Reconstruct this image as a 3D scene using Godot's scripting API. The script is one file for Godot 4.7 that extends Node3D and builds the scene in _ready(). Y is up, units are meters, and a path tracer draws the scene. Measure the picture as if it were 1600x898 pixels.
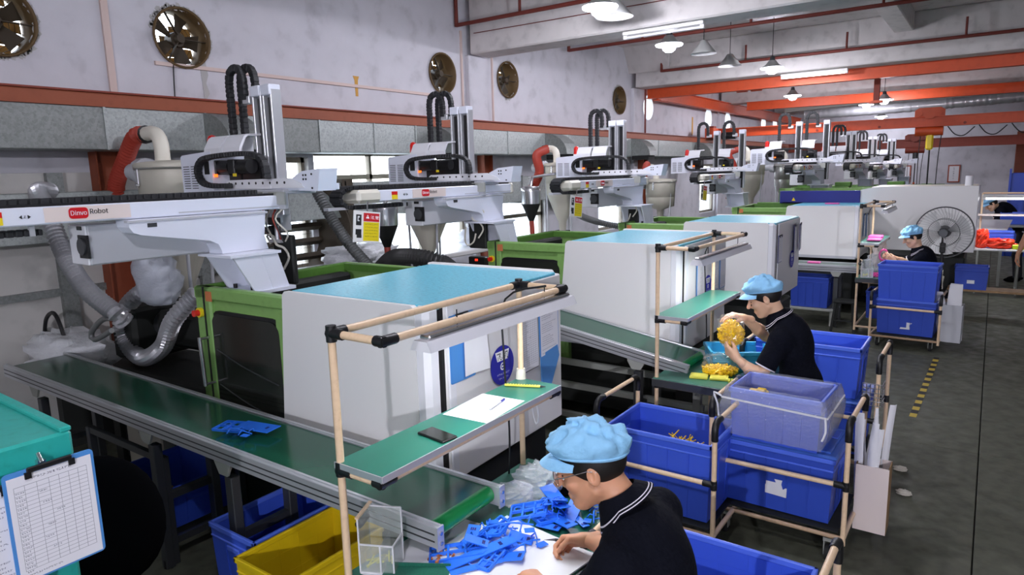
extends Node3D
# An injection moulding hall: gantry robots over moulding machines, sorting benches, crates and workers.
# World: +x from the fan wall towards the aisle, +y up, -z into the hall; metres.

var M := {}
var used := {}
var rng := RandomNumberGenerator.new()
const FLAT := -1
const SM := 0


class G:
	var st := SurfaceTool.new()

	func _init() -> void:
		st.begin(Mesh.PRIMITIVE_TRIANGLES)

	func v(p: Vector3, s: int, uv := Vector2.ZERO) -> void:
		st.set_smooth_group(s)
		st.set_uv(uv)
		st.add_vertex(p)

	func tri(a: Vector3, b: Vector3, c: Vector3, s := -1) -> void:
		v(a, s)
		v(c, s)
		v(b, s)

	func quad(a: Vector3, b: Vector3, c: Vector3, d: Vector3, s := -1) -> void:
		tri(a, b, c, s)
		tri(a, c, d, s)

	# printed face: a bottom left, b bottom right, c top right, d top left
	func face(a: Vector3, b: Vector3, c: Vector3, d: Vector3) -> G:
		v(a, -1, Vector2(0, 1)); v(c, -1, Vector2(1, 0)); v(b, -1, Vector2(1, 1))
		v(a, -1, Vector2(0, 1)); v(d, -1, Vector2(0, 0)); v(c, -1, Vector2(1, 0))
		return self

	func box(c: Vector3, s: Vector3, r := 0.0, bs := Basis()) -> G:
		var h := s * 0.5
		r = minf(r, minf(h.x, minf(h.y, h.z)) * 0.9)
		var P := func(x, y, z): return c + bs * Vector3(x, y, z)
		if r <= 0.0:
			quad(P.call(-h.x, -h.y, h.z), P.call(h.x, -h.y, h.z), P.call(h.x, h.y, h.z), P.call(-h.x, h.y, h.z))
			quad(P.call(h.x, -h.y, -h.z), P.call(-h.x, -h.y, -h.z), P.call(-h.x, h.y, -h.z), P.call(h.x, h.y, -h.z))
			quad(P.call(h.x, -h.y, h.z), P.call(h.x, -h.y, -h.z), P.call(h.x, h.y, -h.z), P.call(h.x, h.y, h.z))
			quad(P.call(-h.x, -h.y, -h.z), P.call(-h.x, -h.y, h.z), P.call(-h.x, h.y, h.z), P.call(-h.x, h.y, -h.z))
			quad(P.call(-h.x, h.y, h.z), P.call(h.x, h.y, h.z), P.call(h.x, h.y, -h.z), P.call(-h.x, h.y, -h.z))
			quad(P.call(-h.x, -h.y, -h.z), P.call(h.x, -h.y, -h.z), P.call(h.x, -h.y, h.z), P.call(-h.x, -h.y, h.z))
			return self
		var i := h - Vector3(r, r, r)
		for sx in [-1, 1]:
			q(P, [Vector3(sx * h.x, -i.y, -i.z), Vector3(sx * h.x, i.y, -i.z), Vector3(sx * h.x, i.y, i.z), Vector3(sx * h.x, -i.y, i.z)])
			q(P, [Vector3(-i.x, sx * h.y, -i.z), Vector3(i.x, sx * h.y, -i.z), Vector3(i.x, sx * h.y, i.z), Vector3(-i.x, sx * h.y, i.z)])
			q(P, [Vector3(-i.x, -i.y, sx * h.z), Vector3(i.x, -i.y, sx * h.z), Vector3(i.x, i.y, sx * h.z), Vector3(-i.x, i.y, sx * h.z)])
			for sy in [-1, 1]:
				q(P, [Vector3(sx * h.x, sy * i.y, -i.z), Vector3(sx * h.x, sy * i.y, i.z), Vector3(sx * i.x, sy * h.y, i.z), Vector3(sx * i.x, sy * h.y, -i.z)])
				q(P, [Vector3(sx * h.x, -i.y, sy * i.z), Vector3(sx * h.x, i.y, sy * i.z), Vector3(sx * i.x, i.y, sy * h.z), Vector3(sx * i.x, -i.y, sy * h.z)])
				q(P, [Vector3(-i.x, sx * h.y, sy * i.z), Vector3(i.x, sx * h.y, sy * i.z), Vector3(i.x, sx * i.y, sy * h.z), Vector3(-i.x, sx * i.y, sy * h.z)])
				for sz in [-1, 1]:
					q(P, [Vector3(sx * h.x, sy * i.y, sz * i.z), Vector3(sx * i.x, sy * h.y, sz * i.z), Vector3(sx * i.x, sy * i.y, sz * h.z)])
		return self

	# a convex face round the origin, turned outwards
	func q(P: Callable, a: Array) -> void:
		var n: Vector3 = (a[1] - a[0]).cross(a[2] - a[0])
		var m: Vector3 = a[0] + a[1] + a[2]
		if n.dot(m) < 0:
			a.reverse()
		for k in range(2, a.size()):
			tri(P.call(a[0].x, a[0].y, a[0].z), P.call(a[k - 1].x, a[k - 1].y, a[k - 1].z), P.call(a[k].x, a[k].y, a[k].z))

	func bar(a: Vector3, b: Vector3, w: float, h: float, up := Vector3.UP, r := 0.0) -> G:
		var z := (b - a).normalized()
		if absf(z.dot(up)) > 0.98:
			up = Vector3.RIGHT
		var x := up.cross(z).normalized()
		var y := z.cross(x)
		return box((a + b) * 0.5, Vector3(w, h, a.distance_to(b)), r, Basis(x, y, z))

	func tube(pts: Array, r: float, seg := 8, caps := true, rr: Array = [], sg := 0) -> G:
		var n := pts.size()
		var t0: Vector3 = (pts[1] - pts[0]).normalized()
		var nn := t0.cross(Vector3.UP if absf(t0.y) < 0.9 else Vector3.RIGHT).normalized()
		var prev: Array = []
		for i in n:
			var t: Vector3 = (pts[mini(i + 1, n - 1)] - pts[maxi(i - 1, 0)]).normalized()
			nn = (nn - t * nn.dot(t)).normalized()
			var bb := t.cross(nn)
			var ring: Array = []
			var rad: float = rr[i] if rr.size() else r
			for j in seg:
				var a := TAU * j / seg
				ring.append(pts[i] + (nn * cos(a) + bb * sin(a)) * rad)
			if i:
				for j in seg:
					quad(prev[j], prev[(j + 1) % seg], ring[(j + 1) % seg], ring[j], sg)
			if caps and (i == 0 or i == n - 1):
				for j in range(1, seg - 1):
					if i == 0:
						tri(ring[0], ring[j + 1], ring[j])
					else:
						tri(ring[0], ring[j], ring[j + 1])
			prev = ring
		return self

	func cyl(a: Vector3, b: Vector3, r: float, seg := 10, r2 := -1.0) -> G:
		return tube([a, b], r, seg, true, [r, r2 if r2 >= 0 else r])

	# profile [[radius, height] ...] from the bottom up along xf's y axis
	func lathe(prof: Array, seg: int, xf := Transform3D(), s := 0) -> G:
		for i in prof.size() - 1:
			for j in seg:
				var a := TAU * j / seg
				var b := TAU * (j + 1) / seg
				var p0: Array = prof[i]
				var p1: Array = prof[i + 1]
				var A := xf * Vector3(p0[0] * cos(a), p0[1], p0[0] * sin(a))
				var B := xf * Vector3(p1[0] * cos(a), p1[1], p1[0] * sin(a))
				var C := xf * Vector3(p1[0] * cos(b), p1[1], p1[0] * sin(b))
				var D := xf * Vector3(p0[0] * cos(b), p0[1], p0[0] * sin(b))
				if p0[0] > 0.0:
					tri(A, C, D, s)
				if p1[0] > 0.0:
					tri(A, B, C, s)
		return self

	func ball(c: Vector3, r: Vector3, seg := 12, rows := 7, bs := Basis()) -> G:
		var pr: Array = []
		for i in rows + 1:
			var a := -PI / 2 + PI * i / rows
			pr.append([cos(a) if i > 0 and i < rows else 0.0, sin(a)])
		return lathe(pr, seg, Transform3D(bs * Basis.from_scale(r), c))

	# outline in the xy plane of xf, thickness d along its z
	func prism(poly: Array, d: float, xf := Transform3D(), s := -1) -> G:
		var pp := PackedVector2Array(poly)
		if Geometry2D.is_polygon_clockwise(pp):
			pp.reverse()
		var n := pp.size()
		var idx := Geometry2D.triangulate_polygon(pp)
		for k in range(0, idx.size(), 3):
			var a := pp[idx[k]]
			var b := pp[idx[k + 1]]
			var c := pp[idx[k + 2]]
			if (b - a).cross(c - a) < 0:
				var e := b
				b = c
				c = e
			tri(xf * Vector3(a.x, a.y, d / 2), xf * Vector3(b.x, b.y, d / 2), xf * Vector3(c.x, c.y, d / 2))
			tri(xf * Vector3(a.x, a.y, -d / 2), xf * Vector3(c.x, c.y, -d / 2), xf * Vector3(b.x, b.y, -d / 2))
		for k in n:
			var a := pp[k]
			var b := pp[(k + 1) % n]
			quad(xf * Vector3(a.x, a.y, -d / 2), xf * Vector3(b.x, b.y, -d / 2), xf * Vector3(b.x, b.y, d / 2), xf * Vector3(a.x, a.y, d / 2), s)
		return self

	func ring(c: Vector3, ax: Basis, r: float, t: float, seg := 24, ts := 6) -> G:
		# torus round ax.y
		for i in seg:
			for j in ts:
				var c4: Array = []
				for o in [[0, 0], [0, 1], [1, 1], [1, 0]]:
					var a: float = TAU * (i + o[0]) / seg
					var b: float = TAU * (j + o[1]) / ts
					c4.append(c + ax * Vector3((r + t * cos(b)) * cos(a), t * sin(b), (r + t * cos(b)) * sin(a)))
				quad(c4[0], c4[1], c4[2], c4[3], 0)
		return self

	# a grid surface from a callable (u, v in 0..1)
	func surf(nu: int, nv: int, fn: Callable, s := 0) -> G:
		var pts: Array = []
		for i in nu + 1:
			for j in nv + 1:
				pts.append(fn.call(float(i) / nu, float(j) / nv))
		for i in nu:
			for j in nv:
				var a: int = i * (nv + 1) + j
				quad(pts[a], pts[a + nv + 1], pts[a + nv + 2], pts[a + 1], s)
		return self

	func done() -> ArrayMesh:
		st.generate_normals()
		return st.commit()


func numbered(n: String) -> String:
	used[n] = used.get(n, -1) + 1
	return n if used[n] == 0 else "%s_%03d" % [n, used[n]]


# a thing of several parts
func T(called: String, label: String, category: String, at := Vector3.ZERO, turn := 0.0, group := "") -> Node3D:
	var o := Node3D.new()
	o.name = numbered(called)
	add_child(o)
	o.position = at
	o.rotation.y = deg_to_rad(turn)
	return tag(o, label, category, group)


func tag(o: Node3D, label: String, category: String, group := "") -> Node3D:
	o.set_meta("label", label)
	o.set_meta("category", category)
	if group:
		o.set_meta("group", group)
	return o


# a part
func P(called: String, g, m, parent: Node3D, label := "") -> MeshInstance3D:
	var o := MeshInstance3D.new()
	o.name = called
	o.mesh = g.done() if g is G else g
	o.material_override = M[m] if m is String else m
	parent.add_child(o, true)
	if label:
		o.set_meta("label", label)
	return o


# a thing of one mesh
func O(called: String, label: String, category: String, g, m, at := Vector3.ZERO, turn := 0.0, group := "") -> MeshInstance3D:
	var o := P(numbered(called), g, m, self)
	o.position = at
	o.rotation.y = deg_to_rad(turn)
	tag(o, label, category, group)
	return o


# a piece of the setting
func S(called: String, g, m, label: String, category: String) -> MeshInstance3D:
	var o := P(numbered(called), g, m, self)
	o.set_meta("kind", "structure")
	tag(o, label, category)
	return o


func dup(src: Node3D, called: String, label: String, at: Vector3, turn := 0.0, group := "") -> Node3D:
	var r: Node3D = src.duplicate()
	r.name = numbered(called)
	add_child(r)
	r.position = at
	r.rotation.y = deg_to_rad(turn)
	r.set_meta("label", label)
	if group:
		r.set_meta("group", group)
	return r


func mat(c: Color, rough := 0.6, metal := 0.0) -> StandardMaterial3D:
	var m := StandardMaterial3D.new()
	m.albedo_color = c
	m.roughness = rough
	m.metallic = metal
	return m


func rgb(r: int, g: int, b: int) -> Color:
	return Color8(r, g, b)


func noise_tex(freq: float, ramp: Array, size := 512, oct := 4, normal := false, sd := 1, bump := 4.0) -> NoiseTexture2D:
	var n := FastNoiseLite.new()
	n.seed = sd
	n.frequency = freq
	n.fractal_octaves = oct
	var t := NoiseTexture2D.new()
	t.width = size
	t.height = size
	t.seamless = true
	t.noise = n
	if normal:
		t.as_normal_map = true
		t.bump_strength = bump
	else:
		var g := Gradient.new()
		g.offsets = PackedFloat32Array(ramp.map(func(a): return a[0]))
		g.colors = PackedColorArray(ramp.map(func(a): return a[1]))
		t.color_ramp = g
	return t


func grain(m: StandardMaterial3D, tex: Texture2D, scale: float) -> StandardMaterial3D:
	m.albedo_texture = tex
	m.uv1_triplanar = true
	m.uv1_scale = Vector3.ONE * scale
	return m


func grey(a: float) -> Color:
	return Color(a, a, a)


func glass(c: Color, a: float, r := 0.05) -> StandardMaterial3D:
	var m := mat(c, r)
	m.albedo_color.a = a
	m.transparency = BaseMaterial3D.TRANSPARENCY_ALPHA
	return m


func glow(c: Color, e: float) -> StandardMaterial3D:
	var m := mat(c)
	m.emission_enabled = true
	m.emission = c
	m.emission_energy_multiplier = e
	return m


func printed(im: Image, rough := 0.6) -> StandardMaterial3D:
	var m := mat(Color.WHITE, rough)
	m.albedo_texture = ImageTexture.create_from_image(im)
	m.texture_repeat = false
	return m


func curve(pts: Array, step := 0.02) -> Array:
	var out: Array = []
	for i in pts.size() - 1:
		var p0: Vector3 = pts[maxi(i - 1, 0)]
		var p1: Vector3 = pts[i]
		var p2: Vector3 = pts[i + 1]
		var p3: Vector3 = pts[mini(i + 2, pts.size() - 1)]
		var n := maxi(1, int(p1.distance_to(p2) / step))
		for k in n:
			out.append(p1.cubic_interpolate(p2, p0, p3, float(k) / n))
	out.append(pts[-1])
	return out


func hose(g: G, pts: Array, r: float, pitch := 0.027, seg := 14, depth := 0.27) -> G:
	var c := curve(pts, pitch / 3.0)
	var rr: Array = []
	for i in c.size():
		rr.append(r * (1.0 if i % 3 == 1 else 1.0 - depth))
	return g.tube(c, r, seg, true, rr, -1)


# a cable chain: separate links set along a path
func chain(g: G, pts: Array, w: float, h: float, side: Vector3, pitch := 0.03) -> G:
	var c := curve(pts, pitch)
	for i in c.size() - 1:
		var a: Vector3 = c[i]
		var b: Vector3 = c[i + 1]
		var d := (b - a).normalized()
		var m := (a + b) * 0.5
		var up := d.cross(side).normalized()
		g.box(m, Vector3(w, h, a.distance_to(b) * 0.8), 0.004, Basis(side, up, side.cross(up)))
		g.box(a, Vector3(w * 0.86, h * 0.8, a.distance_to(b) * 0.4), 0.0, Basis(side, up, side.cross(up)))
	return g


func rrect(w: float, h: float, r: float, n := 4) -> Array:
	var out: Array = []
	for k in 4:
		var c := Vector2((w / 2 - r) * [1, -1, -1, 1][k], (h / 2 - r) * [1, 1, -1, -1][k])
		for i in n + 1:
			var a := PI / 2 * (k + float(i) / n)
			out.append(c + Vector2(cos(a), sin(a)) * r)
	return out


func X(x := 0.0, y := 0.0, z := 0.0, b := Basis()) -> Transform3D:
	return Transform3D(b, Vector3(x, y, z))


func V(x: float, y: float, z: float) -> Vector3:
	return Vector3(x, y, z)


func _ready() -> void:
	rng.seed = 7
	materials()
	# camera, sky, exposure
	var cam := Camera3D.new()
	cam.name = "camera"
	cam.fov = 46.17
	cam.near = 0.05
	cam.far = 200.0
	cam.transform = Transform3D(Basis(V(0.81652739, -0.02592189, -0.57672443), V(-0.07573777, 0.98554727, -0.15152681), V(0.57231705, 0.16740561, 0.80276308)), V(0, 2.2, 0))
	add_child(cam)
	cam.current = true
	var sky := ProceduralSkyMaterial.new()
	sky.sky_top_color = rgb(205, 222, 246)
	sky.sky_horizon_color = rgb(246, 248, 252)
	sky.ground_bottom_color = rgb(180, 178, 170)
	sky.ground_horizon_color = rgb(236, 236, 232)
	sky.sky_energy_multiplier = SKY
	sky.ground_energy_multiplier = SKY
	var env := Environment.new()
	env.background_mode = Environment.BG_SKY
	env.sky = Sky.new()
	env.sky.sky_material = sky
	env.tonemap_mode = Environment.TONE_MAPPER_LINEAR
	env.tonemap_exposure = EXPOSURE
	env.sdfgi_enabled = true
	env.ssao_enabled = true
	env.ssil_enabled = true
	var we := WorldEnvironment.new()
	we.name = "environment"
	we.environment = env
	add_child(we)
	room()
	wall_services()
	lamps()
	cranes()
	machines()
	robots()
	injection_side()
	conveyors()
	workstations()
	crates()
	workers()
	small_things()
	far_end()


const SKY := 3.0
const EXPOSURE := 1.0
const LAMP := 3.0
const FLOOD := 45.0


func materials() -> void:
	var soft := noise_tex(0.012, [[0.0, grey(0.86)], [0.4, grey(0.97)], [1.0, grey(1.0)]], 512, 5, false, 3)
	var dirt := noise_tex(0.02, [[0.0, Color(0.93, 0.92, 0.9)], [0.3, Color(0.985, 0.982, 0.976)], [0.55, Color.WHITE], [1.0, Color.WHITE]], 512, 5, false, 7)
	var spang := noise_tex(0.035, [[0.0, grey(0.82)], [0.5, grey(0.93)], [1.0, grey(1.0)]], 512, 3, false, 11)
	(spang.noise as FastNoiseLite).noise_type = FastNoiseLite.TYPE_CELLULAR
	(spang.noise as FastNoiseLite).cellular_return_type = FastNoiseLite.RETURN_CELL_VALUE
	var ftex := noise_tex(0.02, [[0.0, Color(0.74, 0.75, 0.71)], [0.5, Color(0.9, 0.91, 0.87)], [1.0, Color(1, 1, 0.97)]], 1024, 6, false, 21)
	var frough := noise_tex(0.03, [[0.0, grey(0.42)], [1.0, grey(0.85)]], 512, 5, false, 23)
	var fine := noise_tex(0.2, [[0.0, grey(0.82)], [1.0, grey(1.0)]], 256, 3, false, 31)
	var wrink := noise_tex(0.02, [], 512, 5, true, 41, 10.0)
	var cloth := noise_tex(0.05, [], 256, 4, true, 43, 6.0)
	M.wall = grain(mat(rgb(204, 203, 210), 0.9), soft, 0.35)
	M.concrete = grain(mat(rgb(210, 206, 204), 0.9), soft, 0.5)
	M.lower_wall = grain(mat(rgb(186, 184, 180), 0.9), soft, 0.4)
	M.floor = grain(mat(rgb(96, 97, 86), 0.55), ftex, 0.35)
	M.floor.roughness_texture = frough
	M.floor.roughness = 1.0
	M.joint = mat(rgb(40, 40, 36), 0.9)
	M.galv = grain(mat(rgb(178, 184, 182), 0.5, 0.5), spang, 3.0)
	M.galv_dark = grain(mat(rgb(146, 150, 148), 0.55, 0.5), spang, 3.0)
	M.dark_gap = mat(rgb(24, 24, 24), 0.8)
	M.rust_beam = grain(mat(rgb(146, 74, 44), 0.6), dirt, 0.8)
	M.brown_col = grain(mat(rgb(126, 58, 32), 0.6), dirt, 0.9)
	M.orange = grain(mat(rgb(200, 78, 34), 0.5), dirt, 0.6)
	M.dark_orange = grain(mat(rgb(130, 50, 32), 0.6), dirt, 0.6)
	M.red_pipe = mat(rgb(112, 44, 34), 0.6)
	M.conduit = mat(rgb(205, 185, 178), 0.7)
	M.frame_paint = grain(mat(rgb(140, 132, 118), 0.7), dirt, 1.5)
	M.fan_warm_tint = grain(mat(rgb(92, 72, 42), 0.6, 0.3), dirt, 3.0)  # fan housing: warm outside light put into the colour
	M.fan_dark = mat(rgb(60, 50, 36), 0.7)
	M.shutter_warm_tint = mat(rgb(150, 116, 60), 0.6)  # shutter leaves: golden light from outside painted into the base colour
	M.shutter_warm_tint.backlight_enabled = true
	M.shutter_warm_tint.backlight = rgb(70, 52, 24)
	M.white = mat(rgb(232, 231, 230), 0.36)
	M.white_clean = mat(rgb(232, 233, 238), 0.35)
	M.robot = mat(rgb(226, 230, 242), 0.35)
	M.robot_grey = mat(rgb(190, 192, 198), 0.45)
	M.cream = mat(rgb(222, 218, 204), 0.45)
	M.pinkish = mat(rgb(228, 214, 208), 0.5)
	M.green = grain(mat(rgb(128, 170, 94), 0.4), dirt, 1.5)
	M.green_dark = grain(mat(rgb(84, 128, 52), 0.5), dirt, 1.5)
	M.navy_panel = mat(rgb(34, 40, 128), 0.4)
	M.film = grain(mat(rgb(112, 208, 230), 0.3), noise_tex(0.03, [[0.0, Color(0.8, 0.86, 0.88)], [0.5, Color(0.95, 0.97, 0.98)], [1.0, Color.WHITE]], 512, 5, false, 51), 2.0)
	M.film.normal_enabled = true
	M.film.normal_texture = noise_tex(0.05, [], 512, 5, true, 52, 5.0)
	M.film.normal_scale = 0.35
	M.belt = mat(rgb(26, 86, 64), 0.16)
	M.belt_bright = mat(rgb(30, 140, 74), 0.18)
	M.bench = grain(mat(rgb(40, 118, 96), 0.35), fine, 2.0)
	M.shelf_green = mat(rgb(40, 116, 98), 0.3)
	M.alu = mat(rgb(206, 208, 212), 0.35, 0.55)
	M.alu_dark = mat(rgb(90, 92, 95), 0.45, 0.7)
	M.steel = mat(rgb(205, 205, 208), 0.25, 0.95)
	M.steel_paint = mat(rgb(170, 172, 165), 0.5, 0.2)
	M.pipe = grain(mat(rgb(236, 206, 170), 0.35), dirt, 3.0)
	M.black = mat(rgb(22, 22, 24), 0.45)
	M.fan_grey = mat(rgb(74, 74, 76), 0.5)
	M.fan_blade = mat(rgb(206, 206, 206), 0.5)
	M.black_soft = mat(rgb(8, 8, 11), 0.95)
	M.black_soft.metallic_specular = 0.15
	M.chain = mat(rgb(34, 35, 38), 0.6)
	M.rubber = mat(rgb(30, 30, 30), 0.8)
	M.dark_machine = mat(rgb(40, 42, 40), 0.7, 0.3)
	M.window_dark = mat(rgb(40, 42, 38), 0.12)
	M.foil = mat(rgb(188, 188, 192), 0.3, 0.6)
	M.grey_hose = mat(rgb(128, 130, 130), 0.5, 0.3)
	M.red_hose = mat(rgb(164, 62, 48), 0.5)
	M.black_hose = mat(rgb(58, 58, 58), 0.45)
	M.hopper = mat(rgb(190, 186, 172), 0.5, 0.1)
	M.hopper_steel = mat(rgb(196, 196, 190), 0.3, 0.8)
	M.red = mat(rgb(214, 36, 30), 0.3)
	M.red_led = glow(rgb(255, 50, 30), 2.0)
	M.orange_led = glow(rgb(255, 110, 30), 2.0)
	M.rust_label = mat(rgb(196, 116, 72), 0.7)
	M.yellow = mat(rgb(240, 214, 40), 0.4)
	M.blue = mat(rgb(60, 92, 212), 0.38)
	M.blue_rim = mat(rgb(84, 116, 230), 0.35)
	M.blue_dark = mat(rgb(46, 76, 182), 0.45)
	M.blue_lid = mat(rgb(64, 104, 196), 0.4)
	M.blue_part = mat(rgb(44, 122, 246), 0.35)
	M.yellow_bin = mat(rgb(222, 190, 22), 0.4)
	M.yellow_part = mat(rgb(255, 212, 40), 0.4)
	M.pale_yellow = mat(rgb(232, 226, 90), 0.45)
	M.cyan_bin = mat(rgb(62, 170, 214), 0.4)
	M.pink = mat(rgb(255, 110, 190), 0.4)
	M.bag_red = mat(rgb(250, 70, 40), 0.3)
	M.lime = mat(rgb(214, 236, 40), 0.4)
	M.teal = grain(mat(rgb(44, 176, 164), 0.35), dirt, 2.0)
	M.paper = mat(rgb(240, 241, 246), 0.8)
	M.sheet = mat(rgb(232, 232, 236), 0.6)
	M.sheet.backlight_enabled = true
	M.sheet.backlight = grey(0.4)
	M.board_blue = mat(rgb(84, 150, 220), 0.4)
	M.tape_yellow = mat(rgb(196, 170, 62), 0.6)
	M.tape_black = mat(rgb(38, 36, 32), 0.6)
	M.plywood = grain(mat(rgb(176, 140, 100), 0.7), noise_tex(0.01, [[0.0, grey(0.8)], [1.0, grey(1.0)]], 256, 4, false, 61), 3.0)
	M.bag = glass(rgb(236, 240, 246), 0.24, 0.14)
	M.bag.normal_enabled = true
	M.bag.normal_texture = wrink
	M.bag.uv1_triplanar = true
	M.bag.uv1_scale = Vector3.ONE * 4.0
	M.bag_clear = glass(rgb(240, 242, 246), 0.06, 0.12)
	M.bag_milk = mat(rgb(222, 228, 240), 0.3)
	M.bag_milk.albedo_color.a = 0.55
	M.bag_milk.transparency = BaseMaterial3D.TRANSPARENCY_ALPHA
	M.bag_milk.normal_enabled = true
	M.bag_milk.normal_texture = wrink
	M.bag_milk.uv1_triplanar = true
	M.bag_milk.uv1_scale = Vector3.ONE * 4.0
	M.sack = mat(rgb(226, 228, 232), 0.4)
	M.sack.normal_enabled = true
	M.sack.normal_texture = wrink
	M.sack.uv1_triplanar = true
	M.sack.uv1_scale = Vector3.ONE * 3.0
	M.acrylic = glass(rgb(225, 232, 228), 0.2, 0.06)
	M.pane = glass(rgb(245, 250, 250), 0.12, 0.05)
	M.skin = mat(rgb(214, 156, 122), 0.5)
	M.skin.subsurf_scatter_enabled = true
	M.skin.subsurf_scatter_strength = 0.12
	M.skin_pale = mat(rgb(232, 188, 156), 0.5)
	M.skin_pale.subsurf_scatter_enabled = true
	M.skin_pale.subsurf_scatter_strength = 0.12
	M.lips = mat(rgb(176, 104, 90), 0.5)
	M.eye = mat(rgb(235, 232, 228), 0.2)
	M.hair = mat(rgb(24, 20, 18), 0.5)
	M.polo = mat(rgb(14, 16, 26), 0.9)
	M.polo.metallic_specular = 0.25
	M.polo.normal_enabled = true
	M.polo.normal_texture = cloth
	M.polo.normal_scale = 0.5
	M.polo.uv1_triplanar = true
	M.polo.uv1_scale = Vector3.ONE * 3.0
	M.stripe = mat(rgb(228, 222, 232), 0.8)
	M.trousers = mat(rgb(26, 27, 34), 0.85)
	M.cap = mat(rgb(146, 204, 242), 0.7)
	M.cap.normal_enabled = true
	M.cap.normal_texture = cloth
	M.cap.normal_scale = 0.35
	M.cap.uv1_triplanar = true
	M.cap.uv1_scale = Vector3.ONE * 5.0
	M.lens = glass(rgb(235, 240, 240), 0.12)
	M.tube_glow = glow(rgb(250, 250, 255), 6.0)
	M.lamp_glow = glow(rgb(238, 236, 255), 14.0)
	M.reflector = mat(rgb(176, 178, 176), 0.35, 0.4)
	M.reflector_in = mat(rgb(235, 235, 235), 0.5)
	M.ground_out = mat(rgb(170, 168, 160), 0.9)
	M.leaf = mat(rgb(120, 150, 60), 0.7)
	M.stain = mat(rgb(196, 150, 74), 0.9)
	M.plaster = mat(rgb(172, 171, 170), 0.9)
	M.scrap = mat(rgb(196, 190, 178), 0.8)
	M.ink = mat(rgb(20, 20, 22), 0.6)
	M.logo_red = mat(rgb(206, 22, 34), 0.35)
	# printed matter
	M.form_a = printed(form(1, true))
	M.form_b = printed(form(2, false))
	M.form_c = printed(form(3, true))
	M.warn = printed(warning())
	M.disc = printed(disc())
	M.wall_notice = printed(notice())


func scrawl(im: Image, x: int, y: int, w: int, h: int, c: Color, r: RandomNumberGenerator) -> void:
	# an unreadable line of small characters
	var px := x
	while px < x + w:
		for k in 3:
			im.fill_rect(Rect2i(px + r.randi() % maxi(h - 2, 1), y + r.randi() % h, 1 + r.randi() % (h - 1), 1), c)
			im.fill_rect(Rect2i(px + r.randi() % maxi(h - 1, 1), y, 1, 1 + r.randi() % h), c)
		px += h + 2


func form(sd: int, grid: bool) -> Image:
	var r := RandomNumberGenerator.new()
	r.seed = sd
	var im := Image.create(300, 420, false, Image.FORMAT_RGB8)
	im.fill(rgb(238, 238, 244))
	var k := rgb(70, 70, 84)
	scrawl(im, 70, 16, 150, 9, k, r)
	if grid:
		im.fill_rect(Rect2i(20, 40, 260, 1), k)
		for i in 21:
			im.fill_rect(Rect2i(20, 60 + i * 16, 260, 1), rgb(110, 110, 120))
			scrawl(im, 24, 64 + i * 16, 18 + r.randi() % 14, 6, rgb(110, 112, 124), r)
			if i % 3 == 1 and i < 18:
				scrawl(im, 100 + r.randi() % 60, 64 + i * 16, 26, 6, rgb(120, 122, 134), r)
		for x in [20, 56, 98, 140, 176, 212, 246, 279]:
			im.fill_rect(Rect2i(x, 40, 1, 341), rgb(96, 96, 106))
	else:
		for i in 19:
			if i % 6 == 5:
				continue
			scrawl(im, 26, 44 + i * 18, 130 + r.randi() % 110, 7, rgb(112, 112, 128), r)
	scrawl(im, 24, 398, 120, 7, rgb(120, 120, 130), r)
	return im


func bits(im: Image, x: int, y: int, s: int, rows: Array, c: Color) -> void:
	for j in rows.size():
		var row: String = rows[j]
		for i in row.length():
			if row[i] == "#":
				im.fill_rect(Rect2i(x + i * s, y + j * s, s, s), c)


const ZHU := ["..#....#....", "...#...#....", "....######..", "#......#....", ".#.....#....", "...######...", "..#....#....", ".#.....#....", "#...########"]
const YI := [".....#......", ".##########.", "...#....#...", "#.##########", "...######...", "...#....#...", "...######...", "..#.#....#..", ".#..######.#"]
const JI := ["..#..######.", "..#..#...#..", "#####.#...#.", "..#..#...#..", ".###.#...#..", "#.#.##...#..", "..#..#...#..", "..#.#....#.#", "..#.#....###"]
const FEI := ["########....", ".....#..#...", ".....#.#....", ".....##.....", "..#..#.#....", "..#..#..#...", "..#...#....#", "..#....#...#", "..#.....###."]


func warning() -> Image:
	var im := Image.create(220, 240, false, Image.FORMAT_RGB8)
	im.fill(rgb(240, 238, 236))
	im.fill_rect(Rect2i(78, 10, 134, 66), rgb(206, 32, 38))
	im.fill_rect(Rect2i(78, 80, 134, 150), rgb(236, 214, 20))
	for i in 30:
		im.fill_rect(Rect2i(112 - i / 2, 22 + i, i, 2), Color.WHITE)
	im.fill_rect(Rect2i(110, 32, 4, 12), rgb(206, 32, 38))
	bits(im, 136, 28, 3, ZHU, Color.WHITE)
	bits(im, 174, 28, 3, YI, Color.WHITE)
	var r := RandomNumberGenerator.new()
	r.seed = 9
	for j in 5:
		scrawl(im, 90, 94 + j * 24, 104, 9, rgb(120, 104, 20), r)
	im.fill_rect(Rect2i(16, 26, 44, 84), rgb(30, 30, 32))
	im.fill_rect(Rect2i(28, 38, 18, 40), rgb(230, 230, 230))
	im.fill_rect(Rect2i(36, 50, 14, 20), rgb(30, 30, 32))
	im.fill_rect(Rect2i(14, 140, 48, 44), rgb(30, 30, 32))
	im.fill_rect(Rect2i(24, 184, 40, 24), rgb(40, 40, 42))
	return im


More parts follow.
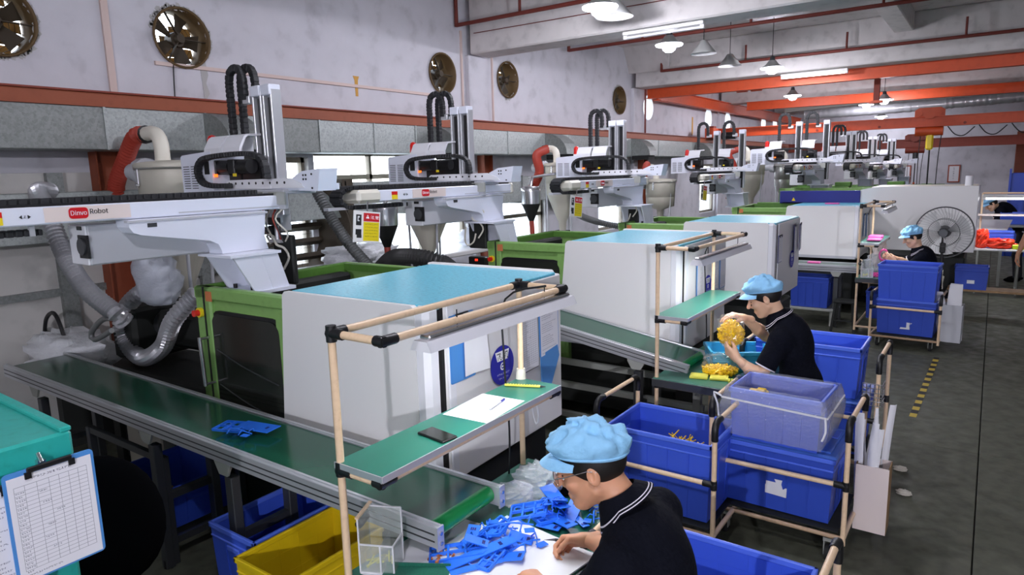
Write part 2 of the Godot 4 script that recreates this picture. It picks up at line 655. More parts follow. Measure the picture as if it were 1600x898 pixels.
func disc() -> Image:
	var im := Image.create(200, 200, false, Image.FORMAT_RGB8)
	im.fill(rgb(44, 46, 168))
	for y in range(26, 76):
		var hw := int(62 - (y - 26) * 0.35)
		im.fill_rect(Rect2i(100 - hw, y, hw * 2, 1), Color.WHITE)
	bits(im, 52, 36, 4, FEI, rgb(30, 30, 40))
	bits(im, 104, 36, 4, JI, rgb(30, 30, 40))
	for y in range(84, 128):
		for x in range(76, 124):
			var d := Vector2(x - 100, y - 106).length()
			if d < 20 and d > 13 or (absf(x - 100) < 8 and absf(y - 106) < 5):
				im.set_pixel(x, y, Color.WHITE)
	var r := RandomNumberGenerator.new()
	r.seed = 5
	scrawl(im, 52, 140, 100, 10, Color.WHITE, r)
	scrawl(im, 64, 162, 76, 10, Color.WHITE, r)
	return im


func notice() -> Image:
	var im := Image.create(80, 150, false, Image.FORMAT_RGB8)
	im.fill(rgb(176, 92, 70))
	im.fill_rect(Rect2i(6, 6, 68, 138), rgb(226, 226, 230))
	var r := RandomNumberGenerator.new()
	r.seed = 15
	for k in 7:
		scrawl(im, 32, 20 + k * 16, 12, 11, rgb(50, 50, 60), r)
	return im


func room() -> void:
	# floor: poured slabs with open joints, carried by a dark bed
	var f := S("floor", G.new().box(V(0, -0.09, -8.6), V(14.4, 0.12, 40)), "joint", "dark grey concrete factory floor laid in large slabs", "floor")
	var xs := [-7.2, -2.9, 0.06, 3.0, 7.2]
	var zs := [11.0, 5.9, 2.8, -0.12, -3.05, -5.98, -8.87, -11.8, -14.7, -17.6, -20.5, -23.4, -28.0]
	for i in xs.size() - 1:
		for j in zs.size() - 1:
			var w: float = xs[i + 1] - xs[i] - 0.007
			var d: float = zs[j] - zs[j + 1] - 0.007
			P("floor_slab", G.new().box(V((xs[i] + xs[i + 1]) / 2, -0.02, (zs[j] + zs[j + 1]) / 2), V(w, 0.04, d), 0.004), "floor", f)
	S("ground", G.new().box(V(-27, -0.35, -12), V(40, 0.1, 80)), "ground_out", "pale sunlit yard outside the windows", "ground")
	# the fan wall: CSG so that its round fan holes and its windows are real openings
	var w := CSGBox3D.new()
	w.name = "wall_left"
	w.size = V(0.26, 5.0, 39.2)
	w.position = V(-6.63, 2.4, -8.5)
	w.material = M.wall
	w.set_meta("kind", "structure")
	tag(w, "white painted wall on the left with round fan openings and windows below", "wall")
	for h in [[3.493, -2.226], [3.559, -3.738], [3.609, -7.539], [3.668, -9.126], [3.624, -13.118], [3.572, -14.596], [3.525, -18.557], [3.513, -20.196], [3.618, -23.961], [3.68, -25.425]]:
		var c := CSGCylinder3D.new()
		c.operation = CSGShape3D.OPERATION_SUBTRACTION
		c.radius = 0.27
		c.height = 1.0
		c.sides = 32
		c.rotation.z = PI / 2
		c.position = V(0, h[0] - 2.4, h[1] + 8.5)
		w.add_child(c)
	for o in WINDOWS:
		var b := CSGBox3D.new()
		b.operation = CSGShape3D.OPERATION_SUBTRACTION
		b.size = V(1.0, o[3] - o[2], o[0] - o[1])
		b.position = V(0, (o[2] + o[3]) / 2 - 2.4, (o[0] + o[1]) / 2 + 8.5)
		w.add_child(b)
	add_child(w)
	for o in WINDOWS:
		window(o[0], o[1], o[2], o[3])
	S("wall_back", G.new().box(V(0, 2.4, -28.1), V(14.4, 5.0, 0.2)), "wall", "plain grey white end wall behind the last machines", "wall")
	S("wall_right", G.new().box(V(7.3, 2.4, -8.5), V(0.2, 5.0, 39.2)), "wall", "white side wall across the aisle", "wall")
	S("wall_front", G.new().box(V(0, 2.4, 11.1), V(14.4, 5.0, 0.2)), "wall", "white wall closing the hall behind the viewer", "wall")
	var ce := S("ceiling", G.new().box(V(0, 4.85, -8.5), V(14.6, 0.3, 39.4)), "concrete", "grey white concrete slab ceiling", "ceiling")
	for z in [8.6, 3.0, -2.6, -8.3, -13.92, -19.5, -25.1]:
		P("concrete_beam", G.new().box(V(0.35, 4.31, z), V(13.5, 0.78, 0.46), 0.02), "concrete", ce)
	for x in [-1.45, 3.4]:
		for z in [0.2, -5.45, -11.1, -16.7, -22.3]:
			P("cross_beam", G.new().box(V(x, 4.55, z), V(0.3, 0.32, 5.16), 0.015), "concrete", ce)
	# pilasters where the beams meet the wall
	for z in [-8.3, -13.92, -19.5]:
		P("pilaster", G.new().box(V(0.165, -0.45, z + 8.5), V(0.08, 3.94, 0.46), 0.01), "wall", w)
	# haunch under the second beam
	P("haunch", G.new().prism([Vector2(0, 0), Vector2(0.0, 0.5), Vector2(-0.28, 0.5)], 0.9, X(-6.05, 4.2, -13.6, Basis(Vector3.UP, PI / 2))), "concrete", ce)
	# the old steel runway beam along the wall
	var rb := S("trim_1", G.new().box(V(-6.25, 2.94, -12), V(0.5, 0.014, 33)), "dark_orange", "rust brown steel runway beam along the wall above the ducts", "beam")
	P("beam_web", G.new().box(V(-6.06, 2.88, -12), V(0.06, 0.106, 33)), "rust_beam", rb)
	P("beam_flange", G.new().box(V(-6.1, 2.824, -12), V(0.2, 0.008, 33)), "rust_beam", rb)
	# brown steel posts on the wall
	for z in [-0.2, -2.85, -8.3, -14.0]:
		var c := S("trim", G.new().box(V(-6.36, 1.4, z), V(0.012, 2.8, 0.2)), "brown_col", "rust brown steel column standing against the wall" if z > -1 else ["", "rust brown column behind the nearest grey hopper", "brown column behind the third machine", "brown column far along the wall"][[-0.2, -2.85, -8.3, -14.0].find(z)], "column")
		for s in [-0.1, 0.1]:
			P("column_flange", G.new().box(V(-6.36, 1.4, z + s), V(0.14, 2.8, 0.012)), "brown_col", c)
	var col := S("trim", G.new().box(V(0.66, 1.55, -27.7), V(0.34, 3.1, 0.3), 0.01), "brown_col", "rust brown column at the far right end of the hall", "column")
	P("base_plate", G.new().box(V(0.66, 0.02, -27.7), V(0.5, 0.04, 0.46)), "brown_col", col)
	# grey steel lining between the nearest machines and the wall
	var pl := S("trim", G.new().box(V(-6.47, 1.15, -1.7), V(0.05, 2.3, 5.4)), "lower_wall", "grey lower wall lining behind the nearest machine", "panel")
	for z in [0.2, -1.2, -2.45, -3.7]:
		P("lining_post", G.new().box(V(-6.42, 1.15, z), V(0.06, 2.3, 0.12)), "galv_dark", pl)
	P("lining_rail", G.new().box(V(-6.42, 1.3, -1.7), V(0.05, 0.06, 5.4)), "galv_dark", pl)


const WINDOWS := [[-4.15, -5.12, 1.15, 2.44], [-5.2, -8.0, 0.98, 2.52], [-8.9, -10.2, 0.98, 1.8], [-12.2, -13.4, 0.98, 2.3], [-18.0, -19.2, 0.98, 2.3]]


func window(z0: float, z1: float, y0: float, y1: float) -> void:
	var n := maxi(1, int((z0 - z1) / 1.1 + 0.5))
	var g := G.new()
	for y in [y0 + 0.03, y1 - 0.03, y1 - 0.32]:
		g.box(V(-6.6, y, (z0 + z1) / 2), V(0.07, 0.06, z0 - z1))
	var f := S("window", g, "frame_paint", "old grey framed factory window lighting the %s" % {-4.15: "wall fan beside the nearest robot", -5.2: "space behind the second robot", -8.9: "space behind the third machine", -12.2: "space behind the fourth machine", -18.0: "far end of the fan wall"}[z0], "window")
	for i in n + 1:
		P("mullion", G.new().box(V(-6.6, (y0 + y1) / 2, lerpf(z0 - 0.03, z1 + 0.03, float(i) / n)), V(0.07, y1 - y0, 0.045)), "frame_paint", f)
	for i in n:
		var a := lerpf(z0, z1, float(i) / n) - 0.03
		var b := lerpf(z0, z1, float(i + 1) / n) + 0.03
		P("pane", G.new().box(V(-6.61, (y0 + y1 - 0.32) / 2, (a + b) / 2), V(0.006, y1 - y0 - 0.32, a - b)), "pane", f)
		P("upper_pane", G.new().box(V(-6.61, y1 - 0.17, (a + b) / 2), V(0.006, 0.24, a - b)), "pane", f)


func wall_fan(y: float, z: float, label: String, ang: float, open := false) -> void:
	var t := T("wall_fan", label, "exhaust fan", V(-6.5, y, z), 0, "round exhaust fans set in the wall")
	var ax := Basis(Vector3.FORWARD, -PI / 2)
	# housing: a ring through the wall with a rolled lip
	P("housing", G.new().lathe([[0.262, -0.24], [0.262, 0.03], [0.285, 0.035], [0.285, 0.02], [0.27, 0.0]], 32, Transform3D(Basis(Vector3.FORWARD, PI / 2), Vector3.ZERO)), "fan_warm_tint", t)
	var wr := G.new()
	for r in [0.08, 0.12, 0.16, 0.2, 0.235]:
		wr.ring(V(-0.2, 0, 0), ax, r, 0.0025, 32, 4)
	for k in 6:
		var a := TAU * k / 6 + 0.3
		wr.cyl(V(-0.2, 0.05 * cos(a), 0.05 * sin(a)), V(-0.2, 0.262 * cos(a), 0.262 * sin(a)), 0.003, 4)
	P("guard", wr, "fan_dark", t)
	# shutter leaves outside, gold painted as warm backlight, left off the upper left
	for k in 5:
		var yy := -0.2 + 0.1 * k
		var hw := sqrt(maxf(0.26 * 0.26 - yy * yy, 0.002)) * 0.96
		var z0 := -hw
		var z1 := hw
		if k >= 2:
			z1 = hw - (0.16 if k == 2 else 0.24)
		P("shutter_leaf", G.new().box(V(-0.23, yy, (z0 + z1) / 2), V(0.004, 0.096, z1 - z0), 0.0, Basis(Vector3.BACK, 0.2)), "shutter_warm_tint", t)
	for k in 5:
		var a := TAU * k / 5 + ang
		var bl := G.new()
		bl.surf(4, 3, func(u, v): return V(-0.12 + 0.05 * (v - 0.5), 0, 0) + Basis(Vector3.RIGHT, a) * V(0, lerpf(0.06, 0.235, u), lerpf(-0.5, 0.5, v) * lerpf(0.07, 0.15, u)))
		P("blade", bl, "fan_dark", t)
	P("hub", G.new().cyl(V(-0.18, 0, 0), V(-0.06, 0, 0), 0.07, 16), "fan_dark", t)
	P("motor", G.new().cyl(V(-0.06, 0, 0), V(0.0, 0, 0), 0.05, 14, 0.04), "fan_dark", t)
	var br := G.new()
	for k in 3:
		var a := TAU * k / 3 + 0.5
		br.bar(V(-0.03, 0, 0), V(-0.03, 0.262 * cos(a), 0.262 * sin(a)), 0.03, 0.008)
	P("bracket", br, "fan_dark", t)


func wall_services() -> void:
	wall_fan(3.493, -2.226, "round warm light tinted wall fan cut off by the upper left corner", 0.2)
	wall_fan(3.559, -3.738, "round warm light tinted wall fan above the nearest robot, left of its cable chains", 0.9)
	wall_fan(3.609, -7.539, "round wall fan just above the second robot's cable chains", 0.5)
	wall_fan(3.668, -9.126, "round wall fan just past the first concrete ceiling beam", 1.1)
	wall_fan(3.624, -13.118, "round wall fan above the third robot's cable chains", 0.1)
	# chipped plaster round the fans
	var pg := G.new()
	for c in [[3.493, -2.226, 1], [3.559, -3.738, 2], [3.668, -9.126, 3], [3.624, -13.118, 4]]:
		rng.seed = c[2]
		var ph := rng.randf() * 6.0
		for k in 40:
			var a := ph + PI * 1.1 * k / 40
			var r := 0.27 + rng.randf() * 0.035
			pg.prism(range(6).map(func(i): return Vector2(cos(TAU * i / 6), sin(TAU * i / 6)) * (0.012 + rng.randf() * 0.022)), 0.003, X(-6.498, c[0] + r * cos(a), c[1] + r * sin(a), Basis(Vector3.UP, PI / 2)))
	S("trim", pg, "plaster", "chipped grey plaster round the wall fan openings", "plaster")
	# stains on the wall
	var sg := G.new()
	sg.prism([Vector2(-0.05, 0.0), Vector2(0.05, 0.0), Vector2(0.028, -0.05), Vector2(0.02, -0.24), Vector2(-0.02, -0.24), Vector2(-0.026, -0.05)], 0.003, X(-6.497, 3.42, -5.93, Basis(Vector3.UP, PI / 2)))
	sg.prism([Vector2(-0.04, 0.1), Vector2(0.04, 0.1), Vector2(0.05, -0.3), Vector2(0.0, -0.38), Vector2(-0.05, -0.3)], 0.003, X(-6.497, 3.4, -17.35, Basis(Vector3.UP, PI / 2)))
	S("trim", sg, "stain", "ochre rust stains running down the wall", "stain")
	S("trim", G.new().prism([Vector2(-0.03, 0.0), Vector2(0.03, 0.02), Vector2(0.05, -0.12), Vector2(0.02, -0.2), Vector2(0.05, -0.3), Vector2(-0.01, -0.38), Vector2(-0.02, -0.2)], 0.003, X(-6.497, 3.36, -3.93, Basis(Vector3.UP, PI / 2))), "plaster", "grey bare plaster patch below the fan over the nearest robot", "plaster")
	# conduits
	var cl := "cream plastic conduit running %s"
	O("wall_conduit", cl % "level along the wall under the fan beside the nearest robot", "conduit", G.new().box(V(0, 0, -1.95), V(0.03, 0.035, 4.1)), "conduit", V(-6.49, 3.3, -3.55))
	O("wall_conduit", cl % "up the wall left of the fan over the nearest robot", "conduit", G.new().box(V(0, 0.85, 0), V(0.03, 1.75, 0.06)), "conduit", V(-6.49, 2.97, -3.05))
	O("wall_conduit", cl % "up the wall where the first ceiling beam lands", "conduit", G.new().box(V(0, 0.5, 0), V(0.03, 1.3, 0.03)), "conduit", V(-6.49, 3.1, -7.98))
	O("wall_conduit", cl % "down the corner past the first ceiling beam", "conduit", G.new().box(V(0, 0.5, 0), V(0.03, 1.0, 0.02)), "conduit", V(-6.37, 2.95, -8.56))
	O("wall_conduit", cl % "down the wall beside the second ceiling beam", "conduit", G.new().box(V(0, 0.5, 0), V(0.03, 0.96, 0.03)), "red_pipe", V(-6.38, 2.95, -14.17))
	O("wall_cable", "thin red cable stretched along the face of the first ceiling beam", "cable", G.new().tube(curve([V(-6.3, 4.2, -8.05), V(-3.0, 4.19, -8.05), V(4.0, 4.2, -8.05)], 0.5), 0.006, 5), "red_pipe")
	O("fan_cable", "dark cable hanging from the fan beside the nearest robot", "cable", G.new().tube(curve([V(-6.48, 3.3, -3.62), V(-6.46, 3.15, -3.6), V(-6.48, 2.96, -3.6)], 0.04), 0.007, 5), "black")
	# supply duct above, with its outlets
	var d := T("air_duct", "big galvanized air duct along the wall under the brown beam", "duct", V(-6.2, 2.475, 0))
	var zz := [1.5, -1.0, -2.72, -3.6, -4.38, -4.9, -5.7, -6.4, -7.4, -8.4, -10.2, -12.0, -14.0, -16.0, -18.2]
	for i in zz.size() - 1:
		P("duct_section", G.new().box(V(0, 0.17, (zz[i] + zz[i + 1]) / 2), V(0.42, 0.34, zz[i] - zz[i + 1] - 0.008), 0.006), "galv" if i % 3 != 1 else "galv_dark", d)
		P("duct_flange", G.new().box(V(0, 0.17, zz[i + 1]), V(0.44, 0.344, 0.02)), "galv", d)
	for z in [-3.75, -6.9, -9.6, -12.8, -16.4]:
		# curved take-off ending in a dark mouth
		var pr: Array = [Vector2(0, 0), Vector2(0.42, 0)]
		for k in 7:
			var a := PI / 2 * k / 6
			pr.append(Vector2(0.42 * cos(a), 0.34 * sin(a)))
		var e := P("take_off", G.new().prism(pr, 0.34, X(0.2, 0.0, z, Basis(Vector3.UP, 0.0))), "galv_dark", d)
		P("mouth", G.new().box(V(0.4, -0.03, z), V(0.36, 0.1, 0.3)), "dark_gap", e)
	# the lower extraction duct behind the machines
	var l := T("air_duct", "lower grey duct crossing in front of the windows at machine height", "duct", V(-6.28, 1.74, 0))
	var lz := [1.5, -1.2, -3.3, -5.35, -6.35, -7.6, -9.0, -11.0]
	for i in lz.size() - 1:
		P("duct_section", G.new().box(V(0, 0.2, (lz[i] + lz[i + 1]) / 2), V(0.22, 0.4, lz[i] - lz[i + 1] - 0.008), 0.006), "galv", l)
		P("duct_flange", G.new().box(V(0, 0.2, lz[i + 1]), V(0.26, 0.44, 0.018)), "galv_dark", l)
	# the low exhaust fan with louvers in the small window
	var t := T("louver_fan", "dark round exhaust fan with bright louvers behind the nearest robot's gripper", "exhaust fan", V(-6.42, 1.56, -4.72))
	P("cone", G.new().lathe([[0.47, -0.1], [0.54, 0.0], [0.6, 0.34], [0.62, 0.34], [0.62, 0.3], [0.56, -0.02]], 36, Transform3D(Basis(Vector3.FORWARD, PI / 2), Vector3.ZERO)), "fan_dark", t)
	P("side_plate", G.new().box(V(0.1, 0.0, -0.66), V(0.34, 1.24, 0.16)), "fan_dark", t)
	P("side_plate", G.new().box(V(0.1, 0.0, 0.62), V(0.34, 1.24, 0.1)), "fan_dark", t)
	for k in 6:
		P("louver", G.new().box(V(-0.02, -0.42 + 0.17 * k, 0), V(0.1, 0.05, 0.9), 0, Basis(Vector3.BACK, 0.5)), "fan_dark", t)
	var ms := G.new()
	for k in 13:
		ms.cyl(V(-0.12, -0.48, -0.48 + 0.08 * k), V(-0.12, 0.48, -0.48 + 0.08 * k), 0.002, 4)
		ms.cyl(V(-0.12, -0.48 + 0.08 * k, -0.48), V(-0.12, -0.48 + 0.08 * k, 0.48), 0.002, 4)
	P("mesh_guard", ms, "fan_dark", t)
	O("shrub", "yellow green shrub outside the louvers of the low exhaust fan", "shrub", leaves(), "leaf", V(-7.6, 0.2, -5.3))
	O("shrub", "yellow green shrub outside the window behind the second robot", "shrub", leaves(), "leaf", V(-7.8, 0.1, -7.0))


func leaves() -> G:
	rng.seed = 4
	var g := G.new()
	for k in 160:
		var c := V(rng.randfn(0, 0.25), 0.55 + rng.randfn(0, 0.25), rng.randfn(0, 0.3))
		var b := Basis.from_euler(V(rng.randf() * 6, rng.randf() * 6, rng.randf() * 6))
		g.box(c, V(0.1, 0.004, 0.05), 0, b)
	g.cyl(V(0, -0.5, 0), V(0, 0.6, 0), 0.02, 6)
	return g


# high bay pendant: a spun reflector on a cord, with its bulb
func pendant(p: Vector3, label: String, lit: bool, r := 0.2, e := 1.0) -> void:
	var t := T("pendant_lamp", label, "lamp", p, 0, "lit pendant lamps" if lit else "unlit pendant lamps")
	P("cord", G.new().cyl(V(0, 0.19, 0), V(0, 4.7 - p.y, 0), 0.006, 5), "black", t)
	P("lamp_cap", G.new().lathe([[0.05, 0.12], [0.035, 0.2], [0.0, 0.2]], 14), "alu_dark", t)
	if lit:
		# flat glowing lens with a domed middle, under a small cone
		P("reflector", G.new().lathe([[0.19, 0.012], [0.11, 0.06], [0.06, 0.13]], 24), "reflector", t)
		P("bulb_lens", G.new().lathe([[0.0, -0.1], [0.05, -0.093], [0.085, -0.065], [0.1, -0.02], [0.185, -0.008], [0.19, 0.005], [0.0, 0.006]], 28), "lamp_glow", t)
		lamp_light(t, e)
		return
	P("reflector", G.new().lathe([[r, 0.0], [r * 0.8, 0.05], [r * 0.45, 0.14], [0.05, 0.2]], 24), "reflector", t)
	P("reflector_lining", G.new().lathe([[0.045, 0.19], [r * 0.43, 0.13], [r * 0.78, 0.042], [r * 0.98, 0.0]], 24), "reflector_in", t)
	P("socket", G.new().cyl(V(0, 0.08, 0), V(0, 0.16, 0), 0.03, 12), "alu_dark", t)


func lamp_light(t: Node3D, e: float) -> void:
	if true:
		var l := OmniLight3D.new()
		l.name = "bulb_light"
		l.light_color = rgb(244, 243, 255)
		l.light_energy = e
		l.light_size = 0.08
		l.omni_range = 60
		l.omni_attenuation = 2.0
		l.shadow_enabled = true
		l.position = V(0, -0.03, 0)
		t.add_child(l)


func tube_lamp(a: Vector3, b: Vector3, label: String, lit: bool, e := 1.2) -> void:
	var c := (a + b) / 2
	var t := T("tube_lamp", label, "lamp", c)
	var d := (b - a).normalized()
	var L := a.distance_to(b)
	P("batten", G.new().bar(-d * L / 2, d * L / 2, 0.11, 0.04, Vector3.UP, 0.006), "white", t)
	P("fluorescent_tube", G.new().cyl(-d * (L / 2 - 0.04) + V(0, -0.045, 0), d * (L / 2 - 0.04) + V(0, -0.045, 0), 0.016, 10), "tube_glow" if lit else "white_clean", t)
	for s in [-1, 1]:
		P("tube_holder", G.new().box(d * s * (L / 2 - 0.025) + V(0, -0.035, 0), V(0.05, 0.06, 0.05), 0.005), "white", t)
	if lit:
		var l := AreaLight3D.new()
		l.name = "tube_light"
		l.area_size = Vector2(L, 0.03)
		l.light_energy = e
		l.light_color = rgb(246, 248, 255)
		l.shadow_enabled = true
		var x := d
		var z := Vector3.UP  # emits along -z, downwards
		l.basis = Basis(x, z.cross(x), z)
		l.position = V(0, -0.065, 0)
		t.add_child(l)


func lamps() -> void:
	var ps := [[V(-3.55, 3.9, -6.72), "lit round pendant lamp cut off by the top edge, beside the first ceiling beam"],
		[V(-3.9, 3.92, -9.45), "lit pendant lamp hanging over the second robot's bay, right of the tube fitting"],
		[V(-3.28, 3.86, -12.5), "lit pendant lamp in front of the white second ceiling beam"],
		[V(-4.0, 3.8, -17.1), "lit pendant lamp hanging on a bright cord below the tube light"],
		[V(-2.22, 3.63, -18.1), "lit pendant lamp in front of the middle orange beam"],
		[V(-3.1, 3.82, -21.7), "lit pendant lamp in front of the silver flexible duct"],
		[V(-3.3, 3.75, -26.4), "lowest and farthest lit pendant lamp just above the orange crane girder"],
		[V(-2.2, 3.95, -3.6), "lit pendant lamp over the nearest workstation, above the picture"],
		[V(-0.5, 3.95, -0.2), "lit pendant lamp above the viewer"],
		[V(4.4, 3.5, 7.2), "bright lit lamp far behind the viewer"]]
	for p in ps:
		pendant(p[0], p[1], true, 0.2, LAMP if p[0].z < 1 else FLOOD)
	pendant(V(-3.7, 3.93, -7.35), "unlit metal pendant lamp right below the lamp cut off by the top edge", false, 0.22)
	pendant(V(-4.35, 4.3, -9.7), "small unlit dark lamp shade left of the lit lamp by the tube fitting", false, 0.17)
	pendant(V(-3.85, 3.95, -10.7), "left of two unlit green grey pendant lamps under the slab", false)
	pendant(V(-3.95, 3.95, -12.3), "right of two unlit green grey pendant lamps under the slab", false)
	tube_lamp(V(-4.0, 3.9, -8.22), V(-2.95, 3.9, -8.22), "unlit double tube fitting under the first ceiling beam", false)
	tube_lamp(V(-3.5, 3.9, -14.0), V(-2.33, 3.9, -14.0), "lit long tube lamp under the second ceiling beam", true, 1.5)


func cranes() -> void:
	# sprinkler pipes with risers
	var pl := ["dark red sprinkler pipe before the first ceiling beam", "dark red sprinkler pipe across the bay between the first two beams", "dark red sprinkler pipe along the second ceiling beam", "dark red sprinkler pipe above the middle orange beam", "dark red sprinkler pipe before the farthest beam"]
	var pz := [[-7.85, 4.3, -6.45], [-10.75, 4.3, -6.3], [-13.55, 4.18, -5.75], [-18.2, 4.25, -4.4], [-22.0, 4.05, -4.6]]
	for k in 5:
		var z: float = pz[k][0]
		var y: float = pz[k][1]
		var t := T("sprinkler_pipe", pl[k], "pipe", V(pz[k][2], y, z), 0, "")
		P("main_pipe", G.new().cyl(V(0, 0, 0), V(11, 0, 0), 0.028, 8), "red_pipe", t)
		P("end_riser", G.new().cyl(V(0, -0.02, 0), V(0, 0.4 if k != 1 else 0.08, 0), 0.028, 8), "red_pipe", t)
		for i in 5:
			P("riser", G.new().cyl(V(1.1 + i * 1.75 + 0.3 * k, 0, 0), V(1.1 + i * 1.75 + 0.3 * k, 0.3, 0), 0.02, 6), "red_pipe", t)
	# orange steel
	ibeam(V(-6.4, 3.84, -14.35), V(6.5, 3.84, -14.35), 0.2, "orange steel beam fixed under the second ceiling beam", "orange")
	ibeam(V(-5.6, 3.80, -19.0), V(6.5, 3.74, -19.0), 0.2, "middle orange steel beam, behind the pendant lamps", "orange")
	ibeam(V(-6.2, 3.82, -14.4), V(-6.2, 3.82, -27.8), 0.24, "orange crane runway beam leading away along the fan wall", "orange")
	ibeam(V(6.6, 3.2, -14.4), V(6.6, 3.2, -27.8), 0.24, "orange crane runway beam across the aisle side", "orange")
	ibeam(V(-5.9, 2.78, -25.0), V(6.2, 2.78, -25.0), 0.26, "dark red crane girder low before the end wall", "dark_orange")
	for q in [[V(-2.0, 3.8, -15.2), "left"], [V(0.6, 3.8, -15.2), "right"]]:
		var t := T("beam_hanger", "%s dark orange hanger post under the first orange beam" % q[1], "hanger", q[0])
		P("hanger_post", G.new().box(V(0, -0.15, 0), V(0.1, 0.5, 0.1)), "dark_orange", t)
		P("hanger_plate", G.new().box(V(0, -0.42, 0), V(0.22, 0.05, 0.18)), "orange", t)
	for q in [[-4.46, "nearer"], [-4.17, "farther"]]:
		O("beam_clip", "%s orange clip plate under the first orange beam" % ("left" if q[0] < -4.3 else "right"), "bracket", G.new().box(Vector3.ZERO, V(0.22, 0.18, 0.1), 0.01), "orange", V(q[0], 3.83, -14.75))
	var cg := T("crane_girder", "bright orange overhead crane girder spanning the hall", "crane", V(0, 3.06, -17.5))
	P("girder", G.new().box(V(0.1, 0, 0), V(12.2, 0.2, 0.1)), "orange", cg)
	for s in [-0.1, 0.1]:
		P("girder_flange", G.new().box(V(0.1, s, 0), V(12.2, 0.018, 0.2)), "orange", cg)
	P("end_carriage", G.new().box(V(-5.95, 0.0, 0.0), V(0.22, 0.24, 0.9), 0.01), "orange", cg)
	P("end_carriage", G.new().box(V(-5.95, 0.12, 0.3), V(0.2, 0.1, 0.2), 0.01), "dark_orange", cg)
	P("drive_motor", G.new().cyl(V(-5.7, -0.08, 0.2), V(-5.35, -0.08, 0.2), 0.09, 12), "black", cg)
	P("end_carriage", G.new().box(V(6.2, 0.0, 0.0), V(0.22, 0.24, 0.9), 0.01), "orange", cg)
	var bolts := G.new()
	for x in [-3.5, -2.2, -0.6]:
		bolts.cyl(V(x, -0.06, 0.05), V(x, -0.06, 0.07), 0.03, 8)
	P("bolt", bolts, "dark_orange", cg)
	hoist(V(-1.24, 3.06, -17.5), "orange", "yellow", "orange trolley hoist with a yellow hook block on the crane girder", 1.5)
	hoist(V(-2.12, 2.78, -25.0), "dark_orange", "black", "dark red trolley hoist with a black hook block on the farthest girder", 1.2)
	# festoon cables
	for i in 4:
		var x := -0.9 + i * 0.55
		O("festoon_cable", ["first", "second", "third", "last"][i] + " hanging loop of black cable right of the orange hoist", "cable", G.new().tube(curve([V(0, 0, 0), V(0.14, -0.17, 0), V(0.3, -0.2, 0), V(0.48, -0.03, 0)], 0.03), 0.012, 6), "black", V(x, 2.94, -17.42))
	# silver flexible duct
	var fd := curve([V(-4.9, 3.72, -22.6), V(-2.0, 3.75, -22.6), V(0.5, 3.82, -22.5), V(3.5, 3.9, -22.5)], 0.04)
	var rr: Array = []
	rng.seed = 12
	for p in fd:
		rr.append(0.13 + rng.randf() * 0.018)
	O("flexible_duct", "crinkled silver flexible duct hung across the hall behind the lamps", "duct", G.new().tube(fd, 0.13, 12, true, rr), "foil")
	var gb := T("steel_channel", "grey steel channel above the crane girder near the fan wall", "beam", V(-3.2, 3.78, -20.2))
	P("channel", G.new().bar(V(-1.7, -0.06, 0), V(1.6, 0.08, 0), 0.1, 0.12), "steel_paint", gb)
	for x in [-1.3, 1.3]:
		P("hanger_rod", G.new().cyl(V(x, 0.0, 0), V(x, 0.93, 0), 0.012, 6), "steel_paint", gb)
	# notices on the end wall
	for q in [[-1.16, 1.78, "right"], [-2.62, 1.8, "left, half hidden by a robot"]]:
		var b := T("wall_notice", "narrow red framed notice on the end wall, the %s one" % q[2], "sign", V(q[0], q[1], -27.98), 0, "notices on the end wall")
		P("board", G.new().box(V(0, 0, 0), V(0.36, 0.6, 0.02)), "dark_orange", b)
		P("print", G.new().face(V(-0.165, -0.28, 0.012), V(0.165, -0.28, 0.012), V(0.165, 0.28, 0.012), V(-0.165, 0.28, 0.012)), "wall_notice", b)


func ibeam(a: Vector3, b: Vector3, h: float, label: String, m: String) -> void:
	var t := T("steel_beam", label, "beam", (a + b) / 2)
	var d := (b - a) / 2
	P("web", G.new().bar(-d, d, 0.05, h), m, t)
	P("flange", G.new().bar(-d + V(0, h / 2, 0), d + V(0, h / 2, 0), 0.16, 0.018), m, t)
	P("flange", G.new().bar(-d - V(0, h / 2, 0), d - V(0, h / 2, 0), 0.16, 0.018), m, t)


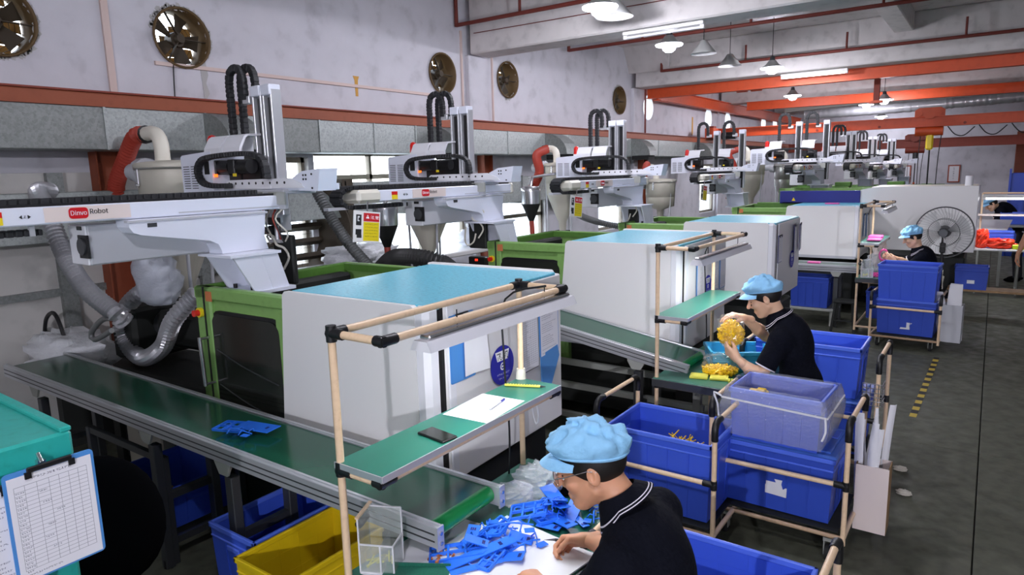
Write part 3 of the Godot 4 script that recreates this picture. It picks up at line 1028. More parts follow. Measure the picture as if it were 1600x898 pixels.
func hoist(p: Vector3, m: String, hk: String, label: String, drop: float) -> void:
	var t := T("hoist", label, "hoist", p)
	P("trolley_plate", G.new().prism([Vector2(-0.28, 0.1), Vector2(-0.28, 0.24), Vector2(-0.2, 0.29), Vector2(0.2, 0.29), Vector2(0.28, 0.24), Vector2(0.28, 0.1), Vector2(0.1, 0.1), Vector2(0.06, 0.06), Vector2(-0.06, 0.06), Vector2(-0.1, 0.1)], 0.03, X(0, 0, 0.13)), m, t)
	for x in [-0.18, 0.18]:
		P("wheel", G.new().cyl(V(x, 0.17, 0.145), V(x, 0.17, 0.17), 0.05, 14), m, t)
	P("motor_drum", G.new().cyl(V(-0.26, -0.2, 0), V(0.26, -0.2, 0), 0.1, 16), m, t)
	P("hook_block", G.new().box(V(0.02, -0.42, 0), V(0.14, 0.36, 0.1), 0.03), hk, t)
	P("hook_chain", G.new().cyl(V(0.03, -0.6, 0), V(0.03, -0.6 - drop * 0.55, 0), 0.018, 6), "black", t)
	P("hook", G.new().tube(curve([V(0.03, -0.6 - drop * 0.5, 0), V(0.03, -0.72 - drop * 0.5, 0), V(0.06, -0.85 - drop * 0.5, 0), V(0.0, -0.92 - drop * 0.5, 0), V(-0.04, -0.85 - drop * 0.5, 0)], 0.02), 0.028, 8), "orange", t)
	P("control_cable", G.new().tube(curve([V(0.24, -0.2, 0), V(0.2, -0.8, 0), V(0.18, -0.6 - drop, 0)], 0.1), 0.01, 5), "black", t)
	P("control_cable", G.new().tube(curve([V(-0.15, -0.2, 0), V(-0.17, -0.8, 0), V(-0.15, -0.6 - drop, 0)], 0.1), 0.008, 5), "black", t)


# the clamping half of a moulding machine: origin on the floor under the near corner of its end face
func machine(label: String, at: Vector3, turn: float, bottom := 0.68) -> Node3D:
	var t := T("molding_machine", label, "machine", at, turn, "white and green moulding machines")
	var top := 1.6
	# white sliding door in front, and its twin behind
	var side := [Vector2(-0.07, bottom), Vector2(-0.07, top - 0.012), Vector2(-0.09, top), Vector2(-0.985, top), Vector2(-1.005, top - 0.02), Vector2(-1.09, bottom)]
	P("side_door", G.new().prism(side, 0.03, X(0, 0, -0.015)), "white", t)
	P("rear_door", G.new().prism(side, 0.03, X(0, 0, -1.165)), "white", t)
	P("door_sill", G.new().box(V(-0.55, bottom + 0.02, -0.005), V(1.04, 0.04, 0.02)), "robot_grey", t)
	# corner post, seam and end panel
	P("corner_post", G.new().box(V(-0.045, (bottom + top) / 2, -0.05), V(0.09, top - bottom, 0.1), 0.025), "white_clean", t)
	P("seam", G.new().box(V(-0.012, (bottom + top) / 2 - 0.01, -0.109), V(0.02, top - bottom - 0.02, 0.018)), "dark_gap", t)
	P("end_panel", G.new().box(V(-0.02, (bottom + top) / 2 - 0.006, -0.65), V(0.04, top - bottom - 0.012, 1.06), 0.008), "white", t)
	P("panel_fold", G.new().box(V(0.003, (bottom + top) / 2 - 0.006, -0.16), V(0.012, top - bottom - 0.02, 0.05), 0.004), "white_clean", t)
	# top: rim and blue film
	P("top_rim", G.new().box(V(-0.52, top - 0.02, -1.15), V(0.96, 0.06, 0.06), 0.01).box(V(-0.97, top - 0.03, -0.6), V(0.05, 0.05, 1.1), 0.01), "white", t)
	P("top_film", G.new().box(V(-0.485, top - 0.013, -0.58), V(0.96, 0.03, 1.1), 0.004), "film", t, "wrinkled blue protective film")
	# green guard over the mould
	var gx0 := -1.0
	var gx1 := -1.8
	var gy := top - 0.03
	P("guard_front", G.new().box(V((gx0 + gx1) / 2 - 0.02, gy - 0.04, -0.03), V(gx0 - gx1 + 0.04, 0.08, 0.06), 0.012).box(V(-1.755, gy - 0.52, -0.03), V(0.15, 1.04, 0.06), 0.012).box(V(-1.36, 0.69, -0.03), V(0.7, 0.16, 0.06), 0.01).box(V(-1.04, gy - 0.52, -0.035), V(0.1, 1.0, 0.05)).box(V(-1.36, gy - 0.1, -0.04), V(0.7, 0.12, 0.03)), "green", t)
	P("guard_seam", G.new().box(V(-1.735, gy - 0.5, 0.002), V(0.012, 1.0, 0.006)), "dark_gap", t)
	var w := P("guard_window", G.new().prism(rrect(0.62, 0.62, 0.07), 0.012, X(-1.38, gy - 0.47, -0.012)), "window_dark", t)
	P("window_gasket", G.new().prism(rrect(0.66, 0.66, 0.085), 0.008, X(-1.38, gy - 0.47, -0.02)), "black", w)
	for k in 2:
		P("inner_rail", G.new().tube(curve([V(-1.66, gy - 0.38 - 0.22 * k, -0.004), V(-1.4, gy - 0.46 - 0.22 * k, -0.004), V(-1.1, gy - 0.52 - 0.22 * k, -0.004)], 0.05), 0.004, 5), "alu_dark", w)
	var h := P("handle", G.new().cyl(V(-1.72, gy - 0.3, 0.06), V(-1.705, gy - 0.6, 0.06), 0.012, 10), "steel", t)
	P("handle_mount", G.new().cyl(V(-1.72, gy - 0.31, 0.0), V(-1.72, gy - 0.31, 0.06), 0.01, 8), "steel", h)
	P("handle_mount", G.new().cyl(V(-1.705, gy - 0.59, 0.0), V(-1.705, gy - 0.59, 0.06), 0.01, 8), "steel", h)
	P("emergency_button", G.new().cyl(V(-1.775, gy - 0.16, 0.0), V(-1.775, gy - 0.16, 0.02), 0.03, 12), "yellow", t)
	P("button_head", G.new().cyl(V(-1.775, gy - 0.16, 0.02), V(-1.775, gy - 0.16, 0.05), 0.02, 12), "red", t)
	P("rust_label", G.new().box(V(-1.685, gy - 0.055, 0.001), V(0.06, 0.06, 0.004)), "rust_label", t)
	P("guard_side", G.new().box(V(-1.8, gy - 0.25, -0.58), V(0.05, 0.5, 1.12), 0.01), "green_dark", t)
	P("guard_rear", G.new().box(V(-1.4, gy - 0.3, -1.14), V(0.84, 0.6, 0.04), 0.01), "green", t)
	P("guard_rail", G.new().box(V(-1.4, gy - 0.03, -1.11), V(0.84, 0.05, 0.03)), "green_dark", t)
	P("guard_post", G.new().box(V(-1.05, gy - 0.12, -1.11), V(0.07, 0.24, 0.06)), "green_dark", t)
	# inside: platens, tie bars, ejector
	P("fixed_platen", G.new().box(V(-1.68, 1.12, -0.58), V(0.12, 0.8, 0.9), 0.02), "dark_machine", t)
	P("moving_platen", G.new().box(V(-1.18, 1.1, -0.58), V(0.14, 0.74, 0.9), 0.02), "dark_machine", t)
	P("mold_half", G.new().box(V(-1.56, 1.1, -0.58), V(0.14, 0.44, 0.4), 0.01), "alu_dark", t)
	P("mold_half", G.new().box(V(-1.3, 1.1, -0.58), V(0.12, 0.44, 0.4), 0.01), "alu_dark", t)
	for y in [0.86, 1.38]:
		for z in [-0.24, -0.92]:
			P("tie_bar", G.new().cyl(V(-1.74, y, z), V(-0.3, y, z), 0.035, 12), "dark_machine", t)
	P("ejector_block", G.new().box(V(-1.02, 1.42, -0.6), V(0.18, 0.14, 0.2), 0.03), "black", t)
	P("bed", G.new().box(V(-0.95, 0.4, -0.58), V(1.8, 0.5, 1.0), 0.02), "dark_machine", t)
	for x in [-0.4, -1.6]:
		P("bed_foot", G.new().box(V(x, 0.08, -0.58), V(0.2, 0.16, 0.9)), "black", t)
	return t


func machines() -> void:
	var m1 := machine("nearest green and white moulding machine with a wrinkled blue film on top", V(-2.09, 0, -2.24), 1.5)
	m1.scale = V(1.02, 1, 1.06)
	machine("second green and white moulding machine, behind the nearest one's blue top", V(-1.93, 0.02, -4.93), 1.0, 0.72)
	machine("third moulding machine, its end face hung with three clipboards", V(-1.86, 0, -7.45), 0.5, 0.75)
	machine("fourth moulding machine, beside the pink sorting bench", V(-1.54, 0, -10.83), 1.0, 0.83)
	# the big fifth machine
	var t := T("molding_machine", "big white machine with a dark blue panel behind the pedestal fan", "machine", V(-0.17, 0, -11.8), 0)
	P("side_door", G.new().prism([Vector2(0, 0.885), Vector2(0, 1.845), Vector2(-1.2, 1.845), Vector2(-1.42, 1.82), Vector2(-1.52, 1.8), Vector2(-1.62, 1.2), Vector2(-1.34, 0.885)], 0.05, X(0, 0, -0.025)), "white", t)
	P("end_panel", G.new().box(V(-0.02, 1.36, -0.6), V(0.04, 0.95, 1.1), 0.01), "white_clean", t)
	P("top_cover", G.new().box(V(-0.7, 1.82, -0.6), V(1.36, 0.04, 1.1), 0.01), "cream", t)
	P("rear_door", G.new().box(V(-0.7, 1.36, -1.16), V(1.4, 0.95, 0.04)), "white", t)
	var np := P("control_panel", G.new().box(V(-2.12, 1.69, 0.0), V(1.2, 0.2, 0.06), 0.006), "navy_panel", t, "dark blue panel with a small warning triangle")
	P("warning_triangle", G.new().prism([Vector2(-0.03, 0), Vector2(0.03, 0), Vector2(0, 0.055)], 0.004, X(-2.5, 1.63, 0.032)), "yellow", np)
	P("panel_slot", G.new().box(V(-2.3, 1.6, 0.02), V(0.75, 0.012, 0.02)), "dark_gap", np)
	P("guard_front", G.new().box(V(-2.3, 1.2, -0.06), V(1.6, 0.8, 0.06), 0.01), "green_dark", t)
	P("guard_rear", G.new().box(V(-2.1, 1.6, -1.1), V(1.6, 0.4, 0.05)), "green", t)
	P("bed", G.new().box(V(-1.9, 0.45, -0.6), V(3.6, 0.7, 1.0), 0.02), "dark_machine", t)
	P("bed_foot", G.new().box(V(-1.9, 0.05, -0.6), V(3.2, 0.1, 0.8)), "black", t)
	# two more, seen only as green tops behind it
	for k in 3:
		var z: float = [-14.2, -17.4, -21.2][k]
		var h: float = [1.76, 1.68, 1.6][k]
		var m := T("molding_machine", ["green topped machine just showing over the big white one", "second green topped machine back, under the far robots", "last green topped machine before the end wall"][k], "machine", V(-0.9, 0, z))
		P("guard_front", G.new().box(V(-1.4, h - 0.43, 0), V(2.4, 0.86, 0.06), 0.01), "green", m)
		P("guard_rear", G.new().box(V(-1.4, h - 0.43, -0.9), V(2.4, 0.86, 0.06), 0.01), "green_dark", m)
		P("end_panel", G.new().box(V(-0.2, h - 0.44, -0.45), V(0.06, 0.8, 0.84), 0.01), "white", m)
		for x in [-2.2, -1.5, -0.6]:
			P("valve_block", G.new().box(V(x, h - 0.02, -0.4), V(0.24, 0.08, 0.3), 0.01), "green_dark", m)
		P("bed", G.new().box(V(-1.4, 0.5, -0.45), V(2.6, 1.0, 0.8)), "dark_machine", m)


func robot(label: String, at: Vector3, f: float, detail := 2, twin := false, sc := 1.0) -> Node3D:
	var t := T("gantry_robot", label, "robot", at, 0, "white gantry take-out robots")
	t.scale = Vector3.ONE * sc
	# stand and saddle
	P("stand", G.new().box(V(0.1, 1.535, f), V(0.36, 0.02, 0.3)).box(V(0.1, 1.765, f + 0.1), V(0.34, 0.016, 0.34)).prism([Vector2(-0.12, 1.54), Vector2(0.12, 1.54), Vector2(0.25, 1.765), Vector2(-0.05, 1.765)], 0.015, X(0.25, 0, f, Basis(Vector3.UP, -PI / 2))).prism([Vector2(-0.12, 1.54), Vector2(0.12, 1.54), Vector2(0.25, 1.765), Vector2(-0.05, 1.765)], 0.015, X(-0.02, 0, f, Basis(Vector3.UP, -PI / 2))).box(V(0.12, 1.65, f + 0.02), V(0.28, 0.22, 0.02), 0, Basis(Vector3.RIGHT, 0.3)), "robot", t)
	if detail > 1:
		for s in [[0.2, -0.1], [0.2, 0.1], [0.02, 0.1]]:
			P("bolt", G.new().cyl(V(s[0], 1.54, f + s[1]), V(s[0], 1.57, f + s[1]), 0.014, 6), "black", t)
	var zy := Basis(Vector3.UP, -PI / 2)  # local x of an outline runs along +z
	P("saddle", G.new().prism([Vector2(0.74, 2.01), Vector2(0.74, 1.97), Vector2(0.72, 1.94), Vector2(0.68, 1.925), Vector2(0.3, 1.86), Vector2(0.25, 1.835), Vector2(0.235, 1.80), Vector2(0.23, 1.775), Vector2(-0.08, 1.775), Vector2(-0.06, 1.86), Vector2(-0.08, 2.01)], 0.14, X(0.06, 0, f, zy)), "robot", t)
	P("saddle_lip", G.new().box(V(0.12, 2.0, f + 0.33), V(0.035, 0.012, 0.84)), "robot_grey", t)
	P("saddle_slot", G.new().box(V(0.131, 1.975, f + 0.62), V(0.004, 0.022, 0.05)), "alu_dark", t)
	# traverse beam, running towards the operator side
	P("traverse_beam", G.new().box(V(0, 2.056, f + 0.7), V(0.2, 0.086, 1.95), 0.006), "robot", t)
	P("beam_track", G.new().box(V(0, 2.105, f + 0.7), V(0.15, 0.014, 1.9)), "black", t)
	P("beam_groove", G.new().box(V(0.1, 2.03, f + 0.1), V(0.006, 0.008, 0.7)), "robot_grey", t)
	P("beam_end_cap", G.new().box(V(0, 2.056, f + 1.57), V(0.23, 0.1, 0.24), 0.025), "cream", t)
	P("beam_end_cap", G.new().box(V(0, 2.056, f - 0.26), V(0.22, 0.1, 0.05), 0.015), "cream", t)
	P("beam_panel", G.new().box(V(0.1, 2.058, f + 0.91), V(0.006, 0.07, 0.4)), "pinkish", t)
	var lg := P("logo_plate", G.new().prism(rrect(0.088, 0.054, 0.016), 0.004, X(0.104, 2.06, f + 0.96, Basis(Vector3.UP, PI / 2))), "logo_red", t)
	lettering("Dinvo", 0.03, Vector3(0.107, 2.06, f + 0.96), Basis(Vector3.UP, PI / 2), "white_clean", lg)
	lettering("Robot", 0.033, Vector3(0.1045, 2.064, f + 0.866), Basis(Vector3.UP, PI / 2), "ink", lg)
	P("warning_sticker", G.new().box(V(0.102, 2.07, f + 1.31), V(0.004, 0.026, 0.06)), "red", t)
	P("warning_sticker", G.new().box(V(0.102, 2.04, f + 1.31), V(0.004, 0.034, 0.06)), "yellow", t)
	var ar := G.new()
	for s in [-1, 1]:
		ar.prism([Vector2(0.024 * s, 0), Vector2(0.012 * s, 0.009), Vector2(0.012 * s, -0.009)], 0.003, X(0.102, 2.055, f + 1.19, Basis(Vector3.UP, PI / 2)))
	stuff(P("arrow_print", ar, "ink", t))
	lettering("z", 0.02, V(0.102, 2.057, f + 1.19), Basis(Vector3.UP, PI / 2), "ink", t)
	P("beam_bracket", G.new().box(V(0.0, 1.975, f + 1.5), V(0.05, 0.02, 0.8)).box(V(0.04, 1.99, f + 1.15), V(0.03, 0.06, 0.02)), "robot_grey", t)
	P("drag_chain", chain(G.new(), [V(-0.02, 2.122, f - 0.1), V(-0.02, 2.122, f + 1.0), V(-0.02, 2.122, f + 1.6), V(-0.02, 2.105, f + 1.74), V(-0.02, 2.05, f + 1.79), V(-0.02, 1.99, f + 1.74), V(-0.02, 1.975, f + 1.6), V(-0.02, 1.975, f + 1.1)], 0.12, 0.03, Vector3.RIGHT, 0.035), "chain", t)
	# controller box hung under the beam
	var cb := P("controller_box", G.new().box(V(-0.1, 1.885, f + 0.56), V(0.2, 0.21, 0.66), 0.008), "robot_grey", t)
	P("controller_face", G.new().box(V(-0.1, 1.885, f + 0.893), V(0.196, 0.206, 0.012), 0.004), "white_clean", cb)
	P("fan_grille", G.new().box(V(-0.03, 1.88, f + 0.9), V(0.1, 0.12, 0.012)), "black", cb)
	P("fan_rotor", G.new().cyl(V(-0.04, 1.88, f + 0.906), V(-0.04, 1.88, f + 0.914), 0.045, 16), "alu_dark", cb)
	P("inlet", G.new().box(V(-0.06, 1.975, f + 0.901), V(0.05, 0.02, 0.006)), "black", cb)
	# carriage and kick beam
	P("carriage", G.new().box(V(-0.05, 2.118, 0), V(0.34, 0.03, 0.26), 0.005).box(V(0.06, 2.06, 0.14), V(0.2, 0.1, 0.03), 0.004), "robot_grey", t)
	P("kick_beam", G.new().box(V(-0.1, 2.145, 0.0), V(1.0, 0.04, 0.18), 0.004), "robot", t)
	var rail := P("kick_rail", G.new().prism([Vector2(-0.57, 2.142), Vector2(-0.57, 2.158), Vector2(-0.51, 2.2), Vector2(0.16, 2.205), Vector2(0.27, 2.17), Vector2(0.3, 2.142)], 0.014, X(0, 0, 0.1)), "white_clean", t)
	for i in 9:
		P("rail_hole", G.new().cyl(V(-0.5 + 0.076 * i, 2.177, 0.104), V(-0.5 + 0.076 * i, 2.177, 0.1085), 0.009, 8), "dark_gap", rail)
	P("rail_cover", G.new().box(V(-0.28, 2.15, 0.112), V(0.5, 0.022, 0.012)), "white_clean", rail)
	P("end_block", G.new().prism([Vector2(0.24, 2.125), Vector2(0.18, 2.205), Vector2(0.28, 2.245), Vector2(0.45, 2.258), Vector2(0.42, 2.122)], 0.14, X(0, 0, 0.03)), "robot", t)
	var eh := G.new()
	for q in [[0.29, 2.22], [0.315, 2.22], [0.29, 2.195], [0.315, 2.195], [0.37, 2.225], [0.37, 2.14]]:
		eh.cyl(V(q[0], q[1], 0.1), V(q[0], q[1], 0.103), 0.007, 6)
	stuff(P("end_block_hole", eh, "dark_gap", t))
	# electric cabinet with slotted front
	var cab := P("cabinet", G.new().prism([Vector2(-1.05, 2.112), Vector2(-0.66, 2.125), Vector2(-0.66, 2.4), Vector2(-0.74, 2.4), Vector2(-1.03, 2.385), Vector2(-1.05, 2.37)], 0.26, X(0, 0, 0)), "robot", t)
	for i in 10:
		for s in [0, 1]:
			P("vent_slot", G.new().box(V(-0.985 + 0.1 * s, 2.15 + 0.017 * i, 0.131), V(0.075, 0.006, 0.003)), "alu_dark", cab)
	P("cable_port", G.new().box(V(-0.72, 2.29, 0.131), V(0.06, 0.09, 0.004)), "dark_gap", cab)
	if f < 0.3 or detail > 1:
		P("beacon", G.new().lathe([[0.035, 0.0], [0.035, 0.05], [0.025, 0.075], [0.0, 0.085]], 12, X(-0.8, 2.44, 0.02)).cyl(V(-0.8, 2.4, 0.02), V(-0.8, 2.44, 0.02), 0.037, 12), "red", t)
		P("beacon_base", G.new().cyl(V(-0.8, 2.38, 0.02), V(-0.8, 2.42, 0.02), 0.04, 12), "white_clean", t)
	# cable chain oval over the kick beam
	P("drag_chain", chain(G.new(), [V(-0.4, 2.165, 0.17), V(-0.62, 2.168, 0.17), V(-0.73, 2.195, 0.17), V(-0.77, 2.27, 0.17), V(-0.72, 2.335, 0.17), V(-0.6, 2.36, 0.17), V(-0.3, 2.37, 0.17), V(-0.1, 2.36, 0.17), V(0.0, 2.31, 0.17), V(0.02, 2.2, 0.17)], 0.05, 0.032, Vector3.BACK, 0.028), "chain", t)
	# hoods
	for k in 2:
		var x0: float = -0.74 + 0.225 * k
		if twin and k == 1:
			x0 += 0.3
		var pr: Array = [Vector2(0.13, 2.37), Vector2(0.125, 2.42), Vector2(0.085, 2.49), Vector2(0.06, 2.505), Vector2(-0.12, 2.515), Vector2(-0.12, 2.5), Vector2(0.055, 2.492), Vector2(0.07, 2.482), Vector2(0.108, 2.415), Vector2(0.112, 2.37)]
		P("hood", G.new().prism(pr, 0.2, X(x0 + 0.1, 0, 0, zy)), "white_clean", t)
		P("hood_mount", G.new().box(V(x0 + 0.02, 2.44, -0.02), V(0.008, 0.11, 0.16)), "white_clean", t)
		P("motor", G.new().cyl(V(x0 + 0.02, 2.29, 0.06), V(x0 + 0.22, 2.29, 0.06), 0.048, 12).box(V(x0 + 0.05, 2.29, 0.06), V(0.08, 0.1, 0.1), 0.006).box(V(x0 + 0.12, 2.26, -0.02), V(0.2, 0.16, 0.04)), "black", t)
		P("sensor_lamp", G.new().box(V(x0 + 0.1, 2.235, 0.115), V(0.03, 0.02, 0.01)), "orange_led" if k == 0 else "yellow", t)
		# vertical arm with belt, and its cable chain
		var cx: float = -0.3 + 0.115 * k + (0.32 * k if twin else 0.0)
		var low := 1.9 - 0.05 * k
		P("arm_profile", G.new().box(V(cx - 0.042, (low + 2.79) / 2, -0.06), V(0.018, 2.79 - low, 0.08), 0.003).box(V(cx + 0.042, (low + 2.79) / 2, -0.06), V(0.018, 2.79 - low, 0.08), 0.003).box(V(cx, (low + 2.79) / 2, -0.085), V(0.07, 2.79 - low, 0.02)), "alu", t)
		P("arm_belt", G.new().box(V(cx, (low + 2.74) / 2, -0.055), V(0.044, 2.74 - low, 0.02)), "black", t)
		P("arm_cap", G.new().box(V(cx, 2.785, -0.055), V(0.1, 0.07, 0.09), 0.006), "robot", t)
		var chx: float = -0.62 + 0.075 * k + (0.36 * k if twin else 0.0)
		var chz: float = -0.04 - 0.04 * k
		P("drag_chain", chain(G.new(), [V(chx, 2.47, chz), V(chx, 2.7, chz), V(chx, 2.88, chz), V(chx + 0.03, 2.945, chz), V(chx + 0.085, 2.965, chz), V(chx + 0.145, 2.93, chz), V(chx + 0.165, 2.85, chz), V(chx + 0.165, 2.74, chz)], 0.042, 0.048, Vector3.BACK, 0.03), "chain", t)
		P("chain_mount", G.new().box(V(chx + 0.18, 2.74, chz - 0.02), V(0.08, 0.05, 0.05), 0.004), "alu", t)
	# gripper end
	P("arm_plate", G.new().box(V(-0.12, 2.07, 0.16), V(0.14, 0.1, 0.012)), "steel_paint", t)
	P("arm_plate", G.new().box(V(0.1, 2.08, 0.165), V(0.16, 0.08, 0.012)), "steel_paint", t)
	var gp := P("gripper", G.new().box(V(-0.02, 1.98, 0.1), V(0.07, 0.13, 0.05), 0.004).box(V(-0.09, 1.95, 0.1), V(0.04, 0.09, 0.04), 0.004).box(V(0.06, 2.0, 0.09), V(0.05, 0.06, 0.05), 0.004).cyl(V(-0.02, 1.92, 0.1), V(-0.02, 1.8, 0.1), 0.016, 8).box(V(-0.02, 1.8, 0.1), V(0.11, 0.02, 0.05)), "alu", t)
	P("air_valve", G.new().box(V(0.0, 1.93, 0.13), V(0.1, 0.05, 0.03), 0.004).box(V(-0.06, 1.86, 0.11), V(0.03, 0.08, 0.03)), "black", gp)
	P("status_lamp", G.new().box(V(-0.16, 2.095, 0.172), V(0.02, 0.025, 0.012)), "red_led", gp)
	if detail > 0:
		var ho := G.new()
		var cc: Array = ["red_hose", "black_hose", "cream"]
		rng.seed = int(at.z * 10)
		for k in 6:
			var hg := G.new()
			var x := -0.1 + 0.04 * k
			hg.tube(curve([V(x, 2.02, 0.12), V(x + rng.randfn(0, 0.02), 1.95, 0.15 + rng.randf() * 0.04), V(x + rng.randfn(0, 0.03), 1.86, 0.13), V(x * 0.6, 1.8, 0.1)], 0.025), 0.006, 6)
			P("air_hose", hg, cc[k % 3], gp)
	if detail > 1:
		P("mold_plate", G.new().box(V(0.02, 1.68, 0.08), V(0.2, 0.32, 0.04), 0.01), "dark_machine", gp)
		for q in [[[V(-0.07, 1.78, 0.12), V(-0.09, 1.83, 0.13), V(-0.03, 1.84, 0.14), V(0.02, 1.78, 0.14), V(0.08, 1.76, 0.13), V(0.11, 1.7, 0.12), V(0.06, 1.62, 0.13)]], [[V(-0.09, 1.72, 0.12), V(-0.1, 1.6, 0.13), V(-0.07, 1.55, 0.13), V(0.0, 1.58, 0.13), V(0.03, 1.66, 0.13)]]]:
			P("air_hose", G.new().tube(curve(q[0], 0.02), 0.008, 7), "cream", gp)
	return t


func lettering(txt: String, size: float, p: Vector3, b: Basis, m: String, parent: Node3D) -> void:
	var tm := TextMesh.new()
	var fo := SystemFont.new()
	fo.font_names = PackedStringArray(["Droid Sans"])
	tm.font = fo
	tm.text = txt
	tm.font_size = 32
	tm.pixel_size = size / 32.0
	tm.depth = 0.0015
	tm.curve_step = 2.0
	var o := P("lettering", tm, m, parent)
	o.transform = Transform3D(b, p)


func robots() -> void:
	robot("gantry robot over the nearest machine, its long beam crossing to the left edge", V(-3.8, 0, -2.82), 0.36)
	robot("gantry robot over the second machine, with a chain loop at its beam end", V(-3.88, 0, -4.98), -0.1)
	robot("gantry robot over the third machine, red beacon on its cabinet", V(-3.72, 0, -7.9), 0.05)
	robot("gantry robot over the fourth machine with two arms set apart", V(-3.66, 0, -11.7), 0.0, 1, true)
	robot("gantry robot above the dark blue panel of the big machine", V(-2.72, -0.1, -13.6), 0.0, 1, true, 1.1)
	robot("left of the three far gantry robots over the big white door", V(-2.45, 0.1, -17.0), 0.0, 0)
	robot("middle of the three far gantry robots over the big white door", V(-2.35, 0.05, -19.5), 0.0, 0)
	robot("farthest gantry robot, beside the left notice on the end wall", V(-2.2, 0.05, -22.0), 0.0, 0)
	# warning plates hung from the beams of three robots
	for q in [[V(-3.6, 1.85, -3.3), "leftmost of the three red and yellow warning plates, in front of the bright window"], [V(-3.52, 1.84, -6.12), "middle red and yellow warning plate, under the third robot's beam"], [V(-3.46, 1.84, -9.75), "rightmost red and yellow warning plate, under the fourth robot's beam"]]:
		var s := T("warning_plate", q[1], "sign", q[0], 90, "warning plates hung from robot beams")
		s.rotation.z = -0.12
		P("plate", G.new().box(V(0, 0, 0), V(0.25, 0.22, 0.006), 0.001), "white", s)
		P("print", G.new().face(V(-0.122, -0.107, 0.0045), V(0.122, -0.107, 0.0045), V(0.122, 0.107, 0.0045), V(-0.122, 0.107, 0.0045)), "warn", s)
		P("hanger", G.new().box(V(0, 0.14, 0), V(0.01, 0.08, 0.004)), "steel", s)


func hopper(label: String, at: Vector3, s: float, m: String, low: float, drop := 0.0) -> Node3D:
	var t := T("material_hopper", label, "hopper", at, 0, "material hoppers over the machines")
	t.scale = Vector3.ONE * s
	P("drum", G.new().lathe([[0.0, -0.26], [0.25, -0.26], [0.255, 0.0], [0.25, 0.02]], 28), m, t)
	P("lid", G.new().lathe([[0.27, 0.0], [0.275, 0.025], [0.26, 0.04], [0.1, 0.055], [0.0, 0.055]], 28), m, t)
	P("clamp_band", G.new().ring(V(0, 0.0, 0), Basis(), 0.262, 0.012, 32, 6), "hopper_steel", t)
	P("latch", G.new().box(V(-0.02, -0.06, 0.262), V(0.03, 0.11, 0.02), 0.004).cyl(V(-0.02, -0.12, 0.265), V(-0.02, -0.12, 0.285), 0.014, 8), "steel", t)
	P("elbow", G.new().tube(curve([V(-0.06, 0.05, 0.05), V(-0.06, 0.17, 0.05), V(-0.1, 0.24, 0.05), V(-0.19, 0.26, 0.05), V(-0.26, 0.255, 0.05)], 0.03), 0.052, 12), "cream", t)
	P("elbow_clamp", G.new().cyl(V(-0.25, 0.255, 0.05), V(-0.29, 0.25, 0.05), 0.066, 12), "black", t)
	P("filter_motor", G.new().cyl(V(-0.24, -0.02, 0.08), V(-0.32, -0.02, 0.08), 0.1, 16).cyl(V(-0.32, -0.02, 0.08), V(-0.46, -0.02, 0.08), 0.066, 16), "robot_grey", t)
	P("cone", G.new().lathe([[0.05, low], [0.06, low + 0.12], [0.24, -0.42], [0.25, -0.26]], 24), m, t)
	if drop > 0.0:
		P("pedestal", G.new().box(V(0, low - 0.1 - drop / 2, 0), V(0.16, drop, 0.14), 0.01), "dark_machine", t)
	P("throat", G.new().box(V(0, low - 0.05, 0), V(0.2, 0.1, 0.16), 0.01), "dark_machine", t)
	for a in 3:
		P("leg", G.new().cyl(V(0.24 * cos(a * 2.1 + 0.4), -0.2, 0.24 * sin(a * 2.1 + 0.4)), V(0.22 * cos(a * 2.1 + 0.4), low - 0.1, 0.22 * sin(a * 2.1 + 0.4)), 0.014, 6), "robot_grey", t)
	return t


func barrel(label: String, at: Vector3, turn: float) -> void:
	var t := T("injection_unit", label, "machine", at, turn, "injection units beside the wall")
	P("barrel", G.new().cyl(V(-0.1, 1.15, 0), V(-1.3, 1.15, 0), 0.1, 16), "alu_dark", t)
	P("heater_cover", G.new().box(V(-0.7, 1.15, 0), V(0.7, 0.26, 0.28), 0.03), "dark_machine", t)
	P("carriage", G.new().box(V(-1.3, 1.1, 0), V(0.3, 0.4, 0.5), 0.03), "dark_machine", t)
	P("bed", G.new().box(V(-0.75, 0.5, 0), V(1.4, 0.7, 0.6), 0.02), "dark_machine", t)
	P("nozzle_head", G.new().cyl(V(-0.1, 1.15, 0), V(0.05, 1.15, 0), 0.05, 12, 0.02), "steel", t)
	P("terminal_box", G.new().box(V(-0.3, 1.33, 0.12), V(0.2, 0.12, 0.1), 0.01), "black", t)
	P("status_lamp", G.new().box(V(-0.3, 1.36, 0.172), V(0.03, 0.02, 0.006)), "red_led", t)


func bag_shape(w: float, h: float, d: float, sd: int, sg := -1) -> G:
	var n := FastNoiseLite.new()
	n.seed = sd
	n.frequency = 1.1
	var g := G.new()
	return g.surf(22, 14, func(u, v):
		var a: float = -u * TAU
		var b: float = -PI / 2 + v * PI
		var p := V(cos(a) * pow(cos(b), 0.5), signf(sin(b)) * pow(absf(sin(b)), 0.8), sin(a) * pow(cos(b), 0.5))
		var k := 1.0 + 0.3 * n.get_noise_3dv(p * 2.2) + 0.3 * n.get_noise_3dv(p * 5.0)
		return V(p.x * w / 2, p.y * h / 2 + h / 2, p.z * d / 2) * V(k, 0.5 + 0.5 * k, k), sg)


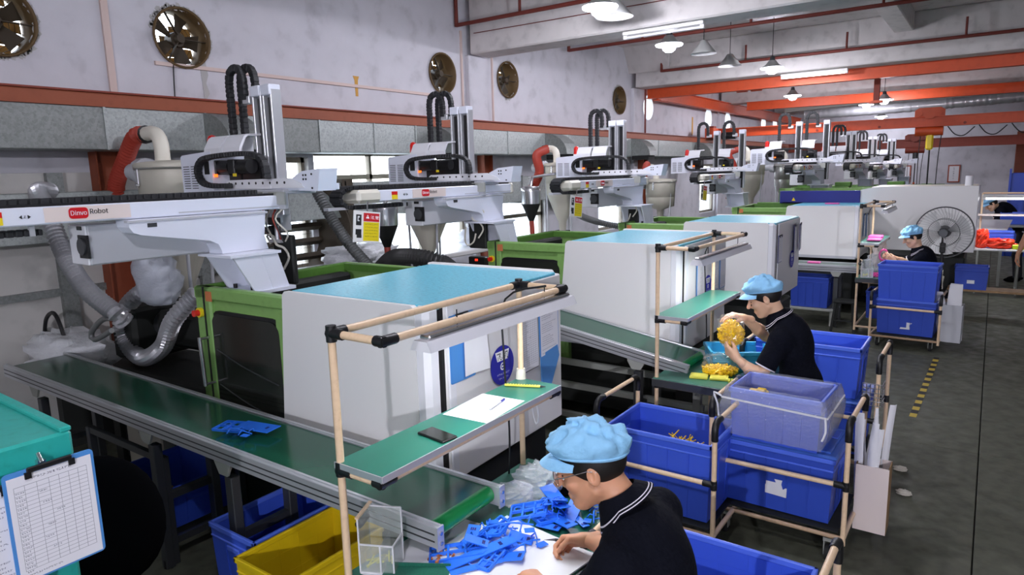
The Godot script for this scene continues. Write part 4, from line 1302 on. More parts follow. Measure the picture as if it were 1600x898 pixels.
func injection_side() -> void:
	hopper("grey drum hopper with a red hose and side motor behind the nearest robot", V(-5.42, 2.31, -2.95), 1.1, "hopper", -0.98)
	hopper("cream hopper behind the second robot's grey controller box", V(-4.75, 2.1, -5.2), 0.85, "hopper", -0.95)
	hopper("hopper under the red hose left of the third robot's cabinet", V(-4.85, 2.28, -8.05), 0.9, "hopper", -0.98)
	hopper("grey hopper between the third and fourth robots", V(-4.75, 1.98, -11.2), 1.0, "hopper", -0.6, 1.28)
	hopper("tall cream hopper right of the fourth robot's end block", V(-4.0, 2.3, -14.0), 1.0, "hopper", -0.85, 1.35)
	hopper("shiny hopper under the robot over the big machine", V(-3.6, 2.2, -15.3), 1.1, "hopper_steel", -0.8, 1.1)
	for q in [["nearest", V(-3.9, 0, -2.65)], ["second", V(-3.85, 0, -5.4)], ["third", V(-3.8, 0, -8.0)], ["fourth", V(-3.5, 0, -11.4)]]:
		barrel("dark injection unit at the wall end of the %s machine" % q[0], q[1], 5)
	for q in [[V(-4.5, 1.9, -4.36), "small steel feed cylinder with a cone, in the bright window behind the second robot's beam"], [V(-4.4, 1.98, -6.6), "small steel feed cylinder with a cone, left of the third robot's beam end"]]:
		var t := T("feed_cylinder", q[1], "feeder", q[0], 0, "small steel feed cylinders")
		P("cylinder", G.new().lathe([[0.11, -0.14], [0.115, 0.0], [0.115, 0.06], [0.0, 0.06]], 20), "steel", t)
		P("cone", G.new().lathe([[0.03, -0.34], [0.11, -0.14]], 20), "dark_machine", t)
		P("outlet", G.new().cyl(V(0, -0.34, 0), V(0.01, -0.5, 0), 0.03, 10), "red_hose", t)
		P("feed_pipe", G.new().tube(curve([V(0, 0.05, 0), V(-0.05, 0.15, -0.1), V(-0.25, 0.16, -0.4), V(-0.28, 0.1, -0.72) if q[0].z > -5 else V(-0.42, 0.2, -1.3)], 0.05), 0.02, 8), "steel", t)
	# hoses
	var H := [["red_hose", "red_hose", 0.068, "ribbed red hose dropping from the elbow of the nearest grey hopper", [V(-5.71, 2.59, -2.88), V(-5.82, 2.57, -2.86), V(-6.00, 2.38, -2.84), V(-6.18, 2.17, -2.83), V(-6.27, 1.92, -2.86), V(-6.27, 1.64, -2.91)]],
		["foil_hose", "foil", 0.062, "silver foil hose hanging across the left side, front of the wall lining", [V(-5.6, 2.16, -2.1), V(-5.44, 2.155, -1.97), V(-5.27, 2.02, -1.95), V(-5.14, 1.79, -1.95), V(-4.88, 1.54, -1.95), V(-4.62, 1.38, -2.0), V(-4.6, 1.3, -2.06)]],
		["foil_hose", "foil", 0.062, "silver foil hose bent in a U left of the nearest green guard", [V(-4.8, 1.48, -2.5), V(-4.97, 1.42, -2.36), V(-5.16, 1.25, -2.3), V(-5.17, 1.06, -2.3), V(-4.95, 0.95, -2.3), V(-4.64, 1.07, -2.3), V(-4.45, 1.28, -2.3), V(-4.3, 1.46, -2.4)]],
		["grey_hose", "grey_hose", 0.055, "straight grey ribbed hose slanting in front of the bright window", [V(-5.5, 2.2, -4.4), V(-5.38, 2.11, -4.3), V(-5.2, 1.85, -4.3), V(-4.95, 1.58, -4.3), V(-4.68, 1.36, -4.3), V(-4.62, 1.2, -4.32)]],
		["black_hose", "black_hose", 0.07, "dark ribbed hose arching over the nearest machine's rear green wall", [V(-4.52, 1.3, -4.2), V(-4.42, 1.4, -4.2), V(-4.25, 1.5, -4.2), V(-3.95, 1.515, -4.2), V(-3.78, 1.46, -4.3), V(-3.85, 1.32, -4.6), V(-4.1, 1.2, -5.2)]],
		["red_hose", "red_hose", 0.06, "ribbed red hose left of the third robot's cabinet", [V(-5.05, 2.51, -8.0), V(-5.0, 2.42, -7.66), V(-4.82, 2.2, -7.44), V(-4.8, 1.96, -7.2), V(-4.78, 1.8, -7.05)]],
		["red_hose", "red_hose", 0.06, "red hose hanging right of the third robot's gripper", [V(-5.01, 2.235, -11.15), V(-4.85, 2.27, -10.85), V(-4.78, 2.05, -10.5), V(-4.84, 1.9, -10.3), V(-4.95, 1.86, -10.15)]],
		["red_hose", "red_hose", 0.06, "red hose running down beside the tall cream hopper", [V(-4.27, 2.55, -13.95), V(-4.3, 2.45, -13.5), V(-4.1, 2.2, -13.2), V(-4.05, 1.9, -13.0), V(-4.1, 1.6, -12.9)]],
		["grey_hose", "grey_hose", 0.05, "grey hose low behind the third robot's gripper", [V(-4.87, 1.85, -8.1), V(-4.88, 1.6, -8.5), V(-4.75, 1.45, -8.9), V(-4.5, 1.36, -9.2)]]]
	for h in H:
		O(h[0], h[3], "hose", hose(G.new(), h[4], h[2]), h[1])
	O("black_strap_loop", "black strap standing in an arch beside the white sack at the left edge", "strap", G.new().tube(curve([V(-6.38, 0.7, -2.18), V(-6.36, 0.95, -2.2), V(-6.27, 1.12, -2.2), V(-6.1, 1.18, -2.2), V(-5.98, 1.02, -2.2), V(-5.92, 0.75, -2.2)], 0.03), 0.016, 8), "black")
	O("plastic_hose", "dull grey tube lying bent below the slanting foil hose", "hose", G.new().tube(curve([V(-4.62, 1.32, -2.04), V(-5.0, 1.27, -2.1), V(-5.22, 1.15, -2.1), V(-5.18, 1.1, -2.1), V(-4.9, 1.2, -2.1)], 0.03), 0.02, 8), "grey_hose")
	# sacks and bags of granulate
	O("granulate_sack", "white sack lying by the wall at the left edge beyond the conveyor", "sack", bag_shape(0.8, 0.34, 0.5, 3, 0), "sack", V(-6.0, 0.68, -2.25), 10)
	O("granulate_bag", "clear plastic bag hanging under the nearest robot's grey controller box", "bag", bag_shape(0.42, 0.36, 0.26, 5, 0), "bag_milk", V(-4.85, 1.33, -2.42))
	O("granulate_sack", "white sack lying in the window light behind the dark ribbed hose", "sack", bag_shape(0.6, 0.22, 0.9, 8, 0), "sack", V(-5.6, 1.255, -5.0))
	O("granulate_bag", "clear plastic bag of granulate left of the third robot's stand", "bag", bag_shape(0.5, 0.22, 0.62, 9, 0), "bag_milk", V(-5.6, 1.255, -7.1))
	O("sack_shelf", "grey platform carrying the white sack at the left edge", "platform", G.new().box(V(0, 0.62, 0), V(1.4, 0.1, 0.8), 0.01).box(V(-0.5, 0.29, 0), V(0.1, 0.57, 0.6)).box(V(0.5, 0.29, 0), V(0.1, 0.57, 0.6)), "dark_machine", V(-5.75, 0, -2.5))
	O("sack_shelf", "pale platform in the window light behind the second robot", "platform", G.new().box(V(0, 1.22, 0), V(0.7, 0.06, 3.6), 0.01).box(V(0.2, 0.6, 1.4), V(0.1, 1.18, 0.1)).box(V(0.2, 0.6, -1.4), V(0.1, 1.18, 0.1)), "white", V(-5.72, 0, -6.0))
	# a small grey switch box and shelf under the conveyor by the wall
	var sb := T("switch_box", "beige control box with a round dial under the left end of the conveyor", "box", V(-4.85, 0.0, -2.35))
	P("cabinet", G.new().box(V(0, 0.36, 0), V(0.5, 0.68, 0.3), 0.01), "hopper", sb)
	P("display", G.new().box(V(0.02, 0.52, 0.152), V(0.16, 0.2, 0.006)), "alu_dark", sb)
	P("dial", G.new().cyl(V(0.17, 0.55, 0.15), V(0.17, 0.55, 0.175), 0.045, 14), "dark_machine", sb)


func conveyor(label: String, a: Vector3, b: Vector3, w: float, legs: Array, m := "belt") -> void:
	# a and b are the ends of the near rail's top edge; the belt lies beyond it
	var t := T("belt_conveyor", label, "conveyor", a, 0, "green belt conveyors")
	var d := b - a
	var L := d.length()
	var x := d.normalized()
	var z := Vector3.BACK
	var y := z.cross(x).normalized()
	var bs := Basis(x, y, z)
	var at := func(px: float, py: float, pz: float) -> Vector3: return bs * V(px, py, pz)
	var bg := G.new()
	# belt: an endless band round two rollers
	var prof: Array = []
	for k in 9:
		var q := -PI / 2 + PI * k / 8
		prof.append(Vector2(L - 0.055 + 0.034 * cos(q), -0.042 + 0.034 * sin(q)))
	for k in 9:
		var q := PI / 2 + PI * k / 8
		prof.append(Vector2(0.055 + 0.034 * cos(q), -0.042 + 0.034 * sin(q)))
	bg.prism(prof, w - 0.07, Transform3D(bs, at.call(0, 0, -w / 2)), -1)
	P("belt", bg, m, t)
	P("belt_nose", G.new().cyl(at.call(L - 0.055, -0.042, -0.036), at.call(L - 0.055, -0.042, -w + 0.036), 0.0355, 20), "belt_bright", t)
	for s in 2:
		var zz := -0.016 if s == 0 else -w + 0.016
		var r := P("side_rail", G.new().box(at.call(L / 2, -0.043, zz), V(L, 0.086, 0.03), 0.003, bs), "alu", t)
		for k in 2:
			P("rail_groove", G.new().box(at.call(L / 2, -0.03 - 0.028 * k, zz + (0.0155 if s == 0 else -0.0155)), V(L - 0.02, 0.006, 0.002), 0, bs), "alu_dark", r)
		P("rail_lip", G.new().box(at.call(L / 2, 0.001, zz + (-0.006 if s == 0 else 0.006)), V(L, 0.008, 0.012), 0, bs), "alu", r)
		P("end_plate", G.new().box(at.call(L + 0.004, -0.045, zz), V(0.008, 0.095, 0.036), 0, bs), "alu", t)
		P("bolt", G.new().cyl(at.call(L + 0.008, -0.025, zz), at.call(L + 0.013, -0.025, zz), 0.008, 8), "steel", t)
		P("bolt", G.new().cyl(at.call(L + 0.008, -0.065, zz), at.call(L + 0.013, -0.065, zz), 0.008, 8), "steel", t)
	P("belt_bed", G.new().box(at.call(L / 2, -0.045, -w / 2), V(L - 0.2, 0.04, w - 0.08), 0, bs), "alu_dark", t)
	for lx in legs:
		for s in 2:
			var p: Vector3 = at.call(lx, -0.09, -0.05 if s == 0 else -w + 0.05)
			P("leg", G.new().box(V(p.x, (p.y - a.y) / 2 - 0.04, p.z), V(0.06, a.y + p.y - 0.08, 0.05), 0.004), "alu_dark" if m == "belt" else "steel_paint", t)
			P("leg_bracket", G.new().prism([Vector2(-0.07, 0.06), Vector2(0.07, 0.06), Vector2(0.07, 0.0), Vector2(0.035, -0.06), Vector2(-0.035, -0.06), Vector2(-0.07, 0.0)], 0.012, X(p.x, p.y + 0.0, p.z + (0.04 if s == 0 else -0.04))), "steel_paint", t)
			P("foot", G.new().cyl(V(p.x, -a.y, p.z), V(p.x, -a.y + 0.05, p.z), 0.03, 8), "black", t)
		P("crossbar", G.new().bar(at.call(lx, -0.5, -0.05), at.call(lx, -0.5, -w + 0.05), 0.04, 0.04), "alu_dark", t)


func conveyors() -> void:
	conveyor("long green belt conveyor running from the left edge to the nearest bench", V(-5.74, 0.93, -1.7), V(-1.585, 0.915, -1.7), 0.42, [0.5, 2.0, 2.75])
	conveyor("sloping green belt conveyor leading down to the second bench", V(-3.4, 1.12, -4.42), V(-1.66, 0.835, -4.42), 0.44, [1.38], "belt")
	conveyor("green belt conveyor behind the third machine's end, by the pink bench", V(-3.0, 0.84, -9.95), V(-1.4, 0.84, -9.95), 0.4, [1.33], "belt")
	# bed frames showing between the machines
	var t := T("frame_rails", "pale steel frame rails low in the dark under the sloping conveyor", "frame", V(-2.4, 0, -4.75))
	for y in [0.62, 0.42, 0.16]:
		P("rail", G.new().box(V(0, y, 0), V(1.5, 0.05, 0.04), 0.004), "steel_paint", t)
	P("frame_post", G.new().box(V(0.7, 0.36, 0), V(0.06, 0.72, 0.05), 0.004), "steel_paint", t)
	P("frame_post", G.new().box(V(-0.7, 0.36, 0), V(0.06, 0.72, 0.05), 0.004), "steel_paint", t)
	# the rack under the long conveyor
	var r := T("steel_rack", "dark steel rack under the long conveyor holding a blue crate", "rack", V(-3.9, 0, -1.95))
	for x in [-0.75, 0.15]:
		for z in [0.16, -0.3]:
			P("rack_post", G.new().box(V(x, 0.33, z), V(0.045, 0.66, 0.045), 0.004), "alu_dark", r)
	for z in [0.16, -0.3]:
		P("rack_rail", G.new().box(V(-0.3, 0.14, z), V(0.9, 0.04, 0.03)), "alu_dark", r)
		P("rack_rail", G.new().box(V(-0.3, 0.64, z), V(0.9, 0.04, 0.03)), "alu_dark", r)
	for x in [-0.75, 0.15]:
		P("rack_rail", G.new().box(V(x, 0.14, -0.07), V(0.03, 0.04, 0.46)), "alu_dark", r)


func pj(g: G, a: Vector3, d: Vector3, L := 0.06) -> G:
	return g.cyl(a - d * 0.012, a + d * L, 0.0185, 10)


func workstation(label: String, at: Vector3, depth := 1.15) -> Node3D:
	# lean pipe bench: origin on the floor at its near wall side post; the table reaches to +x, the bench to -z
	var t := T("workstation", label, "workbench", at, 0, "pipe framed sorting benches")
	var D := -depth
	P("tabletop", G.new().box(V(0.33, 0.765, D / 2 - 0.02), V(0.7, 0.03, depth + 0.1), 0.004), "bench", t)
	P("table_edge", G.new().box(V(0.33, 0.75, 0.034), V(0.7, 0.05, 0.012)).box(V(0.684, 0.75, D / 2 - 0.02), V(0.012, 0.05, depth + 0.1)), "alu_dark", t)
	for z in [0.0, D]:
		P("pipe_post", G.new().cyl(V(0, 0.1, z), V(0, 1.68, z), 0.014, 10), "pipe", t)
		P("pipe_leg", G.new().cyl(V(0.6, 0.05, z), V(0.6, 0.75, z), 0.014, 10), "pipe", t)
		P("pipe_rail", G.new().cyl(V(0, 0.725, z), V(0.6, 0.725, z), 0.014, 10), "pipe", t)
		P("pipe_rail", G.new().cyl(V(0, 0.15, z), V(0.6, 0.15, z), 0.014, 10), "pipe", t)
		P("pipe_arm", G.new().cyl(V(0, 1.68, z), V(0.245, 1.68, z), 0.014, 10), "pipe", t)
		P("pipe_arm", G.new().cyl(V(0, 1.185, z), V(0.2, 1.185, z), 0.014, 10), "pipe", t)
		var s := -1.0 if z == 0.0 else 1.0
		P("pipe_joint", pj(pj(pj(G.new(), V(0, 1.68, z), V(1, 0, 0)), V(0, 1.68, z), V(0, 0, s)), V(0, 1.695, z), V(0, -1, 0), 0.045), "black", t)
		P("pipe_joint", pj(pj(G.new(), V(0.245, 1.68, z), V(-1, 0, 0), 0.03), V(0.245, 1.68, z), V(0, 0, s), 0.06), "black", t)
		P("pipe_joint", pj(pj(G.new(), V(0, 1.205, z), V(0, -1, 0), 0.04), V(0, 1.185, z), V(1, 0, 0)), "black", t)
		P("pipe_joint", pj(pj(G.new(), V(0.2, 1.185, z), V(-1, 0, 0), 0.03), V(0.2, 1.185, z), V(0, 0, s)), "black", t)
		P("pipe_joint", pj(pj(G.new(), V(0, 0.745, z), V(0, -1, 0), 0.04), V(0, 0.725, z), V(1, 0, 0)), "black", t)
	for q in [[0.0, 1.68], [0.245, 1.68], [0.2, 1.185], [0.0, 0.725], [0.6, 0.725], [0.0, 0.15]]:
		P("pipe_rail", G.new().cyl(V(q[0], q[1], 0), V(q[0], q[1], D), 0.014, 10), "pipe", t)
	P("shelf_board", G.new().box(V(0.1, 1.208, D / 2), V(0.235, 0.02, depth + 0.02), 0.002), "shelf_green", t)
	P("shelf_edge", G.new().box(V(0.219, 1.206, D / 2), V(0.004, 0.024, depth + 0.02)).box(V(0.1, 1.206, 0.012), V(0.235, 0.024, 0.004)), "alu", t)
	return t


func shelf_lamp(label: String, at: Vector3, depth: float, e: float, sideways := 0.0) -> void:
	var t := T("bench_lamp", label, "lamp", at, 0, "tube lamps under the bench frames")
	var D := depth
	var tp := [Vector2(-0.03, 0.0), Vector2(0.03, 0.0), Vector2(0.048, -0.036), Vector2(0.044, -0.037), Vector2(0.026, -0.006), Vector2(-0.026, -0.006), Vector2(-0.044, -0.037), Vector2(-0.048, -0.036)]
	var te := [Vector2(-0.03, 0.0), Vector2(0.03, 0.0), Vector2(0.048, -0.036), Vector2(-0.048, -0.036)]
	P("reflector_tray", G.new().prism(tp, D, X(0, 0, 0)), "white_clean", t)
	for s in [-1, 1]:
		P("tray_end", G.new().prism(te, 0.004, X(0, 0, s * D / 2)), "white_clean", t)
	P("ballast_cover", G.new().box(V(0, 0.008, 0), V(0.05, 0.016, D * 0.96), 0.006), "steel", t)
	P("fluorescent_tube", G.new().cyl(V(0, -0.028, D / 2 - 0.03), V(0, -0.028, -D / 2 + 0.03), 0.012, 10), "tube_glow", t)
	P("hanger_wire", G.new().cyl(V(0, 0.02, D * 0.3), V(0, 0.075, D * 0.3), 0.003, 4), "black", t)
	P("hanger_wire", G.new().cyl(V(0, 0.02, -D * 0.3), V(0, 0.075, -D * 0.3), 0.003, 4), "black", t)
	var l := AreaLight3D.new()
	l.name = "tube_light"
	l.area_size = Vector2(D - 0.1, 0.025)
	l.light_energy = e
	l.light_color = rgb(250, 252, 255)
	l.shadow_enabled = true
	l.basis = Basis(Vector3.FORWARD, Vector3.UP.cross(Vector3.FORWARD), Vector3.UP)
	l.position = V(0, -0.044, 0)
	t.add_child(l)
	O("lamp_cable", "black cable from the " + label.split(" lamp")[0] + " lamp down past the shelf", "cable", G.new().tube(curve([at + V(-0.03, 0.06, -D * 0.36), at + V(-0.26, -0.02, -D * 0.37), at + V(-0.27, -0.3, -D * 0.36), at + V(-0.25, -0.7, -D * 0.36), at + V(-0.24, -1.1, -D * 0.3)], 0.05), 0.005, 5), "black")


func clipboard(at: Vector3, turn: float, form_m: String, label: String, w := 0.22, h := 0.31, tilt := 0.0, board := "board_blue") -> void:
	var t := T("clipboard", label, "clipboard", at, turn, "clipboards with filled forms")
	t.rotation.z = tilt
	P("board", G.new().prism(rrect(w, h, 0.012), 0.004, X(0, 0, 0)), board, t)
	P("paper", G.new().face(V(-w / 2 + 0.008, -h / 2 + 0.006, 0.004), V(w / 2 - 0.008, -h / 2 + 0.006, 0.004), V(w / 2 - 0.008, h / 2 - 0.014, 0.004), V(-w / 2 + 0.008, h / 2 - 0.014, 0.004)), form_m, t)
	P("clip", G.new().box(V(0, h / 2 - 0.004, 0.006), V(w * 0.5, 0.016, 0.008), 0.003).box(V(-w * 0.24, h / 2 - 0.018, 0.006), V(0.016, 0.018, 0.006)).box(V(w * 0.24, h / 2 - 0.018, 0.006), V(0.016, 0.018, 0.006)), "black", t)


# a point on a machine's end face: its corner, its turn, how far back, how high
func on_end(o: Vector3, turn: float, back: float, y: float, out := 0.006) -> Vector3:
	return o * V(1, 0, 1) + Basis(Vector3.UP, deg_to_rad(turn)) * V(out + 0.004, 0, -back) + V(0, y, 0)


func sticker(label: String, at: Vector3, turn: float, m: String, r := 0.1) -> void:
	var t := T("round_sticker", label, "sticker", at, turn, "blue stickers on machine ends")
	P("sticker_base", G.new().cyl(V(0, 0, -0.001), V(0, 0, 0.001), r, 40), "navy_panel", t)
	var g := G.new()
	for k in 40:
		var a := TAU * k / 40
		var b := TAU * (k + 1) / 40
		g.v(V(0, 0, 0.0022), -1, Vector2(0.5, 0.5))
		g.v(V(cos(b) * r, sin(b) * r, 0.0022), -1, Vector2(0.5 + 0.5 * cos(b), 0.5 - 0.5 * sin(b)))
		g.v(V(cos(a) * r, sin(a) * r, 0.0022), -1, Vector2(0.5 + 0.5 * cos(a), 0.5 - 0.5 * sin(a)))
	P("print", g, m, t)


func workstations() -> void:
	workstation("nearest pipe framed bench with a green shelf and blue parts on its table", V(-1.80, 0, -1.46), 1.12)
	workstation("second pipe framed bench with yellow parts on its green table", V(-1.81, 0, -4.24), 1.12)
	workstation("third pipe framed bench with pink parts on its table", V(-1.33, 0, -9.42), 1.1)
	shelf_lamp("nearest bench lamp, a white tray hung under the upper pipe", V(-1.55, 1.645, -2.12), 0.98, 0.55)
	shelf_lamp("second bench lamp with its tube shining, over the yellow parts", V(-1.565, 1.6, -4.85), 1.1, 0.7)
	shelf_lamp("third bench lamp, small, over the pink parts", V(-1.085, 1.62, -10.0), 1.0, 0.6)
	# papers on the end faces
	var e1 := V(-2.09, 0, -2.24)
	var e2 := V(-1.93, 0.02, -4.93)
	var e3 := V(-1.86, 0, -7.45)
	var e4 := V(-1.54, 0, -10.83)
	clipboard(on_end(e1, 1.5, 0.25, 1.36), 91.5, "board_blue", "blue folder half behind a white page, left of the seam on the nearest machine's end", 0.2, 0.34, 0.0)
	O("loose_page", "white page with a curled lower corner over the blue folder", "paper", G.new().surf(8, 8, func(u, v): return V(lerpf(-0.095, 0.095, u), lerpf(-0.16, 0.16, v), 0.008 + 0.04 * maxf(0, u - 0.4) * (1.0 - v))), "paper", on_end(e1, 1.5, 0.335, 1.37, 0.014), 94)
	clipboard(on_end(e1, 1.5, 0.86, 1.25), 91.5, "form_a", "clipboard with a ruled form on the nearest machine's end, right of the bench post", 0.21, 0.35, 0.03, "alu_dark")
	clipboard(on_end(e1, 1.5, 1.085, 1.285), 93, "form_b", "rightmost blue clipboard on the nearest machine's end", 0.23, 0.32, 0.03)
	O("plastic_pocket", "limp blue translucent pocket hanging under the rightmost clipboard", "pocket", G.new().prism([Vector2(-0.1, 0.1), Vector2(0.1, 0.12), Vector2(0.12, 0.05), Vector2(0.02, -0.11), Vector2(-0.09, -0.08)], 0.006), "board_blue", on_end(e1, 1.5, 1.08, 1.04, 0.008), 92)
	sticker("big round blue sticker with a padlock on the nearest machine's end", on_end(e1, 1.5, 0.59, 1.18), 91.5, "disc", 0.108)
	sticker("blue sticker on the second machine's end, above the green shelf", on_end(e2, 1.0, 0.66, 1.21), 91, "disc", 0.09)
	sticker("dark blue sticker on the third machine's end, under its clipboards", on_end(e3, 0.5, 0.78, 1.13), 90.5, "disc", 0.1)
	clipboard(on_end(e2, 1.0, 0.48, 1.32), 91, "form_a", "clipboard under the lit lamp on the second machine's end", 0.21, 0.33)
	clipboard(on_end(e2, 1.0, 0.86, 1.29), 92, "form_b", "left clipboard of two right of the second bench's far post", 0.18, 0.3)
	clipboard(on_end(e2, 1.0, 1.06, 1.29), 92, "form_c", "right clipboard of two right of the second bench's far post", 0.18, 0.32)
	clipboard(on_end(e3, 0.5, 0.2, 1.31), 91, "form_a", "clipboard nearest the front edge of the third machine's end", 0.19, 0.3, 0.0, "navy_panel")
	clipboard(on_end(e3, 0.5, 0.84, 1.36, 0.02), 96, "form_b", "left of the paired clipboards high on the third machine's end", 0.2, 0.33, 0.04, "navy_panel")
	clipboard(on_end(e3, 0.5, 1.06, 1.37, 0.03), 97, "form_c", "right of the paired clipboards high on the third machine's end", 0.18, 0.32, 0.06, "navy_panel")
	clipboard(on_end(e4, 1.0, 0.45, 1.3), 91, "form_b", "clipboard by the third bench lamp on the fourth machine's end", 0.2, 0.34)
	clipboard(on_end(e4, 1.0, 0.75, 1.28), 92, "form_c", "second clipboard on the fourth machine's end", 0.2, 0.34, 0.05)
	# on the shelves
	var ph := T("phone", "black phone lying on the nearest green shelf", "phone", V(-1.662, 1.219, -1.815), -8)
	P("phone_body", G.new().box(V(0, 0.004, 0), V(0.15, 0.008, 0.075), 0.003), "black", ph)
	P("phone_screen", G.new().box(V(0, 0.0085, 0), V(0.142, 0.001, 0.069)), "window_dark", ph)
	O("printed_page", "printed white page on the nearest green shelf, half over its edge", "paper", G.new().face(V(-0.11, 0, 0.15), V(0.11, 0, 0.15), V(0.11, 0, -0.15), V(-0.11, 0, -0.15)), "form_c", V(-1.7, 1.2195, -2.16), 4)
	var pen := T("pen", "blue capped pen lying on the printed page", "pen", V(-1.665, 1.2225, -2.2), 100)
	P("barrel", G.new().cyl(V(-0.065, 0.004, 0), V(0.04, 0.004, 0), 0.004, 8), "alu", pen)
	P("cap", G.new().cyl(V(0.04, 0.004, 0), V(0.075, 0.004, 0), 0.005, 8), "navy_panel", pen)
	var ru := T("scale_ruler", "yellow green marked pen or scale at the far end of the nearest shelf", "ruler", V(-1.72, 1.2195, -2.475), 22)
	P("stick", G.new().box(V(0, 0.006, 0), V(0.17, 0.01, 0.016), 0.003), "pale_yellow", ru)
	P("tip", G.new().cyl(V(0.085, 0.006, 0), V(0.11, 0.006, 0), 0.005, 8, 0.001), "black", ru)
	var mk := G.new()
	for k in 12:
		mk.box(V(-0.075 + 0.013 * k, 0.0114, 0), V(0.005, 0.0006, 0.014))
	P("marking", mk, "green_dark", ru)
	O("post_tape", "cream tape wound round the foot of the nearest bench's far upper post", "tape", G.new().cyl(V(0, 0, 0), V(0, 0.05, 0), 0.026, 12, 0.021), "cream", V(-1.8, 1.219, -2.58))
	O("string_hank", "small hank of white string hanging under the nearest shelf's far end", "string", G.new().tube(curve([V(0, 0, 0), V(0.02, -0.12, 0.01), V(0.0, -0.17, 0), V(-0.02, -0.1, 0), V(0.0, -0.02, 0.01), V(0.015, -0.15, 0.0)], 0.02), 0.004, 5), "white_clean", V(-1.72, 1.17, -2.585))
	# clear acrylic scrap box on the nearest post
	acrylic_box("clear acrylic pocket box taped to the nearest bench's front post", V(-1.735, 0.785, -1.565), 25)
	acrylic_box("clear acrylic pocket box at the pink bench's front post", V(-1.22, 0.80, -9.36), 15)


func acrylic_box(label: String, at: Vector3, turn: float) -> void:
	var t := T("acrylic_box", label, "box", at, turn, "clear acrylic pocket boxes")
	P("back_plate", G.new().box(V(0, 0.105, -0.05), V(0.13, 0.21, 0.004)), "acrylic", t)
	P("front_plate", G.new().box(V(0.0, 0.055, 0.05), V(0.13, 0.11, 0.004)), "acrylic", t)
	P("side_plate", G.new().box(V(0.064, 0.055, 0), V(0.004, 0.11, 0.1)), "acrylic", t)
	P("side_plate", G.new().box(V(-0.064, 0.105, 0), V(0.004, 0.21, 0.1)), "acrylic", t)
	P("divider", G.new().box(V(0.015, 0.055, 0), V(0.003, 0.11, 0.1)), "acrylic", t)
	P("bottom_plate", G.new().box(V(0, 0.003, 0), V(0.13, 0.005, 0.1)), "acrylic", t)
	for e in [[V(-0.064, 0.21, -0.05), V(0.064, 0.21, -0.05)], [V(0.064, 0.0, -0.05), V(0.064, 0.21, -0.05)], [V(-0.064, 0.11, 0.05), V(0.064, 0.11, 0.05)], [V(0.064, 0.0, 0.05), V(0.064, 0.11, 0.05)], [V(-0.064, 0.0, 0.05), V(-0.064, 0.21, 0.05)], [V(0.064, 0.11, 0.05), V(0.064, 0.11, -0.05)], [V(-0.064, 0.002, 0.05), V(0.064, 0.002, 0.05)], [V(0.015, 0.11, 0.05), V(0.015, 0.0, 0.05)]]:
		P("bright_edge", G.new().bar(e[0], e[1], 0.005, 0.005), "sheet", t)  # white strips paint the light caught along the clear edges
	P("top_strip", G.new().box(V(-0.064, 0.212, -0.01), V(0.014, 0.006, 0.13)), "pipe", t)
	P("tape_band", G.new().box(V(-0.08, 0.16, -0.03), V(0.03, 0.03, 0.09), 0.01), "black", t)
	var g := G.new()
	rng.seed = 3
	for k in 10:
		g.cyl(V(rng.randf_range(-0.05, 0.05), 0.012 + 0.01 * rng.randf(), rng.randf_range(-0.04, 0.04)), V(rng.randf_range(-0.05, 0.05), 0.04, rng.randf_range(-0.04, 0.04)), 0.004, 5)
	var o := P("scrap", g, "pale_yellow", t)
	o.set_meta("kind", "stuff")


